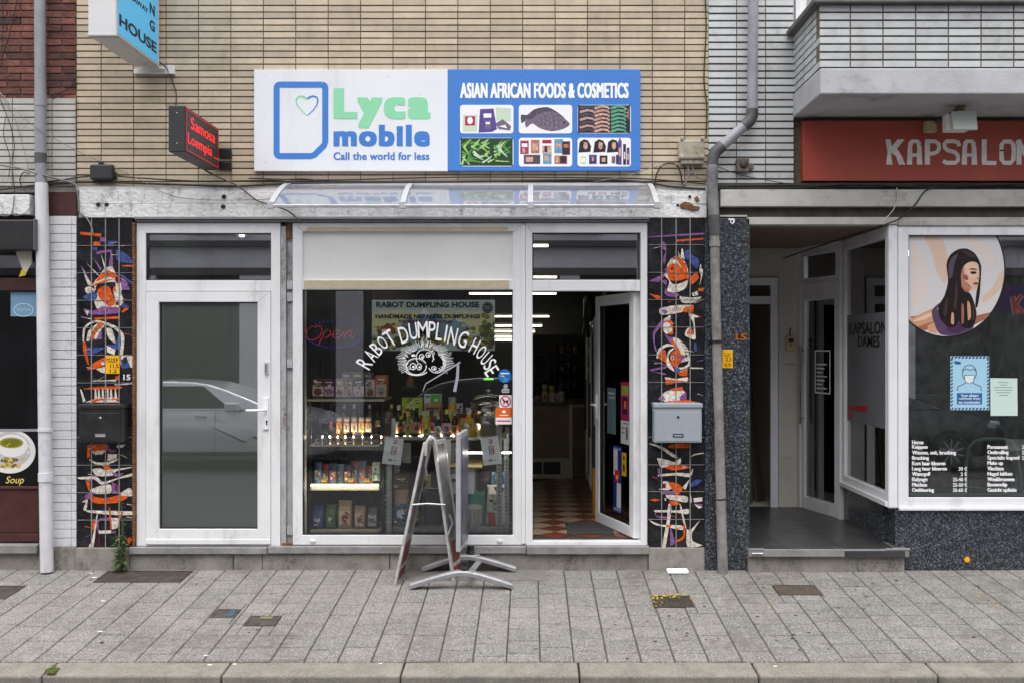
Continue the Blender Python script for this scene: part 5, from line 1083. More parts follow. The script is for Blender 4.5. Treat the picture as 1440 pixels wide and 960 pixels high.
build('poster_sheet', mb, [C((14, 12, 12), .3), C((150, 152, 158), .4), C((226, 222, 222), .35), C((150, 140, 40), .35), C((108, 116, 30), .35), C((206, 176, 92), .4), C((190, 186, 190), .35), C((120, 90, 40), .4)], T)
mb = MB()
i0 = len(mb.v); mb.ptext('Soup', 8, 33, 669, 682, yq, .0015, .0)
for i in range(i0, len(mb.v)): a, b_, c = mb.v[i]; mb.v[i] = (a + (c - Z(680)) * .25, b_, c)
build('lettering', mb, [C((236, 214, 110), .4)], T)
# ---------------- covers and litter on the pavement
def flat(x0, x1, d0, d1, h0, h1, mb, m=0):
    i0 = len(mb.v); mb.box(x0, x1, -d1, -d0, h0, h1, m); on_pave(mb, i0); return mb
IRON = M('cast_iron_cover', (.085, .072, .06), .6, .3, var=.4, vs=12, bump=.4, bs=60, dirt=.7, dcol=(.13, .11, .08), ds=7)
def cov(key, name, label, bars=0, extra=None, holes=0, mat=IRON):
    x0, x1, d0, d1 = CV[key]; xm = (x0 + x1) / 2
    T = thing(name, label, 'cover', (xm, -(d0 + d1) / 2, -SLOPE * (d0 + d1) / 2))
    mb = MB(); i0 = 0
    if bars:
        flat(x0 + .002, x1 - .002, d0 + .002, d1 - .002, -.03, -.012, mb)
    else: flat(x0 + .012, x1 - .012, d0 + .012, d1 - .012, -.02, -.001, mb)
    build('plate', mb, [DARK if bars else mat], T, bevel=.002)
    mb = MB(); a = .012
    flat(x0, x1, d0, d0 + a, -.02, .002, mb); flat(x0, x1, d1 - a, d1, -.02, .002, mb); flat(x0, x0 + a, d0 + a, d1 - a, -.02, .0015, mb); flat(x1 - a, x1, d0 + a, d1 - a, -.02, .0015, mb)
    build('rim', mb, [mat], T)
    if bars:
        mb = MB(); n = bars; wd = (x1 - x0 - .03) / n
        for i in range(n): flat(x0 + .015 + i * wd, x0 + .015 + i * wd + wd * .62, d0 + a, d1 - a, -.02, .0005, mb)
        build('grate_bars', mb, [mat], T)
    if extra: extra(T, x0, x1, d0, d1)
def tread(T, x0, x1, d0, d1):
    mb = MB()
    for i in range(18): xx = x0 + .02 + (x1 - x0 - .04) * i / 17; flat(xx - .004, xx + .004, d0 + .02, d1 - .02, -.002, .0012, mb)
    for j in range(4): dd = d0 + .02 + (d1 - d0 - .04) * j / 3; flat(x0 + .015, x1 - .015, dd - .003, dd + .003, -.002, .0008, mb)
    build('tread_pattern', mb, [IRON], T)
def bluebit(T, x0, x1, d0, d1): build('blue_lid', flat(x0 + .10, x1 - .02, d0 + .02, d1 - .02, -.01, .004, MB()), [M('faded_blue_lid', lin((62, 84, 98)), .6, var=.5, vs=20)], T, bevel=.002)
def ylid(T, x0, x1, d0, d1): build('pale_lid', flat(x0 + .07, x1 - .05, d0 + .012, d0 + .05, -.01, .003, MB()), [C((120, 112, 88), .7)], T, bevel=.002); build('lug', flat(x0 + .05, x0 + .09, d1 - .06, d1 - .03, -.01, .003, MB()), [IRON], T)
cov('grating', 'cellar_cover', 'long ribbed iron cellar cover in the pavement below the white door', extra=tread)
cov('blue', 'meter_cover', 'small iron cover with a faded blue lid in the pavement', extra=bluebit)
cov('meter', 'meter_cover', 'small iron cover with a pale yellow lid in the pavement', extra=ylid)
cov('drain', 'drain_grate', 'slotted drain grate with yellow leaf litter in front of the right mosaic', bars=14)
cov('plate', 'inspection_cover', 'plain brown iron cover in the pavement before the porch step', mat=M('brown_iron', (.11, .085, .068), .65, .3, var=.3, vs=10, bump=.2))
cov('corner', 'inspection_cover', 'dark iron cover cut by the left edge of the photo')
def leafy(pts, label, cols, sz=(.006, .016)):
    mb = MB(); r_ = random.Random(5)
    for (px_, py_) in pts:
        d = pdepth(py_); x = X(px_, -d); s_ = r_.uniform(*sz); a = r_.uniform(0, 6.3)
        i0 = len(mb.v); mb.lathe([(s_, 0), (s_ * .8, .003)], 0, 0, 0, 6, r_.randrange(len(cols)), 1, .5)
        mb.xf(i0, Matrix.Translation((x, -d, 0)) @ Matrix.Rotation(a, 4, 'Z')); on_pave(mb, i0, .003)
    return solo('fallen_leaves', mb, cols, label, 'leaves', kind='stuff')
r_ = random.Random(12)
leafy([(r_.uniform(915, 972), r_.uniform(835, 842)) for _ in range(26)] + [(r_.uniform(914, 935), r_.uniform(838, 856)) for _ in range(8)] + [(1085, 826), (1092, 829), (1135, 828), (1376, 838), (1398, 848), (1402, 852), (1082, 851)], 'small yellow leaves lying on and around the drain grate', [C((214, 176, 40), .7), C((180, 130, 40), .7), C((150, 150, 60), .7)])
r_ = random.Random(9); mb = MB()
for k in range(75):
    px_, py_ = r_.choice((r_.uniform(0, 1440), r_.uniform(900, 1440), r_.uniform(950, 1250))), r_.uniform(812, 926); d = pdepth(py_); s_ = r_.uniform(.004, .013); i0 = len(mb.v)
    mb.lathe([(s_, 0), (s_ * .85, .0015)], X(px_, -d), -d, 0, 9, 0, 1.2, .9); on_pave(mb, i0, .0022)
solo('gum_spots', mb, [C((46, 44, 44), .8)], 'dark flattened chewing gum spots scattered over the pavement', 'gum', kind='stuff')
r_ = random.Random(19); mb = MB()
for (px_, py_) in ((145, 845), (141, 888), (290, 922), (295, 935), (128, 806), (133, 812), (330, 934), (535, 933), (1090, 937)):
    d = pdepth(py_); s_ = r_.uniform(.008, .018); i0 = len(mb.v); mb.lathe([(s_, 0), (s_ * .8, .002)], X(px_, -d), -d, 0, 7, 0, 1.3, .6); on_pave(mb, i0, .004)
solo('paper_scraps', mb, [C((226, 222, 210), .8)], 'tiny pale scraps scattered on the pavement and kerb', 'litter', kind='stuff')
T = thing('paper_packet', 'crumpled white paper packet lying by the foot of the right mosaic', 'litter', (X(953, -.1), -.1, -.01))
mb = MB(); d0, d1 = pdepth(799), pdepth(810); x0, x1 = X(938, -.1), X(968, -.1)
flat(x0, x1, .05, .13, .004, .028, mb); build('paper', mb, [C((246, 246, 248), .7)], T, bevel=.008, seg=3)
# weed
T = thing('weed', 'leafy green weed growing at the foot of the left mosaic', 'weed', (X(170, -.06), -.05, 0))
bx0 = X(170, -.06); r_ = random.Random(4)
mb = MB(); stems = []
for k, (dx, h) in enumerate(((.0, .62), (.03, .40), (-.03, .33), (.05, .28))):
    P = [(bx0 + dx * t + .012 * math.sin(3 * t + k), -.055 - .02 * t, h * t) for t in (0, .2, .4, .6, .8, 1)]; stems.append(P); mb.tube(P, [.005, .0045, .004, .003, .0025, .0015], 6)
build('stem', mb, [M('weed_stem', (.09, .12, .04), .6)], T)
mb = MB()
for P in stems:
    for k in range(34):
        i = min(4, int(r_.betavariate(1.3, 1.5) * 5)); t = r_.random(); b0 = Vector(P[i]).lerp(Vector(P[i + 1]), t)
        a = r_.uniform(0, 6.28); L_ = r_.uniform(.04, .10) * (1 - .55 * (i + t) / 5); up = r_.uniform(-.2, .7)
        dr = Vector((math.cos(a), -abs(math.sin(a)) * .6, up)).normalized(); sd = dr.cross(Vector((0, 0, 1))).normalized() * L_ * .17; dn = Vector((0, 0, -L_ * .2))
        mb.add([tuple(b0), tuple(b0 + dr * L_ * .45 + sd), tuple(b0 + dr * L_ + dn), tuple(b0 + dr * L_ * .45 - sd)], [(0, 1, 2, 3)], 0)
build('leaf', mb, [M('weed_leaf', (.12, .19, .06), .55, rnd=.45)], T)
T = None
mb = MB(); r_ = random.Random(6)
for k in range(60):
    x = X(r_.uniform(69, 84), -1.9); y = -1.9 + r_.uniform(-.10, .09); s_ = r_.uniform(.006, .016); mb.lathe([(s_, 0), (s_ * .9, s_ * .5), (s_ * .3, s_ * .8)], x + (y + 1.9) * -.25, y, -.157 - (-1.9 - y) * .07 * -1 - .002, 6)
solo('moss', mb, [M('kerb_moss', (.07, .09, .02), .9, var=.4, vs=40)], 'green moss tuft in a joint of the kerb', 'moss', kind='stuff')
# ---------------- A-board and poster stand
T = thing('sandwich_board', 'worn folding aluminium sandwich board standing edge on before the shop window', 'sandwich board', (-.79, -.25, -.02))
AF = M('worn_aluminium_frame', (.62, .60, .585), .4, .35, var=.25, vs=14, dirt=.5, dcol=(.12, .10, .09), ds=9)
def apanel(pb, pt_, dy, name):
    pb, pt_ = Vector(pb), Vector(pt_); e1 = pt_ - pb; L_ = e1.length; u = e1.normalized(); v = Vector((dy[0], dy[1], 0)); W_ = v.length; vn = v.normalized(); th = .022
    fr = MB(); t_ = .036
    fr.slab(pb, u * L_, vn * t_, th); fr.slab(pb + vn * (W_ - t_), u * L_, vn * t_, th); fr.slab(pb + vn * t_ + u * (L_ - t_), u * t_, vn * (W_ - 2 * t_), th); fr.slab(pb + vn * t_ + u * .10, u * t_, vn * (W_ - 2 * t_), th)
    f_ = build(name, fr, [AF], T, bevel=.006, seg=3)
    nn = u.cross(vn) * 0
    q = MB(); off = (u.cross(vn)).normalized() * .006
    q.slab(pb + vn * t_ + u * (.10 + t_) + off, u * (L_ - .10 - 2 * t_), vn * (W_ - 2 * t_), .010)
    build('insert_sheet', q, [M('scuffed_insert', (.30, .29, .29), .4, var=.5, vs=9, dirt=.6, dcol=(.06, .05, .05), ds=5)], f_)
    r2_ = MB(); r2_.slab(pb + vn * t_ + u * .03 + off * .2, u * .26, vn * (W_ - 2 * t_), .018); build('red_foot_patch', r2_, [M('worn_red_patch', (.20, .045, .035), .5, var=.35, vs=10)], f_)
    return f_
def gp(px_, py_, Y): return (X(px_, Y), Y, Z(py_, Y))
apanel((X(557, -.39), -.39, -.032), gp(599, 622, -.30), (.02, .34), 'left_panel')
apanel((X(639, -.30), -.30, -.0246), gp(611, 620, -.28), (.06, .27), 'right_panel')
mb = MB(); mb.tube([gp(599, 640, -.31), gp(600, 622, -.31), gp(605, 613, -.31), gp(611, 618, -.29), gp(615, 640, -.29)], .013, 8); mb.tube([gp(601, 640, -.0), gp(603, 622, -.0), gp(608, 614, -.0), gp(613, 620, -.0)], .013, 8); build('hinge', mb, [AF], T)
mb = MB(); mb.tube([gp(580, 709, -.36), gp(600, 707.5, -.33), gp(626, 709, -.31)], .0065, 8); build('spreader_bar', mb, [ALU], T); build('hinge_strap', MB().tube([gp(601, 640, -.31), gp(598, 655, -.31), gp(601, 668, -.31)], .006, 6), [ALU], T); build('side_handle', MB().tube([gp(632, 722, -.30), gp(637, 734, -.30), gp(630, 752, -.30)], .009, 8), [ALU], T)
T = thing('poster_stand', 'silver framed poster stand on two arched feet beside the sandwich board', 'poster stand', (-.49, -.25, -.02))
pA, pB = Vector((X(650.5, -.44), -.44, 0)), Vector((X(661, -.06), -.06, 0)); vv = pB - pA; vn = vv.normalized(); nX = Vector((vn.y, -vn.x, 0))
z0s, z1s = Z(776, -.44), Z(609, -.44)
def stile(mb, u0, u1, za, zb_, th):
    p = pA + vn * u0 - nX * th / 2; return mb.slab((p.x, p.y, za), vn * (u1 - u0), (0, 0, zb_ - za), -th)
mb = MB(); Wd = vv.length; stile(mb, 0, .045, z0s, z1s, .034); stile(mb, Wd - .045, Wd, z0s, z1s, .034); stile(mb, .0455, Wd - .0455, z1s - .045, z1s - .0005, .032); stile(mb, .0455, Wd - .0455, z0s + .0005, z0s + .045, .032)
build('poster_frame', mb, [ALUP], T, bevel=.008, seg=3)
mb = MB(); stile(mb, .044, Wd - .044, z0s + .044, z1s - .044, .016); build('poster_sheet', mb, [M('faded_violet_poster', (.16, .15, .19), .35, var=.6, vs=5)], T)
for (Yf, xa, xm_, xb_, pa, pm) in ((-.46, 577, 650, 721, 827, 806), (-.06, 593, 656, 726, 799, 781)):
    hb = .022; zt_ = .055
    def fp(px_, dz): return (X(px_, Yf), Yf, SLOPE * Yf + dz)
    P = [fp(xa, hb), fp((xa + xm_) / 2 - 6, hb + .05), fp(xm_ - 14, hb + .088), fp(xm_, hb + .096), fp(xm_ + 14, hb + .088), fp((xb_ + xm_) / 2 + 6, hb + .05), fp(xb_, hb)]
    out = []
    for i in range(len(P) - 1):
        p0, p1, p2, p3 = [Vector(P[max(0, min(len(P) - 1, j))]) for j in (i - 1, i, i + 1, i + 2)]
        for k in range(4):
            t = k / 4; out.append(.5 * ((2 * p1) + (p2 - p0) * t + (2 * p0 - 5 * p1 + 4 * p2 - p3) * t * t + (3 * p1 - 3 * p2 + p3 - p0) * t ** 3))
    out.append(Vector(P[-1]))
    mb = MB(); n = len(out); hh, ww = .021, .035; vs = []
    for p in out:
        for (dy, dz) in ((-ww, -hh), (ww, -hh), (ww, hh * .4), (ww * .7, hh), (-ww * .7, hh), (-ww, hh * .4)): vs.append((p.x, p.y + dy, p.z + dz))
    fs = [(i * 6 + k, i * 6 + (k + 1) % 6, (i + 1) * 6 + (k + 1) % 6, (i + 1) * 6 + k) for i in range(n - 1) for k in range(6)] + [(5, 4, 3, 2, 1, 0), tuple((n - 1) * 6 + k for k in range(6))]
    mb.add(vs, fs, 0); build('foot', mb, [M('grey_foot_paint', (.31, .31, .325), .4, .3, var=.15, vs=10, dirt=.3, ds=8)], T, bevel=.004)
    mb = MB(); cx_ = X(653 if Yf < -.3 else 662, Yf); zz_ = SLOPE * Yf + hb + .115
    mb.lathe([(.030, 0), (.030, .02), (.026, .025), (.026, .055), (.03, .06), (.026, .07)], cx_, Yf, zz_, 14); build('spring_clamp', mb, [BLKM], T)
    mb = MB(); mb.slab((cx_ - .03, Yf - .03, zz_ - .03), (.10, 0, 0), (-.0, .06, 0), .03); build('foot_plate', mb, [ALU], T, bevel=.003)
mb = MB(); mb.slab((X(654, -.46), -.44, -.02 + .075), (.05, 0, .0), (.06, .36, .02), .012); build('base_bar', mb, [ALU], T, bevel=.002)
# ================================================================== SHOP WINDOW DISPLAY AND SHOP INTERIOR
R_ = random.Random(77)
Yd = .17
def carton(a, b_, t, bt, Y, dep, top, low, label, blob=None, split=.5, grp='food cartons in the shop window', name='food_carton'):
    x0, x1, z0, z1 = R4(a, b_, t, bt, Y); mb = MB(); mb.box(x0, x1, Y, Y + dep, z0, z1, 0)
    h = bt - t
    mb.pprism([(a + .5, t + h * split), (b_ - .5, t + h * split), (b_ - .5, bt - .5), (a + .5, bt - .5)], Y, .0008, 1)
    w = b_ - a
    if blob: mb.ell(a + w * .5, t + h * (split + (1 - split) * .55), w * .36, h * (1 - split) * .36, Y, .0014, 2, 14)
    mb.stroke([(a + w * .2, t + h * split * .45), (b_ - w * .2, t + h * split * .45)], max(.8, h * .08), Y, .0012, 3)
    mb.stroke([(a + w * .3, t + h * split * .75), (b_ - w * .3, t + h * split * .75)], .6, Y, .0012, 3)
    fleck(mb, a + 1, b_ - 1, t + 1, bt - 1, Y - .0014, 4, 12)
    return solo(name, mb, [C(top), C(low), C(blob or low), C((232, 226, 214))] + DET, label, 'box', grp)
DET = [C((226, 220, 206)), C((120, 40, 36)), C((60, 64, 80)), C((200, 160, 70)), C((90, 110, 70)), C((40, 36, 38))]
def fleck(mb, a, b_, t, bt, Y, m0, n):
    for i in range(n):
        x, y = R_.uniform(a, b_), R_.uniform(t, bt); w = R_.uniform(.5, (b_ - a) * .22); h = R_.uniform(.5, 1.8)
        P = [(x - w, y - h), (x + w * R_.uniform(.5, 1), y - h), (x + w, y + h * R_.uniform(.2, 1)), (x - w * R_.uniform(.4, 1), y + h)]
        mb.pprism([(min(b_, max(a, q)), min(bt, max(t, r))) for q, r in P], Y, .0004 + .00003 * i, m0 + R_.randrange(len(DET)))
def bottle(cx, w, t, bt, Y, body, cap, lab, label, shape='sauce', grp='bottles and jars on the window shelves', lab2=None):
    x, zb = X(cx, Y), Z(bt, Y); H = Z(t, Y) - zb; r = w / 2 * sc(Y)
    T = thing('sauce_bottle' if shape != 'jar' else 'jar', label, 'bottle' if shape != 'jar' else 'jar', (x, Y, zb), grp)
    if shape == 'jar': pr = [(r * .85, 0), (r, .03 * H), (r, .72 * H), (r * .82, .80 * H)]; ct = [(r * .9, .79 * H), (r * .92, .80 * H), (r * .92, H), (r * .85, H)]; lb = (.12, .62)
    elif shape == 'tall': pr = [(r * .9, 0), (r, .02 * H), (r, .55 * H), (r * .85, .64 * H), (r * .4, .78 * H), (r * .36, .93 * H)]; ct = [(r * .42, .86 * H), (r * .44, .87 * H), (r * .44, H), (r * .36, H)]; lb = (.10, .46)
    elif shape == 'squat': pr = [(r * .85, 0), (r, .05 * H), (r, .5 * H), (r * .7, .68 * H), (r * .34, .78 * H), (r * .32, .9 * H)]; ct = [(r * .45, .84 * H), (r * .48, .85 * H), (r * .44, H), (r * .3, H)]; lb = (.08, .48)
    else: pr = [(r * .9, 0), (r, .03 * H), (r * .98, .52 * H), (r * .5, .72 * H), (r * .38, .82 * H), (r * .36, .92 * H)]; ct = [(r * .44, .83 * H), (r * .46, .84 * H), (r * .42, H), (r * .3, H)]; lb = (.10, .50)
    build('glass_body', MB().lathe(pr, x, Y, zb, 14), [C(body, .12)], T); build('cap', MB().lathe(ct, x, Y, zb, 12), [C(cap, .4)], T)
    if lab:
        mb = MB().lathe([(r * 1.005, lb[0] * H), (r * 1.025, (lb[0] + .01) * H), (r * 1.02, lb[1] * H), (r * 1.0, (lb[1] + .01) * H)], x, Y, zb, 14)
        mb.ell(cx, bt - (lb[0] + lb[1]) / 2 * (bt - t), w * .26, (lb[1] - lb[0]) * (bt - t) * .28, Y - r * 1.02, .001, 1, 10)
        fleck(mb, cx - w * .28, cx + w * .28, bt - lb[1] * (bt - t) + .5, bt - lb[0] * (bt - t) - .5, Y - r * 1.02 - .001, 2, 6)
        build('paper_label', mb, [C(lab, .5), C(lab2 or (170, 60, 50), .5)] + DET, T)
    return T
def pouch(a, b_, t, bt, Y, dep, col, lab, label, grp='bags of dry food at the bottom of the window', lab_box=(.2, .8, .4, .8), crimp=.1, name='food_bag', lab2=None, rough=.35):
    x0, x1, z0, z1 = R4(a, b_, t, bt, Y); H = z1 - z0; Wd = (x1 - x0) / 2; cx = (x0 + x1) / 2; mb = MB(); prof = ((0, .92, .85), (.05, 1, 1), (.35, 1.0, 1.05), (.65, .97, .9), (1 - crimp * 1.6, .92, .45), (1 - crimp, .9, .10), (1, .95 + R_.uniform(-.05, .05), .08))
    vs = []; n = 16
    for (h, sx, sy) in prof:
        for k in range(n):
            a_ = 2 * math.pi * k / n; c, s_ = math.cos(a_), math.sin(a_); e = .55
            u = abs(c) ** e * (1 if c > 0 else -1); v = abs(s_) ** e * (1 if s_ > 0 else -1)
            vs.append((cx + u * Wd * sx + R_.uniform(-.02, .02) * Wd, Y + dep / 2 + v * dep / 2 * sy + R_.uniform(-.03, .03) * dep, z0 + h * H + R_.uniform(-.01, .01) * H))
    N = len(prof); mb.add(vs, [(i * n + k, i * n + (k + 1) % n, (i + 1) * n + (k + 1) % n, (i + 1) * n + k) for i in range(N - 1) for k in range(n)] + [tuple(range(n - 1, -1, -1)), tuple(range((N - 1) * n, N * n))], 0, None, True)
    T = thing(name, label, 'bag', (cx, Y + dep / 2, z0), grp)
    build('bag_body', mb, [C(col, rough)], T)
    if lab:
        w, h = b_ - a, bt - t; q = MB(); Yq = Y - dep * .03
        q.pprism(rrect(a + w * lab_box[0], a + w * lab_box[1], t + h * lab_box[2], t + h * lab_box[3], w * .06), Yq, .004, 0)
        q.ell(a + w * .5, t + h * (lab_box[2] * .5 + lab_box[3] * .5), w * (lab_box[1] - lab_box[0]) * .3, h * (lab_box[3] - lab_box[2]) * .25, Yq, .0046, 1, 12)
        fleck(q, a + w * lab_box[0] + .5, a + w * lab_box[1] - .5, t + h * lab_box[2] + .5, t + h * lab_box[3] - .5, Yq - .0046, 2, 14)
        build('front_label', q, [C(lab, .5), C(lab2 or (120, 60, 40), .5)] + DET, T)
    return T
# ---- left rack
T = thing('display_rack', 'dark wire display rack with pale shelf edges at the left of the shop window', 'shelf rack', (X(485, .5), .5, Z(745, .5)))
xa, xb_ = X(437, Yd), X(536, Yd)
for (py_, th_, a, b_) in ((560.5, 3.2, 433, 541), (624.5, 2.6, 436, 534), (685, 3.6, 437, 534), (744.5, 3.4, 437, 534)):
    build('shelf_board', MB().box(X(a, Yd), X(b_, Yd), Yd - .02, Yd + .42, Z(py_ + th_, Yd), Z(py_, Yd)), [C((176, 172, 156), .5)], T, bevel=.002)
mb = MB()
for xx in (xa - .01, xb_ + .01):
    for yy in (Yd + .42, Yd + .03): mb.box(xx - .008, xx + .008, yy - .008, yy + .008, FZ, Z(500, Yd))
build('upright', mb, [DARK], T)
mb = MB()
for k in range(26): xx = xa + (xb_ - xa) * k / 25; mb.box(xx - .0015, xx + .0015, Yd + .432, Yd + .436, FZ + .15, Z(560, Yd))
for k in range(16): zz = FZ + .18 + k * .065; mb.box(xa, xb_, Yd + .437, Yd + .441, zz - .0015, zz + .0015)
build('wire_mesh_back', mb, [DARK], T)
LED_ = E((255, 240, 205), 14)
mb = MB(); mb.tube([(X(439, Yd), Yd - .035, Z(681, Yd)), (X(533, Yd), Yd - .035, Z(681, Yd))], .010, 10); solo('shelf_lamp', mb, [E((255, 240, 205), 7)], 'lit white tube lamp on the third shelf of the left rack', 'lamp', 'lit shelf lamps in the shop window')
mb = MB(); mb.tube([(X(440, Yd), Yd + .135, Z(616, Yd)), (X(534, Yd), Yd + .135, Z(616, Yd))], .008, 8); solo('shelf_lamp', mb, [LED_], 'warm strip lamp glowing behind the jars of the left rack', 'lamp', 'lit shelf lamps in the shop window')
mb = MB(); mb.tube([(X(552, .24), .245, Z(611.8, .24)), (X(664, .24), .245, Z(611.8, .24))], .008, 8); solo('shelf_lamp', mb, [LED_], 'warm strip lamp glowing behind the sauce bottles', 'lamp', 'lit shelf lamps in the shop window')
for args in ((439, 455.5, 532.5, 557, .12, (98, 40, 24), (206, 190, 176), 'brown and cream food carton at the left end of the top shelf', (120, 62, 36)), (456, 470, 532.5, 557, .12, (86, 38, 92), (204, 190, 196), 'purple topped carton beside the brown one on the top shelf', (150, 110, 140)),
             (472, 484.5, 532, 557.5, .12, (176, 150, 140), (200, 184, 170), 'patterned beige carton on the top shelf', (150, 104, 92)), (484.8, 496, 533, 557.5, .12, (150, 140, 130), (196, 190, 184), 'patterned grey carton left of the green topped one', (160, 124, 110)),
             (496.5, 512.5, 532, 557, .12, (58, 84, 72), (212, 196, 206), 'green topped carton with a pale pink front', (214, 170, 190)), (514, 527, 533.5, 557.5, .12, (210, 202, 196), (190, 168, 160), 'white and brown carton on the top shelf', (120, 80, 76)), (528, 543.5, 527.5, 557.5, .12, (212, 130, 60), (196, 188, 176), 'tall orange carton at the right end of the top shelf', (150, 160, 150))):
    a, b_, t, bt, dp, c1, c2, lb, bl = args; carton(a, b_, t, bt, Yd + .02, dp, c1, c2, lb, bl, .42)
for a, b_, c1, c2, lb in ((480, 494, (140, 100, 120), (170, 160, 120), 'purplish carton stacked behind at the top left'), (495, 510, (150, 150, 110), (190, 186, 150), 'olive carton stacked behind in the middle'), (511, 524, (120, 84, 110), (150, 120, 130), 'plum carton stacked behind at the top right')):
    carton(a, b_, 523, 558, Yd + .16, .1, c1, c2, lb, (120, 130, 90), .3)
front = [(448, 10, 611, 620.5, (92, 88, 96), (60, 60, 66), (200, 200, 206), 'jar', 'grey jar with a pale label at the left of the jar row'), (458.5, 9.5, 606, 620.5, (60, 64, 78), (34, 140, 60), (130, 140, 150), 'squat', 'dark bottle with a green cap in the jar row'),
         (469.5, 9, 600, 620.5, (150, 96, 92), (120, 84, 70), (170, 130, 124), 'squat', 'pinkish brown bottle in the jar row'), (480, 9, 603, 620.5, (206, 168, 122), (214, 180, 140), (226, 196, 150), 'squat', 'cream coloured bottle in the jar row'), (491.5, 10, 607, 620.5, (66, 54, 46), (60, 50, 44), (206, 200, 190), 'jar', 'dark jar with a white label in the jar row'),
         (503.5, 11.5, 607, 620.5, (120, 88, 50), (190, 190, 186), (150, 120, 80), 'jar', 'amber jar with a silver lid in the jar row'), (516, 11.5, 607, 620.5, (50, 46, 44), (60, 60, 58), (190, 192, 180), 'jar', 'black jar with a silvery label in the jar row'), (529, 12, 600, 620.5, (62, 34, 38), (50, 34, 40), (128, 76, 84), 'jar', 'tall dark red jar at the right of the jar row')]
for cx, w, t, bt, bc, cc, lc, sh, lb in front: bottle(cx, w, t, bt + 3.5, Yd + .05, bc, cc, lc, lb, sh, lab2=(90, 70, 66))
for i, (cx, bc, lc) in enumerate(((477, (200, 130, 60), (206, 150, 90)), (487.5, (206, 140, 80), (190, 186, 190)), (498, (190, 150, 110), (216, 200, 190)), (508.5, (214, 150, 60), (222, 190, 120)), (518, (176, 120, 70), (206, 196, 180)))):
    bottle(cx, 8.5, 586, 609, Yd + .22, bc, (210, 200, 190), lc, ('orange spice jar standing behind the cream bottle', 'orange jar with a grey label behind the dark jar', 'light brown jar behind the amber jar', 'bright orange jar in the middle of the back row', 'brown jar behind the black jar')[i], 'jar', lab2=(180, 110, 50))
for i, (cx, bc, cc, lc) in enumerate(((466, (38, 26, 22), (90, 70, 60), (60, 44, 36)), (498, (110, 104, 112), (210, 206, 210), None), (520, (84, 78, 70), (190, 190, 190), None), (531, (26, 30, 24), (30, 30, 30), (70, 120, 90)), (484, (100, 92, 98), (190, 180, 190), None))):
    bottle(cx, 8, 568, 609, Yd + .34, bc, cc, lc, ('tall dark brown bottle at the left of the back row', 'tall clear grey bottle in the back row', 'tall smoky bottle in the back row', 'tall black bottle with a green label in the back row', 'tall pale grey bottle in the back row')[i], 'tall')
# third shelf: plastic packs
r_ = random.Random(3)
cols = ((60, 84, 120), (140, 50, 52), (52, 66, 96), (90, 130, 150), (56, 50, 60), (120, 60, 70), (70, 90, 110), (160, 90, 60))
nm = ('blue', 'red', 'navy', 'sky blue', 'charcoal', 'plum', 'steel blue', 'rust')
for k in range(8):
    a = 441 + k * 10.4; pouch(a, a + 12, 650 + r_.uniform(-3, 6), 684.5, Yd + .06 + (k % 2) * .05, .06, cols[k], (cols[(k + 3) % 8]), '%s snack packet lying on the lit shelf of the left rack' % nm[k], 'snack packets on the lit shelf', (.15, .85, .3, .7), lab2=cols[(k + 5) % 8])
for k, px_ in enumerate((452, 490, 512)): solo('price_clip', MB().pbox(px_, px_ + 7, 671.5, 677, Yd - .03, .01), [C((222, 180, 60), .5)], ('yellow price clip at the left of the lit shelf', 'yellow price clip in the middle of the lit shelf', 'yellow price clip at the right of the lit shelf')[k], 'price clip', 'yellow clips on the lit shelf', bevel=.002)
carton(523.5, 533.5, 650, 675, Yd - .01, .08, (196, 206, 190), (70, 160, 140), 'small white and turquoise box at the right of the lit shelf', (220, 230, 226), .6)
for args in ((437.5, 455.5, 711, 743.5, (34, 50, 112), (60, 84, 160), 'dark blue bag on the bottom shelf of the left rack', (206, 210, 226)), (456.5, 473, 709.5, 743.5, (36, 84, 48), (60, 130, 70), 'green bag on the bottom shelf of the left rack', (210, 220, 200)), (474, 495, 703.5, 743.5, (150, 132, 96), (200, 186, 170), 'gold bag with a red and white front on the bottom shelf', (160, 52, 40)), (497, 514, 711, 743.5, (140, 124, 112), (206, 192, 176), 'clear bag of beans with a beige label on the bottom shelf', (120, 90, 70)), (515.5, 531.5, 713, 743, (60, 60, 66), (180, 196, 206), 'grey bag with a pale blue label at the right of the bottom shelf', (84, 100, 130))):
    pouch(*args[:4], Yd + .04, .09, args[4], args[5], args[6], lab_box=(.14, .86, .34, .86), lab2=args[7])
# ---- right shelf
T = thing('steel_shelving', 'galvanised slotted steel shelving behind the right half of the shop window', 'shelf rack', (X(630, .5), .5, FZ))
ya, yb2 = .15, .67
for (t, bt, a, b_, m) in ((614, 617.5, 540, 712, C((176, 170, 150), .5)), (656, 658.5, 622, 678, C((150, 132, 96), .6)), (741, 748, 552, 714, GALV)):
    build('shelf_board', MB().box(X(a, ya), X(b_, ya), ya, yb2, Z(bt, ya), Z(t, ya)), [m], T, bevel=.002)
for a, Yp_ in ((547, ya - .02), (558, yb2), (702, ya - .02), (712, yb2)):
    mb = MB(); x0, x1 = X(a, Yp_) - .022, X(a, Yp_) + .022; mb.box(x0, x1, Yp_, Yp_ + .003, FZ, Z(600 if a > 600 else 640, Yp_)); mb.box(x0, x0 + .003, Yp_ + .003, Yp_ + .04, FZ, Z(640, Yp_))
    p_ = build('slotted_post', mb, [GALV], T)
    q = MB(); zz = FZ + .03
    while zz < Z(645, Yp_): q.box((x0 + x1) / 2 - .006, (x0 + x1) / 2 + .006, Yp_ - .001, Yp_, zz, zz + .012); zz += .03
    o = build('slot', q, [C((190, 200, 196), .5) if a == 547 else DARK], p_)
Ys = .21
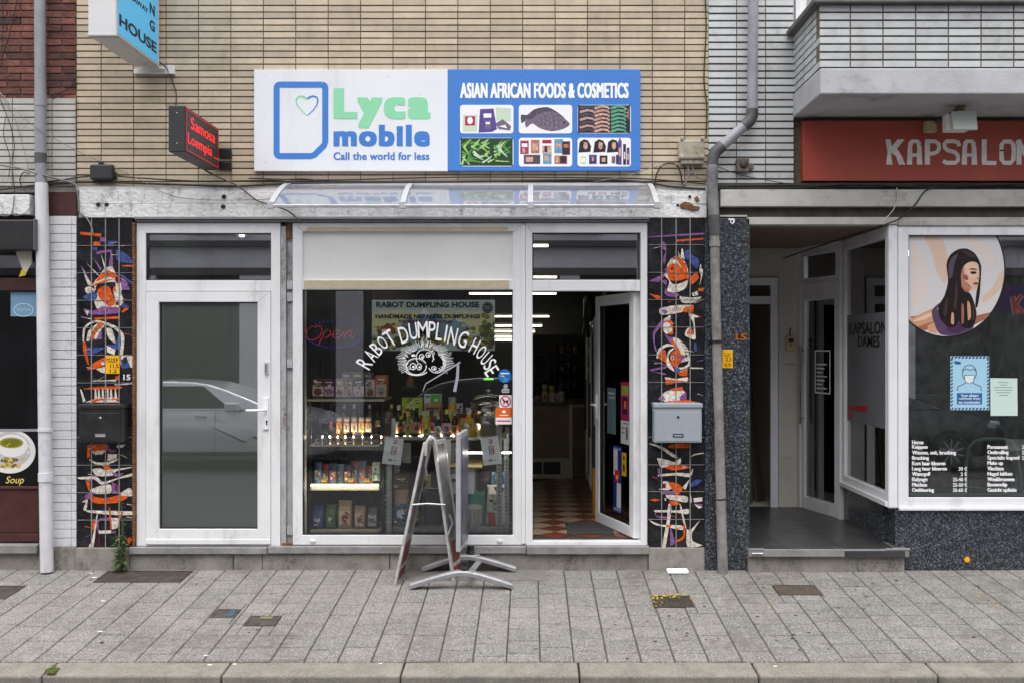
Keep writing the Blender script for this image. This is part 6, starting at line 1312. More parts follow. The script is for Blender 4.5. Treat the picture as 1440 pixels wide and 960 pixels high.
carton(565, 593.5, 559, 600, Ys + .3, .08, (178, 206, 40), (170, 200, 36), 'neon green carton standing behind the sauce bottles', None, .8, 'food cartons in the shop window')
mb = MB(); mb.stroke([(570, 578), (572, 574), (575, 574), (576, 578), (579, 573), (582, 578), (584, 574), (588, 575)], 1.6, Ys + .298, .001); solo('carton_script', mb, [C((28, 40, 20))], 'dark script on the neon green carton', 'lettering')
T = thing('food_carton', 'green and white carton with a brown lower half behind the bottles', 'box', (X(608, Ys + .28), Ys + .28, Z(610, Ys + .28)), 'food cartons in the shop window')
mb = MB(); Yc = Ys + .28; mb.pbox(596.5, 620.5, 553.5, 610, Yc, .07, 0); mb.pprism([(605.5, 554), (620, 554), (620, 566), (605.5, 566)], Yc, .001, 1); mb.pprism([(597, 566), (620, 566), (620, 580), (597, 580)], Yc, .0012, 2); mb.stroke([(598, 557), (604, 557)], 2, Yc, .001, 3); mb.ell(613, 562, 3, 2, Yc, .0014, 4, 10); mb.stroke([(600, 574), (617, 573)], 2.4, Yc, .0015, 3)
build('printed_carton', mb, [C((206, 214, 216)), C((98, 186, 60)), C((188, 150, 96)), C((60, 66, 70)), C((220, 240, 210))], T)
bt_ = [(561, 10.5, 569, 612, (28, 24, 24), (210, 208, 204), (206, 204, 196), 'squat', 'dark bottle with a white cap and label', .02, None), (563.5, 7, 584, 612, (40, 32, 22), (222, 214, 40), (206, 120, 80), 'sauce', 'small dark bottle with a yellow cap and orange label', -.05, None), (573.5, 8.5, 579, 611, (150, 160, 60), (226, 206, 60), (180, 206, 130), 'sauce', 'yellow green sauce bottle with a pale green label', -.04, None), (569, 8, 574, 608, (84, 40, 30), (200, 150, 60), (210, 190, 180), 'sauce', 'red brown bottle with a white label in the second row', .08, None),
       (586, 11.5, 573, 611, (26, 22, 22), (20, 20, 20), (206, 150, 130), 'sauce', 'black sauce bottle with a pink label', -.02, None), (599.5, 11, 593, 611, (206, 180, 40), (220, 160, 40), (226, 214, 80), 'jar', 'yellow jar with a yellow lid', -.05, (90, 110, 60)), (599, 12, 577, 606, (190, 200, 96), (214, 214, 180), None, 'jar', 'pale yellow green jar behind the yellow jar', .1, None), (608, 8, 575, 611, (150, 40, 30), (50, 100, 60), (206, 190, 190), 'sauce', 'red chilli sauce bottle with a green cap', .0, None),
       (616, 10, 584, 611, (40, 34, 30), (214, 210, 206), (196, 206, 186), 'sauce', 'dark soy bottle with a white cap and pale green label', -.04, (70, 60, 50)), (621, 7.5, 566, 604, (110, 60, 60), (190, 40, 60), None, 'tall', 'bottle with a red pointed cap in the back row', .12, None), (628, 12.5, 575, 612, (46, 30, 26), (226, 206, 40), (214, 190, 200), 'sauce', 'dark bottle with yellow cap and pink label', -.06, (60, 80, 140)), (639.5, 9.5, 579, 611, (40, 28, 24), (170, 176, 176), (196, 140, 80), 'tall', 'dark bottle with a grey cap and orange label', -.03, None),
       (646, 8, 583, 608, (120, 50, 40), (90, 30, 30), None, 'jar', 'dark red jar beside the steel pot', .1, None), (636, 12, 558, 600, (200, 170, 60), (170, 170, 150), (222, 170, 40), 'jar', 'tall jar with a yellow label in the back row', .2, (226, 190, 70)), (551, 8, 568, 606, (58, 64, 50), (206, 200, 40), None, 'tall', 'dark green bottle with a yellow top at the left end', .12, None)]
for cx, w, t, bt, bc, cc, lc, sh, lb, dy, l2 in bt_: bottle(cx, w, t, bt + 1.5, Ys + .085 + dy, bc, cc, lc, lb + ' on the right shelf', sh, lab2=l2)
pouch(539, 551, 577, 612, Ys + .0, .05, (88, 66, 50), (120, 96, 70), 'brown packet leaning at the left end of the bottle shelf', 'packets on the bottle shelf', (.2, .8, .25, .5))
pouch(550, 556, 588, 614, Ys - .03, .03, (196, 200, 206), None, 'narrow silver packet leaning beside the brown packet', 'packets on the bottle shelf')
carton(641, 650.5, 567, 581, Ys + .3, .04, (226, 226, 222), (210, 180, 60), 'small white box with a yellow foot behind the bottles', (90, 110, 150), .5)
pouch(646, 667, 588, 614, Ys - .02, .06, (196, 164, 40), (60, 70, 50), 'yellow bag with dark printing on the bottle shelf', 'packets on the bottle shelf', (.2, .8, .25, .5), lab2=(226, 214, 170))
pouch(645, 660, 596, 615, Ys - .05, .05, (150, 136, 84), (90, 96, 60), 'small olive bag in front of the yellow bag', 'packets on the bottle shelf', (.2, .8, .3, .7), lab2=(190, 180, 120))
for k, (a, b_, c, lb) in enumerate(((572, 592, (40, 88, 60), 'green packet lying flat on the bottle shelf edge'), (594, 618, (176, 182, 180), 'silver packet lying flat on the bottle shelf edge'), (620, 636, (150, 124, 110), 'brownish packet lying flat on the bottle shelf edge'), (637, 644, (206, 180, 40), 'small yellow packet lying flat on the bottle shelf edge'), (554, 571, (60, 52, 46), 'dark packet lying flat on the bottle shelf edge'))):
    x0, x1 = X(a, .16), X(b_, .16); mb = MB(); n = 8
    mb.lathe([(.2, 0), (.5, .018), (.5, .026), (.2, .040)], 0, 0, 0, 12, 0); mb.xf(0, Matrix.Translation(((x0 + x1) / 2, .21, Z(613.9, ya))) @ Matrix.Diagonal((x1 - x0, .10, .7, 1))); solo('flat_packet', mb, [C(c, .3)], lb, 'packet', 'packets on the bottle shelf')
mb = MB(); mb.tube([(X(640, .19), .19, Z(636, .19)), (X(719, .19), .19, Z(636, .19))], .005, 8); solo('shelf_lamp', mb, [E((255, 250, 240), 22)], 'thin white strip lamp added under the right bottle shelf', 'lamp', 'lit shelf lamps in the shop window')  # strip lamp added along a thin bright line, brightening the goods below
r_ = random.Random(61)
for k, (cx, nm_, bc, lc) in enumerate(((581, 'olive', (90, 96, 50), (200, 190, 120)), (592, 'ruby', (120, 30, 34), (214, 190, 180)), (603, 'honey', (190, 130, 40), (220, 200, 140)), (612, 'teal', (40, 90, 90), (190, 200, 190)), (623, 'chocolate', (70, 44, 30), (206, 170, 120)), (633, 'lime', (140, 170, 50), (226, 226, 170)), (652, 'crimson', (150, 40, 40), (226, 210, 60)), (659, 'amber', (180, 110, 40), (210, 190, 160)))):
    bottle(cx, 8.5, 580 - r_.uniform(0, 8), 611, Ys + .2, bc, (206, 200, 190) if k % 2 else (40, 60, 40), lc, nm_ + ' bottle in the crowded rear row of the right shelf', r_.choice(('sauce', 'tall', 'jar')))
# steel pot
Yp_ = .40; cx, zb = X(686, Yp_), Z(614, ya) + .0; r = 25.5 * sc(Yp_); H = Z(556, Yp_) - zb
T = thing('cooking_pot', 'large round stainless steel steamer pot with a domed lid on the right shelf', 'pot', (cx, Yp_, zb))
build('pot_body', MB().lathe([(r * .8, 0), (r * .93, .02), (r * .95, H * .3), (r * .97, H * .31), (r * .95, H * .33), (r * .95, H * .62), (r * .98, H * .63), (r * .95, H * .66), (r * .95, H * .8), (r, H * .82)], cx, Yp_, zb, 28), [STL], T)
build('pot_lid', MB().lathe([(r * 1.02, H * .825), (r * 1.02, H * .85), (r * .8, H * .95), (r * .45, H * 1.02), (.01, H * 1.05)], cx, Yp_, zb, 28), [STL], T); build('lid_knob', MB().lathe([(.012, H * 1.04), (.012, H * 1.1), (.03, H * 1.12), (.02, H * 1.16)], cx, Yp_, zb, 12), [STL], T)
mb = MB(); mb.tube([(cx - r * .95, Yp_, zb + H * .5), (cx - r * 1.15, Yp_ - .02, zb + H * .52), (cx - r * 1.15, Yp_ - .02, zb + H * .6), (cx - r * .95, Yp_, zb + H * .62)], .008, 6); build('pot_handle', mb, [STL], T)
# hanging price cards
def card(pts, Y, label, back=None):
    T = thing('price_card', label, 'price card', (X(pts[0][0], Y), Y, Z(pts[2][1], Y)), 'white price cards hanging in the shop window')
    build('card_sheet', MB().pprism(pts, Y, .002), [C((240, 246, 246), .6)], T)
    (x0, y0), (x1, y1), (x2, y2), (x3, y3) = pts
    f = lambda u, v: ((x0 * (1 - u) + x1 * u) * (1 - v) + (x3 * (1 - u) + x2 * u) * v, (y0 * (1 - u) + y1 * u) * (1 - v) + (y3 * (1 - u) + y2 * u) * v)
    q = MB(); Yq = Y - .002
    if not back:
        q.stroke([f(.42, .34), f(.42, .62), f(.6, .62)], 1.2, Yq, .0006, 0); q.stroke([f(.42, .34), f(.58, .34)], 1.2, Yq, .0007, 0); q.stroke([f(.6, .33), f(.66, .34), f(.66, .6), f(.6, .62)], 1.4, Yq, .0008, 1)
        q.pprism([f(.46, .38), f(.53, .38), f(.53, .58), f(.46, .58)], Yq, .0006, 3); q.pprism([f(.53, .38), f(.62, .38), f(.62, .58), f(.53, .58)], Yq, .0007, 4)
        q.stroke([f(.45, .10), f(.62, .10), f(.64, .2), f(.5, .24), f(.45, .18), f(.6, .16)], 1.6, Yq, .0006, 1); q.pprism([f(.33, .80), f(.5, .80), f(.5, .88), f(.33, .88)], Yq, .0006, 2); q.pprism([f(.38, .82), f(.45, .82), f(.45, .86), f(.38, .86)], Yq, .0009, 5); q.stroke([f(.56, .85), f(.72, .84)], .8, Yq, .0006, 2)
        build('printed_mark', q, [C((60, 96, 140)), C((190, 84, 80)), C((60, 70, 80)), C((176, 196, 214)), C((214, 180, 184)), C((206, 218, 222), .6)], T)
card([(542.5, 613), (568, 616.5), (563.5, 653.5), (537, 651)], .10, 'white price card hanging left of the sandwich board'); card([(612.5, 617), (634, 618), (633.5, 657), (615, 655)], .10, 'white price card half hidden behind the sandwich board'); card([(675.5, 616), (700, 612), (705.5, 651), (680, 654)], .10, 'white price card hanging below the steel pot')
for pts, lb in (([(565, 621), (578, 622), (577.5, 650.5), (566, 650)], 'grey beige card behind the left price card'), ([(634.5, 622), (645, 622), (644.5, 650), (634, 650)], 'grey beige card behind the half hidden price card')): 
    T = thing('price_card', lb, 'price card', (X(pts[0][0], .15), .15, Z(pts[2][1], .15)), 'white price cards hanging in the shop window'); build('card_sheet', MB().pprism(pts, .15, .002), [C((150, 146, 128), .7)], T)
cable([(520, 610), (545, 613), (580, 619), (620, 617.5), (660, 619), (690, 613), (722, 609)], .002, 'thin string carrying the price cards', C((150, 150, 150)), .105)
# ---- lower right
Yl = .21
T = thing('appliance_box', 'white rice cooker box with a pot picture on the upper steel shelf', 'box', (X(645, Yl), Yl, Z(694, Yl)))
mb = MB(); mb.pbox(626, 666, 658.8, 694, Yl, .28, 0); mb.pprism([(650, 659.3), (665.5, 659.3), (665.5, 693.6), (650, 693.6)], Yl, .0006, 0); mb.ell(642, 681, 8, 7, Yl, .001, 1, 18); mb.pprism([(634, 674), (650, 674), (650, 680), (634, 680)], Yl, .0014, 1); mb.ell(642, 674.5, 7.5, 2.6, Yl, .0016, 2, 16); mb.stroke([(633, 678), (632, 676), (634, 674)], 1, Yl, .0016, 3); mb.stroke([(650, 678), (652, 676), (650, 674)], 1, Yl, .0016, 3); mb.pprism([(646, 682), (649, 682), (649, 691), (646, 691)], Yl, .0018, 3)
build('printed_carton', mb, [C((232, 234, 238)), C((206, 210, 218)), C((60, 70, 84)), C((44, 54, 70))], T); mb = MB(); mb.ptext('TRISTAR', 629, 645, 662, 666, Yl - .0004, .001, .03); build('lettering', mb, [C((40, 44, 54))], T)
T = thing('appliance_box', 'turquoise green box with a picture of a large pot on the floor shelf', 'box', (X(655, Yl + .1), Yl, Z(741, Yl + .1)))
mb = MB(); Yb = Yl + .05; mb.pbox(633, 681, 694.5, 740, Yb, .26, 0); mb.ell(667, 734, 11, 4.5, Yb, .0012, 1, 18); mb.pprism([(656, 712), (678, 712), (678, 734), (656, 734)], Yb, .0014, 1); mb.ell(667, 712, 11.3, 4, Yb, .0018, 2, 18)
for k in range(4): mb.stroke([(659 + k * 5.4, 717), (659 + k * 5.4, 735)], .7, Yb, .002, 2)
mb.ell(643, 728, 7, 8, Yb, .0012, 1, 14); mb.ell(643, 721, 7, 2.6, Yb, .0016, 2, 14); mb.stroke([(638, 703), (654, 701)], 2, Yb, .001, 3); build('printed_carton', mb, [C((64, 140, 118)), C((160, 160, 158)), C((206, 206, 202)), C((40, 80, 70))], T)
pouch(684, 710, 683, 739, Yl, .16, (206, 206, 196), (196, 210, 196), 'white rice sack with a red lower band in the window', lab_box=(.12, .85, .2, .7), lab2=(150, 180, 160)); mb = MB(); mb.pprism([(686, 719.5), (696, 720), (697, 738), (687, 738)], Yl - .012, .002, 0); mb.pprism([(694, 684), (709, 685), (707, 692), (698, 691)], Yl - .012, .002, 0); solo('red_band', mb, [C((172, 36, 48), .4)], 'red printed band on the white rice sack', 'label')
pouch(553, 574, 690, 739, Yl, .14, (170, 150, 126), (70, 104, 150), 'large sack with a blue mountain label in the window', lab_box=(.06, .94, .35, .95), lab2=(220, 224, 226))
pouch(574.5, 592, 692, 739, Yl + .03, .14, (66, 50, 46), (186, 170, 120), 'dark patterned sack beside the blue labelled one', lab_box=(.2, .8, .5, .85), lab2=(120, 50, 40)); pouch(594, 622, 688, 740, Yl + .06, .18, (44, 42, 42), None, 'plump black plastic sack seen through the sandwich board', rough=.25); pouch(590, 606, 667, 692, Yl + .25, .08, (196, 182, 140), (170, 150, 90), 'small cream bag above the black sack', lab_box=(.25, .75, .3, .7))
pouch(672, 690, 662, 700, Yl + .25, .1, (70, 44, 56), None, 'plum coloured bag behind the white rice sack'); pouch(690, 712, 664, 690, Yl + .1, .1, (120, 140, 160), (70, 120, 170), 'pale blue bag with a handle above the white rice sack', lab_box=(.2, .8, .4, .8))
mb = MB(); mb.tube([(X(694, Yl + .08), Yl + .08, Z(676, Yl)), (X(696, Yl + .08), Yl + .08, Z(667, Yl)), (X(702, Yl + .08), Yl + .08, Z(664.5, Yl)), (X(707, Yl + .08), Yl + .08, Z(669, Yl)), (X(708, Yl + .08), Yl + .08, Z(677, Yl))], .008, 8); solo('ribbon_handle', mb, [C((50, 96, 150), .4)], 'blue ribbon handle standing on the pale blue bag', 'handle')
for k, (a, b_, t, bt, c) in enumerate(((553, 575, 668, 690, (90, 70, 60)), (536, 546, 690, 741, (60, 40, 40)))): carton(a, b_, t, bt, Yl + .3, .15, c, (120, 100, 84), ('brown box in the shadow above the blue labelled sack', 'narrow brown box between the two racks')[k], None, .5)
# ---- ornament, banner, open sign
T = thing('figurine', 'small painted figurine on a green base above the shelf', 'figurine', (X(577, .5), .5, Z(543, .5)))
build('figure', MB().lathe([(.02, 0), (.034, .02), (.03, .05), (.018, .065), (.022, .085), (.012, .105)], X(577, .5), .5, Z(542, .5), 12), [C((150, 110, 84))], T); build('red_hat', MB().lathe([(.014, .10), (.012, .12), (.004, .13)], X(577, .5), .5, Z(542, .5), 10), [C((150, 40, 60))], T); build('green_base', MB().lathe([(.04, -.012), (.04, 0)], X(577, .5), .5, Z(541, .5), 14), [C((60, 130, 110))], T)
solo('plate_shelf', MB().pbox(566, 590, 544, 546, .47, .12), [C((60, 70, 70), .2)], 'narrow dark glass shelf carrying the figurine', 'shelf')
Yb = .085
T = thing('banner', 'landscape printed banner with black lettering hanging in the shop window', 'banner', (X(609, Yb), Yb, Z(493, Yb)))
mb = MB(); mb.pbox(523, 696, 422, 493, Yb, .003, 0); r_ = random.Random(14); n_ = 0
def bl(c, *pts):
    global n_
    n_ += 1; mb.pprism([(min(695.5, max(523.5, a)), min(492.5, b_)) for a, b_ in pts], Yb, .0006 + n_ * .00003, c)
bl(1, (523.5, 440), (560, 436), (600, 441), (640, 437), (695, 441), (695, 470), (523.5, 470))
bl(2, (560, 460), (575, 446), (583, 450), (596, 434), (606, 442), (614, 440), (630, 452), (645, 446), (662, 462), (640, 475), (570, 475)); bl(3, (588, 443), (596, 434), (606, 442), (600, 447), (594, 444)); bl(3, (640, 449), (645, 446), (652, 453), (644, 452)); bl(4, (575, 446), (583, 450), (590, 465), (570, 468)); bl(4, (606, 442), (618, 455), (612, 466), (600, 460))
for k in range(150):
    x, y = r_.uniform(525, 694), r_.uniform(456, 491); s_ = r_.uniform(2, 6) * (.6 + (y - 452) / 40)
    if 575 < x < 650 and y < 468: continue
    bl(r_.choice((5, 5, 6, 7, 8, 8, 9)), *[(x + s_ * math.cos(a) * r_.uniform(.6, 1.2), y + s_ * .7 * math.sin(a) * r_.uniform(.5, 1.2)) for a in (0, 1, 2, 3, 4, 5)])
for k in range(26):
    x, y = 686 + r_.gauss(0, 6), 462 + r_.gauss(0, 9); bl(r_.choice((8, 5, 9)), *[(x + 4 * math.cos(a), y + 4 * math.sin(a)) for a in (0, 1, 2, 3, 4, 5)])
bl(10, (534, 462), (545, 455), (556, 462), (556, 470), (534, 470)); bl(3, (537, 463), (550, 463), (550, 470), (537, 470))
build('printed_cloth', mb, [C((200, 220, 212), .5), C((237, 232, 175), .5), C((147, 172, 190), .5), C((250, 250, 250), .5), C((107, 130, 150), .5), C((137, 145, 62), .5), C((200, 187, 87), .5), C((237, 220, 112), .5), C((82, 92, 50), .5), C((120, 92, 50), .5), C((162, 82, 50), .5)], T)
mb = MB(); Yt = Yb - .006; mb.ptext('RABOT DUMPLING HOUSE', 529, 674, 424.5, 432.5, Yt, .0015, .035); mb.ptext('HANDMADE NEPALESE DUMPLINGS', 528, 675, 442, 448, Yt, .0015, .035); build('black_lettering', mb, [C((34, 40, 46), .5)], T)
mb = MB(); mb.ptext('THE MOUNT OF A CULTURE', 560, 636, 450.5, 454.5, Yt, .0015, .02); build('red_lettering', mb, [C((120, 44, 46), .5)], T)
mb = MB(); mb.ell(685.5, 433, 7.6, 8, Yt, .001, 0, 20); mb.ell(685.5, 433, 6, 6.4, Yt, .0016, 1, 18); mb.ell(685.5, 433, 5.4, 5.8, Yt, .0022, 0, 18); mb.stroke([(681.5, 431.5), (689.5, 431.5)], 1.6, Yt - .0022, .0005, 1); mb.stroke([(682, 434.5), (689, 434.5)], 1.4, Yt - .0022, .0005, 1); build('round_logo', mb, [C((36, 38, 40)), C((150, 160, 156))], T)
mb = MB()
for px_ in (526, 692): mb.tube([(X(px_, Yb), Yb, Z(422, Yb)), (X(px_, Yb), Yb, Z(405, Yb))], .0015, 5)
build('hanging_wire', mb, [ALU], T)
Yo = .16
T = thing('open_sign', 'dark open sign with red dotted script and blue dots hanging left in the window', 'sign', (X(470, Yo), Yo, Z(491, Yo)))
build('backing_panel', MB().pbox(427.5, 512, 449, 491, Yo, .008), [M('open_panel', (.012, .013, .02), .25)], T, bevel=.002)
path = [[(444, 460), (438, 459), (432, 464), (431, 471), (434, 477), (441, 478), (449, 474), (453, 466), (452, 460), (447, 458), (443, 460)], [(448, 485), (452, 476), (457, 466), (461, 464), (465, 466), (464, 471), (459, 475), (455, 474)], [(467, 472), (473, 470), (477, 466), (474, 463.5), (469, 467), (468, 473), (473, 476), (479, 473), (484, 466)], [(484, 475), (487, 466), (488, 469), (493, 464), (495, 467), (492, 473), (496, 475), (500, 470)]]
def dots(mb, pts, step, r, Y):
    P = []
    for i in range(len(pts) - 1):
        (a, b_), (c, d) = pts[i], pts[i + 1]; L_ = math.hypot(c - a, d - b_); k = max(1, int(L_ / step))
        P += [(a + (c - a) * j / k, b_ + (d - b_) * j / k) for j in range(k)]
    for a, b_ in P: mb.lathe([(r, 0), (r * .7, -.002)], X(a, Y), Y, Z(b_, Y), 6, 0, axis='y')
mb = MB()
for pp in path: dots(mb, pp, 1.6,   .0026, Yo)
build('red_dot_script', mb, [E((230, 44, 52), .55)], T)
mb = MB(); ob_ = [(470 + 40 * math.cos(rad(a)), 470 + 18.5 * math.sin(rad(a))) for a in list(range(20, 168, 7)) + list(range(230, 300, 9))]
for a, b_ in ob_: mb.lathe([(.0035, 0), (.0025, -.002)], X(a, Yo), Yo, Z(b_, Yo), 6, 0, axis='y')
build('blue_dot', mb, [E((50, 60, 230), .5)], T)
mb = MB()
for px_ in (436, 505): mb.tube([(X(px_, Yo), Yo + .004, Z(449, Yo)), (X(px_ + (6 if px_ < 450 else -4), Yo), Yo + .004, Z(408, Yo))], .0025, 5)
build('hanging_wire', mb, [CBL], T)
# ---- painted lettering and logo on the glass
Yw = .0445
T = thing('window_lettering', 'white arched lettering and dumpling drawing on the shop window glass', 'window lettering', (X(604, Yw), Yw, Z(526, Yw)))
mb = MB(); k_ = 230 / 1440
for ch, a, b_, rot, h, w in (('R', 140, 440, 60, 140, 66), ('A', 196, 372, 53, 128, 60), ('B', 246, 315, 45, 128, 58), ('O', 300, 260, 40, 128, 62), ('T', 366, 222, 33, 146, 80), ('D', 486, 192, 16, 146, 78), ('U', 570, 160, 8, 146, 72), ('M', 655, 148, 3, 146, 90), ('P', 735, 150, -3, 146, 62), ('L', 800, 164, -7, 154, 54), ('I', 858, 180, -9, 146, 15), ('N', 918, 204, -13, 154, 72), ('G', 1010, 232, -18, 150, 78), ('H', 1112, 290, -27, 140, 58), ('O', 1170, 345, -36, 130, 56), ('U', 1212, 400, -42, 130, 50), ('S', 1245, 450, -50, 130, 50), ('E', 1262, 510, -57, 130, 54)):
    cx, cy = 490 + a * k_, 440 + b_ * k_; w2, h2 = w * k_ / 2, h * k_ / 2
    mb.ptext(ch, cx - w2, cx + w2, cy - h2, cy + h2, Yw, .0012, .004, 0, rad(rot))
build('arched_lettering', mb, [WHITE], T)
mb = MB(); n_ = 0
def St(pts, w=1.0, w2=None, m=0):
    global n_
    n_ += 1; mb.stroke([(490 + a * k_, 440 + b_ * k_) for a, b_ in pts], w, Yw, .0008 + n_ * .00002, m, w2)
arc = lambda cx, cy, rx, ry, a0, a1, n=18: [(cx + rx * math.cos(rad(a0 + (a1 - a0) * i / n)), cy + ry * math.sin(rad(a0 + (a1 - a0) * i / n))) for i in range(n + 1)]
St(arc(597, 468, 88, 72, -10, 200), 1.2); St(arc(597, 462, 92, 66, -160, -20), .8); St(arc(672, 390, 76, 72, -220, 30), 1.0); St(arc(775, 440, 78, 84, -80, 150), 1.1); St(arc(775, 440, 62, 70, -60, 100), .8); St(arc(600, 500, 96, 46, 20, 170), 1.4)
for ex, ey, rx, ry in ((568, 468, 26, 28), (622, 470, 22, 27), (645, 382, 20, 20), (702, 366, 20, 20), (752, 484, 20, 16)):
    St(arc(ex, ey, rx, ry, 0, 360), 1.1); n_ += 1; mb.ell(490 + (ex + 4) * k_, 440 + (ey + 4) * k_, rx * .42 * k_, ry * .45 * k_, Yw, .0009 + n_ * .00002, 0, 12)
for i in range(12): a = rad(-170 + i * 13); St([(597 + 74 * math.cos(a), 458 + 50 * math.sin(a)), (597 + 92 * math.cos(a), 462 + 68 * math.sin(a))], .8)
for i in range(8): a = rad(-70 + i * 22); St([(775 + 62 * math.cos(a), 440 + 68 * math.sin(a)), (775 + 78 * math.cos(a), 440 + 84 * math.sin(a))], .8)
rr = random.Random(21)
for i in range(50):
    a = rad(-218 + i * 5.2); r0, r1_ = rr.uniform(.62, .74), rr.uniform(.92, 1.06)
    St([(670 + 240 * r0 * math.cos(a), 420 + 165 * r0 * math.sin(a)), (670 + 250 * r1_ * math.cos(a + .02), 420 + 172 * r1_ * math.sin(a + .02))], .85, .5)
for i in range(18):
    a = rad(-200 + i * 12.6); St([(670 + 165 * math.cos(a), 410 + 120 * math.sin(a)), (670 + 200 * math.cos(a + .05), 410 + 145 * math.sin(a + .05))], .9, .4)
for pp in ([(640, 300), (655, 270), (645, 240), (660, 210)], [(690, 300), (700, 260), (685, 230), (705, 195)], [(720, 290), (745, 282), (720, 262), (722, 240)], [(560, 340), (590, 330), (600, 310)], [(730, 330), (760, 350), (740, 380), (760, 410)]): St(pp, 1.2, .5)
St([(655, 685), (680, 620), (780, 560), (985, 430)], 1.0, 2.2, 1); St([(965, 450), (960, 560), (935, 690)], 3.6, 4.4, 1)
n_ += 1; mb.ell(490 + 572 * k_, 440 + 372 * k_, 20 * k_, 12 * k_, Yw, .003, 0, 10)
build('dumpling_drawing', mb, [WHITE, C((168, 164, 176), .4)], T)
# ---- stickers
def sticker(label, cat='sticker'): return thing('window_sticker', label, cat, (X(709, Yw), Yw, Z(560, Yw)), 'stickers down the right edge of the shop window')
T = sticker('round blue sticker at the top of the window sticker column'); build('sticker_disc', MB().ell(710, 528, 9.2, 9.4, Yw, .0008, 0, 28), [C((24, 112, 196), .35)], T); mb = MB(); mb.stroke([(704, 524.5), (716, 524.5)], 1.6, Yw - .0008, .0005); mb.stroke([(704, 528), (708, 528), (709, 529.5)], 1.2, Yw - .0008, .0005, 1); mb.stroke([(708, 531), (712, 533), (714, 531)], .9, Yw - .0008, .0005, 2); mb.stroke([(707, 535), (713, 535)], .8, Yw - .0008, .0005, 2); build('white_mark', mb, [WHITE, C((240, 220, 180)), C((120, 200, 120))], T)
T = sticker('round black sticker with white lines below the blue one'); build('sticker_disc', MB().ell(711, 546.5, 8.6, 8.2, Yw, .0008, 0, 26), [C((16, 16, 18), .35)], T); mb = MB()
for k, (a, b_) in enumerate(((709, 713.5), (708, 714), (708.5, 713.5), (706, 716), (705, 716.5), (706, 716))): mb.stroke([(a, 540.5 + k * 2.1), (b_, 540.5 + k * 2.1)], 1.1, Yw - .0008, .0004)
build('white_line', mb, [C((214, 214, 216))], T)
T = sticker('white no dogs sticker with a red ring'); build('sticker_sheet', MB().pprism([(702, 555), (719.5, 555), (719.5, 572.5), (702, 572.5)], Yw, .0008), [C((232, 232, 236), .35)], T); mb = MB(); Yq = Yw - .0008
mb.stroke(arc(710.8, 563.8, 7, 7.2, 0, 360, 24), 1.7, Yq, .0006, 0); mb.stroke([(706, 559), (715.6, 568.6)], 1.5, Yq, .0009, 0); mb.pprism([(706, 562), (707, 560.8), (709, 562.6), (713.5, 562.2), (715.5, 560), (715, 563.5), (714.6, 568), (713.4, 568), (713, 565.5), (709.6, 565.5), (709, 568.4), (707.8, 568.4), (708, 564)], Yq, .0004, 1); build('no_dog_symbol', mb, [C((200, 20, 50)), C((30, 30, 34))], T)
T = sticker('orange sticker with a white lower half at the bottom of the sticker column'); mb = MB(); mb.pprism([(697, 572.8), (719.6, 572.8), (719.6, 586.5), (697, 586.5)], Yw, .0010, 0); mb.pprism([(697, 586.5), (719.6, 586.5), (719.6, 596), (697, 596)], Yw, .0008, 1); build('sticker_sheet', mb, [C((226, 98, 24), .35), C((236, 234, 236), .35)], T)
mb = MB(); Yq = Yw - .001; mb.pprism([(706, 580), (706, 577.8), (708.6, 575.6), (711.2, 577.8), (711.2, 580)], Yq, .0004, 0); mb.stroke([(702.5, 583.2), (715, 583.2)], 1.2, Yq, .0004, 0); mb.stroke([(698.5, 591.3), (718, 591.3)], 2.2, Yq + .0002, .0006, 1); build('printed_mark', mb, [WHITE, C((190, 96, 100))], T)
solo('green_display', MB().pprism([(680.5, 531.3), (694, 531.3), (694, 533.6), (680.5, 533.6)], .9, .004), [E((120, 240, 60), .8)], 'small glowing green display behind the window stickers', 'display')
# ---- entrance and shop floor
T = thing('door_mat', 'dark grey door mat just inside the open entrance', 'door mat', (X(835, .55), .55, FZ))
build('mat_body', MB().box(X(796, .55), X(862, .4), .27, .75, FZ + .0006, FZ + .010), [M('mat_fibre', (.045, .046, .048), .95, var=.5, vs=60, bump=.6, bs=200)], T, bevel=.004)
Yk = 3.66
T = thing('shop_counter', 'wood fronted shop counter with a pale frame at the back of the entrance', 'counter', (X(775, Yk), Yk, FZ))
x0, x1 = X(700, Yk), X(829, Yk); zt_ = Z(568, Yk)
build('wood_front', MB().box(x0, X(800, Yk), Yk + .0, Yk + .05, FZ + .24, zt_ - .005), [M('oak_front_panel', (.25, .18, .12), .5, var=.3, vs=4, dirt=.5, dcol=(.15, .10, .065), ds=3, stretch=.12)], T)
mb = MB(); mb.box(X(800.2, Yk), X(805, Yk), Yk - .02, Yk + .05, FZ, zt_); mb.box(x0, X(800, Yk), Yk - .02, Yk + .05, FZ, FZ + .235); mb.box(X(805.2, Yk), x1, Yk - .01, Yk + .05, FZ, zt_ - .03, 1); mb.box(X(805.2, Yk), x1, Yk - .02, Yk + .05, zt_ - .03, zt_); build('pale_frame', mb, [C((196, 186, 170), .5), C((110, 88, 66), .5)], T, bevel=.003)
build('worktop', MB().box(x0, x1, Yk - .04, Yk + .6, zt_ + .001, zt_ + .03), [C((60, 50, 44), .4)], T, bevel=.004)
mb = MB(); mb.box(X(748, Yk), X(762, Yk), Yk - .024, Yk - .0205, FZ + .05, FZ + .19); mb.box(X(764, Yk), X(788, Yk), Yk - .024, Yk - .0205, FZ + .05, FZ + .19); build('vent_slot', mb, [DARK], T)
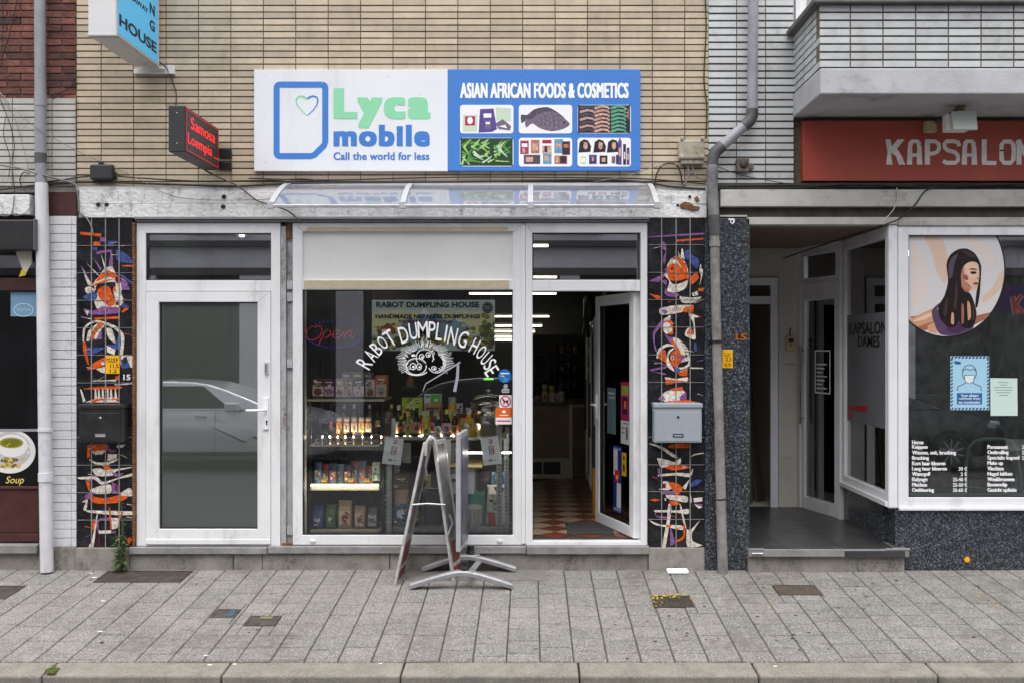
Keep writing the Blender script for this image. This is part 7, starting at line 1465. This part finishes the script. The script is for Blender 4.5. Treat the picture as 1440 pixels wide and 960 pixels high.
for k, (cx, w, t, c, cc, lc, sh, lb) in enumerate(((756, 9, 544, (90, 70, 80), (40, 40, 40), (150, 140, 150), 'squat', 'dark bottle with a lilac label at the left of the counter'), (766, 8, 540, (150, 140, 130), (180, 180, 176), (190, 180, 170), 'jar', 'pale jar on the counter'), (776, 9, 542, (170, 150, 40), (200, 180, 50), (210, 190, 70), 'jar', 'yellow tin on the counter'), (789, 10, 530, (60, 54, 56), (30, 30, 30), (206, 200, 196), 'tall', 'tall bottle with a white label at the right of the counter'))):
    bottle(cx, w, t, 567, Yk + .1, c, cc, lc, lb, sh, 'goods on the counter')
pouch(773, 793, 553, 567.3, Yk + .0, .1, (206, 200, 194), (60, 54, 60), 'white patterned packet lying on the counter', 'goods on the counter', (.3, .7, .3, .7))
# back wall frame and goods shelf
T = thing('wall_shelf', 'dark wall shelf crowded with bottles at the back of the shop', 'shelf', (X(800, 5.4), 5.4, Z(545, 5.4)))
for py_ in (498, 523, 546): build('shelf_board', MB().box(X(775, 5.4), X(836, 5.4), 5.4, 5.7, Z(py_ + 1.5, 5.4), Z(py_, 5.4)), [C((64, 54, 46))], T)
build('back_board', MB().box(X(740, 5.4), X(840, 5.4), 5.72, 5.76, Z(600, 5.4), Z(470, 5.4)), [C((40, 38, 36))], T)
r_ = random.Random(31); rows = {498: 'top', 523: 'middle', 546: 'bottom'}
cn = [((90, 60, 40), 'brown'), ((60, 80, 60), 'green'), ((120, 110, 90), 'beige'), ((110, 40, 40), 'red'), ((50, 50, 70), 'navy'), ((150, 140, 120), 'cream')]
for py_ in (498, 523, 546):
    for k, (c, nm_) in enumerate(cn): bottle(781 + k * 9.3, 6.5, py_ - r_.uniform(15, 21), py_, 5.5, c, (30, 30, 30), (170, 160, 150) if k % 2 else None, '%s bottle on the %s board of the back wall shelf' % (nm_, rows[py_]), r_.choice(('sauce', 'tall', 'squat')), 'bottles on the back wall shelf')
T = thing('wall_picture', 'faint framed picture on the back wall left of the bottle shelf', 'picture', (X(757, 5.4), 5.4, Z(536, 5.4)))
mb = MB(); mb.frame(X(750, 5.4), X(772, 5.4), Z(537, 5.4), Z(497, 5.4), .02, 5.66, 5.70); build('picture_frame', mb, [C((90, 84, 76))], T); mb = MB(); mb.box(X(751, 5.4), X(771, 5.4), 5.69, 5.715, Z(536, 5.4), Z(498, 5.4)); build('picture_sheet', mb, [M('dim_print', (.09, .08, .07), .6, var=.7, vs=9)], T)
# fridges along the right wall
for k, (Ya, lb) in enumerate(((1.36, 'tall white framed drinks fridge just behind the open door'), (2.2, 'tall white framed drinks fridge further back along the right wall'))):
    T = thing('drinks_fridge', lb, 'fridge', (X(911) + .1, Ya, FZ), 'drinks fridges along the right wall'); xf = .565 if k == 0 else .575
    build('cabinet', MB().box(xf + .05, xf + .65, Ya, Ya + .78, FZ + .004, 2.05), [C((44, 44, 46))], T, bevel=.01)
    mb = MB(); mb.frame(Ya + .02, Ya + .76, FZ + .12, 1.98, .05, 0, .03)
    for i in range(len(mb.v)): a, b_, c = mb.v[i]; mb.v[i] = (xf + .018 + b_, a, c)
    f_ = build('fridge_door', mb, [C((206, 204, 198), .4)], T, bevel=.004)
    build('door_pane', MB().box(xf + .03, xf + .036, Ya + .06, Ya + .72, FZ + .16, 1.94), [GL], f_)
    mb = MB(); mb.tube([(xf - .02, Ya + .10, .9), (xf - .02, Ya + .10, 1.4)], .012, 8); build('handle', mb, [DARK], f_)
T = thing('drink_crate', 'dark blue crate with an orange crate front beside the open door', 'crate', (X(838, 1.0), 1.1, FZ)); x0, x1 = X(833.5, 1.2), X(842, 1.2)
build('orange_crate', MB().box(x0, x0 + .3, 1.18, 1.34, FZ + .001, FZ + .42), [C((206, 130, 20), .5)], T, bevel=.006); build('blue_crate', MB().box(x0 + .003, x0 + .3, 1.185, 1.34, FZ + .421, FZ + .80), [C((34, 40, 70), .5)], T, bevel=.006)
T = thing('wall_fan', 'black wall fan and bag hanging high behind the open door', 'fan', (X(825, 2), 2.0, Z(450, 2)))
build('fan_housing', MB().lathe([(.09, -.05), (.13, -.02), (.13, .03), (.06, .07)], X(828, 1.6), 1.6, Z(433, 1.6), 18, 0, axis='x'), [DARK], T); build('fan_arm', MB().tube([(X(828, 1.6), 1.6, Z(433, 1.6)), (X(832, 1.6) + .1, 1.65, Z(425, 1.6)), (X(832, 1.6) + .15, 1.65, Z(400, 1.6))], .02, 8), [C((176, 176, 170))], T)
pouch(820, 830, 446, 474, 1.9, .12, (26, 26, 28), None, 'black bag hanging below the wall fan', 'things hung behind the open door')
# leaf posters (on the open door, facing the room's middle)
def leafposter(u0, u1, t, bt, cols, label, draw=None, side=1):
    Ym = .5; z0, z1 = Z(bt, Ym), Z(t, Ym); th = .0055
    T = thing('door_sticker', label, 'sticker', tuple(leafpt(u0, .006, z0)), 'stickers on the open glass door')
    mb = MB(); mb.box(u0, u1, th, th + .0012, z0, z1); mb.xf(0, LM); build('sticker_sheet', mb, [C(cols[0], .4)], T)
    if draw:
        mb = MB()
        for k, (a, b_, c, d, m) in enumerate(draw): mb.box(u0 + (u1 - u0) * a, u0 + (u1 - u0) * b_, th + .0013, th + .0018 + k * .0002, z1 - (z1 - z0) * d, z1 - (z1 - z0) * c, m)
        mb.xf(0, LM); build('printed_mark', mb, [C(c, .4) for c in cols[1:]], T)
leafposter(.14, .31, 535, 587, [(150, 26, 84), (130, 146, 50), (40, 30, 50), (190, 100, 50)], 'bright pink poster on the open glass door', [(.1, .9, .1, .35, 0), (.25, .8, .4, .85, 1), (.35, .6, .5, .7, 2)])
leafposter(.145, .31, 588, 620, [(176, 178, 180), (60, 60, 64)], 'grey notice below the pink poster on the open glass door', [(.1, .7, .1, .14, 0), (.15, .35, .25, .8, 0), (.5, .9, .3, .34, 0), (.5, .9, .5, .54, 0)])
leafposter(.30, .47, 625, 718, [(24, 40, 108), (190, 192, 200), (186, 30, 50), (224, 180, 40), (120, 130, 170)], 'tall blue and silver drink can sticker low on the open glass door', [(.45, .95, .04, .45, 0), (.05, .55, .55, .92, 0), (.2, .8, .36, .46, 1), (.3, .75, .46, .54, 1), (.4, .6, .44, .5, 2), (.05, .95, .93, .97, 3), (.05, .95, .03, .06, 3)])
leafposter(.20, .29, 632, 664, [(190, 150, 24), (40, 40, 36)], 'yellow sticker behind the drink can sticker on the open door', [(.3, .7, .15, .3, 0), (.3, .7, .5, .8, 0)])
leafposter(.42, .60, 545, 610, [(84, 108, 114), (160, 184, 188)], 'pale blue grey notice in the middle of the open glass door', [(.1, .9, .1, .14, 0), (.1, .8, .2, .23, 0)])
# ceiling tubes
TL = [(470, 783, 390, 5.5), (452, 771, 346, 1.8), (660, 782, 413, 8.0), (690, 772, 445, 9.0), (688, 762, 458, 9.5), (688, 752, 466, 9.6), (688, 750, 473, 9.7), (688, 748, 478, 9.8)]
nm = ('second row above the entrance', 'row nearest to the entrance', 'third row deep in the shop', 'fourth row deep in the shop', 'fifth row at the back', 'sixth row at the back', 'seventh row at the back', 'lowest row at the back')
for (a, b_, py_, Y), n in zip(TL, nm):
    T = thing('ceiling_lamp', 'lit fluorescent tube lamp, ' + n, 'lamp', (X((a + b_) / 2, Y), Y, Z(py_, Y)), 'fluorescent lamps on the shop ceiling')
    build('lit_tube', MB().tube([(X(a, Y), Y, Z(py_, Y)), (X(b_, Y), Y, Z(py_, Y))], .012 if Y > 4 else .010, 8), [E((255, 248, 224), 4)], T); build('lamp_base', MB().box(X(a, Y), X(b_, Y), Y - .03, Y + .03, Z(py_, Y) + .018, Z(py_, Y) + .05), [C((180, 178, 170))], T)
# salon: banner and chair behind the glass
Yv = .09
T = thing('salon_banner', 'purple banner with orange letters hanging inside the salon window', 'banner', (X(1430, Yv), Yv, Z(440, Yv)))
build('banner_cloth', MB().pbox(1396, 1560, 400, 438.5, Yv, .004), [C((84, 50, 120), .6)], T)
mb = MB()
for w_, m in ((8.5, 0), (5.4, 1)):
    Yq = Yv - (.001 if m == 0 else .0025)
    mb.stroke([(1424, 417), (1428, 443)], w_, Yq, .0008, m); mb.stroke([(1437, 415), (1427, 430)], w_ * .8, Yq, .0011, m); mb.stroke([(1427, 428), (1439, 441)], w_ * .8, Yq, .0014, m); mb.stroke([(1444, 442), (1450, 415), (1458, 440)], w_ * .8, Yq, .0008, m)
build('orange_lettering', mb, [C((232, 220, 216)), C((236, 84, 40))], T)
T = thing('salon_chair', 'chair with a pale mint tube frame just inside the salon window', 'chair', (X(1400, .5), .7, .2))
MINT = C((150, 176, 166), .35); Yc = .5; q = lambda a, b_, Y=Yc: (X(a, Y), Y, Z(b_, Y))
build('tube_frame', MB().tube([q(1357, 696), q(1359, 650), q(1362, 630), q(1370, 620), q(1384, 616.5), q(1410, 616.5), q(1424, 620), q(1430, 632), q(1434, 665), q(1438, 698)], .014, 10), [MINT], T); build('cross_bar', MB().tube([q(1359, 684), q(1390, 687), q(1433, 686)], .009, 8), [MINT], T); build('seat', MB().box(X(1364, .6), X(1430, .6), .6, 1.0, .62, .67), [C((36, 36, 38))], T, bevel=.012)
mb = MB()
for a in (1366, 1428): mb.tube([(X(a, .95), .95, .62), (X(a, .95), .95, .18)], .012, 8)
build('rear_leg', mb, [MINT], T)
solo('window_ledge', MB().box(X(1290), xk1, .10, .22, Z(700, .1), Z(696, .1)), [C((150, 170, 160))], 'pale green ledge inside the salon window', 'ledge')

for k, (px_, Yv_) in enumerate(((300, .9), (340, 1.3))):
    solo('ceiling_spot', MB().lathe([(.02, 2.735), (.022, 2.746)], X(px_, Yv_), Yv_, 0, 14), [E((240, 250, 240), 14)], ('small lit ceiling spot behind the white door', 'second small lit ceiling spot deeper behind the white door')[k], 'lamp')

T = thing('ceiling_lamp', 'lit strip lamp on the salon ceiling seen through the side window', 'lamp', (3.6, 1.6, 2.6))
build('lit_tube', MB().box(3.05, 4.3, 1.5, 1.75, 2.60, 2.63), [E((250, 252, 250), 3)], T); build('lamp_base', MB().box(3.05, 4.3, 1.5, 1.75, 2.631, 2.685), [C((190, 190, 190))], T)
# ================================================================== ACROSS THE STREET (seen only in the panes)
OW = M('lilac_grey_render', (.82, .80, .86), .8, rnd=.08, var=.12, vs=3); OD = M('opposite_dark_wall', (.09, .085, .09), .8, var=.3, vs=2); OP = M('opposite_pale_pier', (.78, .76, .82), .7, var=.1, vs=3)
T = thing('opposite_house', 'pale lilac rendered house across the street mirrored in the shop panes', 'building', (0, -12.4, -.16))
yo = -12.4
mb = MB(); mb.box(-16, 16, yo - .3, yo, 3.2, 8.2); build('upper_wall', mb, [OW], T)
mb = MB(); mb.box(-16, 16, yo - .35, yo - .05, -.2, 3.2); build('shop_wall', mb, [OD], T)
mb = MB()
for x0, x1 in ((-8.2, -7.6), (-5.9, -5.2), (-3.95, -3.4), (.6, 1.0), (3.2, 3.8), (7.2, 7.8), (10.5, 11.2)): mb.box(x0, x1, yo - .04, yo + .06, -.2, 3.25)
build('pier', mb, [OP], T)
mb = MB(); mb.box(-16, 16, yo + .005, yo + .22, 3.72, 3.84); mb.box(-16, 16, yo + .005, yo + .08, 3.15, 3.3); build('cornice', mb, [M('opposite_ledge', (.12, .11, .12), .8)], T)
mb = MB()
for x0, x1, z0, z1 in ((-7.4, -6.1, -.1, 2.6), (-5.0, -4.1, -.1, 2.5), (-3.2, -1.0, .4, 2.6), (-.8, .4, -.1, 2.4), (1.3, 3.0, .3, 2.6), (4.1, 7.0, .3, 2.7)): mb.box(x0, x1, yo - .046, yo + .02, z0, z1)
build('shop_opening', mb, [M('opposite_dark_glass', (.02, .02, .022), .15)], T)
for k, (x0, x1) in enumerate(((-9.6, -8.2), (-7.0, -5.6), (-3.1, -1.8), (.2, 1.5), (3.0, 4.3), (6.2, 7.5), (9.4, 10.7))):
    w_ = build('window', MB().frame(x0, x1, 4.0, 5.9, .09, yo + .002, yo + .09), [C((200, 198, 206))], T); build('pane', MB().box(x0 + .09, x1 - .09, yo + .004, yo + .02, 4.09, 5.81), [M('opposite_dark_glass', (.02, .02, .022), .15)], w_)
def car(x0, L_, yn, body, label, H=1.44):
    zg = -.285; T = thing('parked_car', label, 'car', (x0 + L_ / 2, yn - .88, zg), 'cars parked across the street')
    u = lambda f: x0 + L_ * f; hz = lambda h: zg + H * h
    prof = [(0.0, .28), (.0, .55), (.03, .66), (.12, .70), (.74, .68), (.90, .60), (.985, .50), (1.0, .40), (.995, .22), (.90, .16), (.88, .16), (.1, .16), (.03, .18)]
    prof = smooth(prof, 3)
    mb = MB(); mb.prism([(u(a), hz(b_)) for a, b_ in prof], yn - 1.76, yn); 
    for i in range(len(mb.v)):
        a, b_, c = mb.v[i]; h = (c - zg) / H; ins = .10 * max(0, (h - .42) / .28) ** 1.5 + .07 * max(0, (.3 - h) / .14)
        mb.v[i] = (a, b_ - ins if b_ > yn - .8 else b_ + ins, c)
    # rounded flank: an inner ring pushes the side out to its full width
    flank = [(a, b_) for a, b_ in prof]; ca, cb = .5, .44
    for k, (q_, out_) in enumerate(((.93, .035), (.75, .05), (.4, .056))):
        P_ = [(u(ca + (a - ca) * (q_ if k else .985)), hz(cb + (b_ - cb) * q_)) for a, b_ in flank]; n_ = len(P_)
        mb.add([(a, yn - .03, b_) for a, b_ in P_] + [(a, yn - .05 + out_ - .006, b_) for a, b_ in P_], [tuple(range(n_, 2 * n_))] + [(i, (i + 1) % n_, (i + 1) % n_ + n_, i + n_) for i in range(n_)], 0, None, True)
    build('body', mb, [body], T, bevel=.05, seg=3)
    lo = [(.05, .66), (.78, .66)]; hi = [(.17, .985), (.55, .985)]
    pts = [(.02, .67), (.06, .78), (.11, .88), (.155, .94), (.22, .98), (.30, .998), (.38, 1.0), (.46, .99), (.52, .965), (.58, .91), (.66, .82), (.73, .735), (.79, .67)]
    def gh(d0, d1, sc_): 
        vs = []
        for (a, b_) in pts:
            t_ = (b_ - .67) / .33; ins = .06 + .22 * t_
            vs.append((a, b_, ins))
        return vs
    g = gh(0, 0, 1); n = len(g); vs = [(u(a), yn - i_, hz(b_)) for a, b_, i_ in g] + [(u(a), yn - 1.76 + i_, hz(b_)) for a, b_, i_ in g]
    mb = MB(); mb.add(vs, [tuple(range(n)), tuple(range(2 * n - 1, n - 1, -1))] + [(i, i + n, (i + 1) % n + n, (i + 1) % n) for i in range(n)]); build('cabin', mb, [body], T, bevel=.04, seg=3)
    for (fa, fb, fc, fd) in ((.10, .195, .335, .335), (.35, .35, .50, .61), (.515, .515, .515, .515)):
        if fa == fb == fc: continue
        mb = MB(); z0, z1 = .70, .945
        ins = lambda b_: .06 + .22 * (b_ - .67) / .33 - .004
        P_ = [(fa, z0), (fd, z0), (fc, z1), (fb, z1)] if fb >= fa else []
        q = [(u(a), yn - ins(b_), hz(b_)) for a, b_ in P_]; q2 = [(a, b_ - .01, c) for a, b_, c in q]
        mb.add(q + q2, [(0, 1, 2, 3), (7, 6, 5, 4), (0, 4, 5, 1), (1, 5, 6, 2), (2, 6, 7, 3), (3, 7, 4, 0)]); build('side_window', mb, [M('car_dark_glass', (.012, .013, .014), .05)], T)
    for f in (.185, .80):
        cx, cz, rr_ = u(f), zg + .315, .315
        mb = MB(); mb.lathe([(rr_ * .75, -.02), (rr_, -.0), (rr_, .2), (rr_ * .8, .215)], cx, yn - .2, cz, 28, 0, axis='y'); w_ = build('wheel', mb, [M('car_tyre', (.018, .018, .018), .8)], T)
        mb = MB(); mb.lathe([(.215, .216), (.215, .222), (.19, .224)], cx, yn - .2, cz, 24, 1, axis='y')
        for k in range(10):
            a = 2 * math.pi * k / 10; i0 = len(mb.v); mb.box(-.012, .012, 0, .012, .04, .205); mb.xf(i0, Matrix.Translation((cx, yn + .024, cz)) @ Matrix.Rotation(a, 4, 'Y'))
        mb.lathe([(.05, .224), (.05, .24), (.03, .242)], cx, yn - .2, cz, 14, 0, axis='y'); build('rim', mb, [C((186, 188, 192), .3, .6), C((30, 30, 32))], w_)
        build('wheel_arch', MB().lathe([(rr_ * 1.12, .0), (rr_ * 1.12, .006)], cx, yn - .003, cz, 28, 0, axis='y'), [BLKM], T)
    mb = MB(); mb.box(u(.60), u(.65), yn - .08, yn + .12, hz(.67), hz(.77)); build('mirror', mb, [body], T, bevel=.03, seg=3)
    for f in (.31, .49): 
        mb = MB(); mb.box(u(f), u(f) + .17, yn, yn + .025, hz(.60), hz(.63)); build('door_handle', mb, [body], T, bevel=.008)
    mb = MB()
    for f in (.345, .56): mb.box(u(f), u(f) + .008, yn - .0005, yn + .0012, hz(.20), hz(.66))
    build('door_gap', mb, [BLKM], T)
    build('sill_trim', MB().box(u(.26), u(.73), yn - .03, yn + .004, hz(.17), hz(.215)), [BLKM], T)
    mb = MB(); mb.box(u(.93), u(.985), yn - .32, yn - .02, hz(.46), hz(.55)); build('headlight', mb, [C((190, 196, 204), .1)], T, bevel=.03)
    return T
car(-7.55, 4.4, -8.2, M('silver_car_paint', (.72, .72, .76), .25, .3, coat=.7), 'silver hatchback mirrored in the white door glass')
car(-2.15, 4.3, -8.25, M('black_car_paint', (.012, .012, .015), .15, coat=1.0), 'black car mirrored in the shop window', 1.5)
car(3.25, 4.4, -8.2, M('dark_car_paint', (.016, .016, .02), .15, coat=1.0), 'dark car with silver wheels mirrored in the salon window', 1.46)
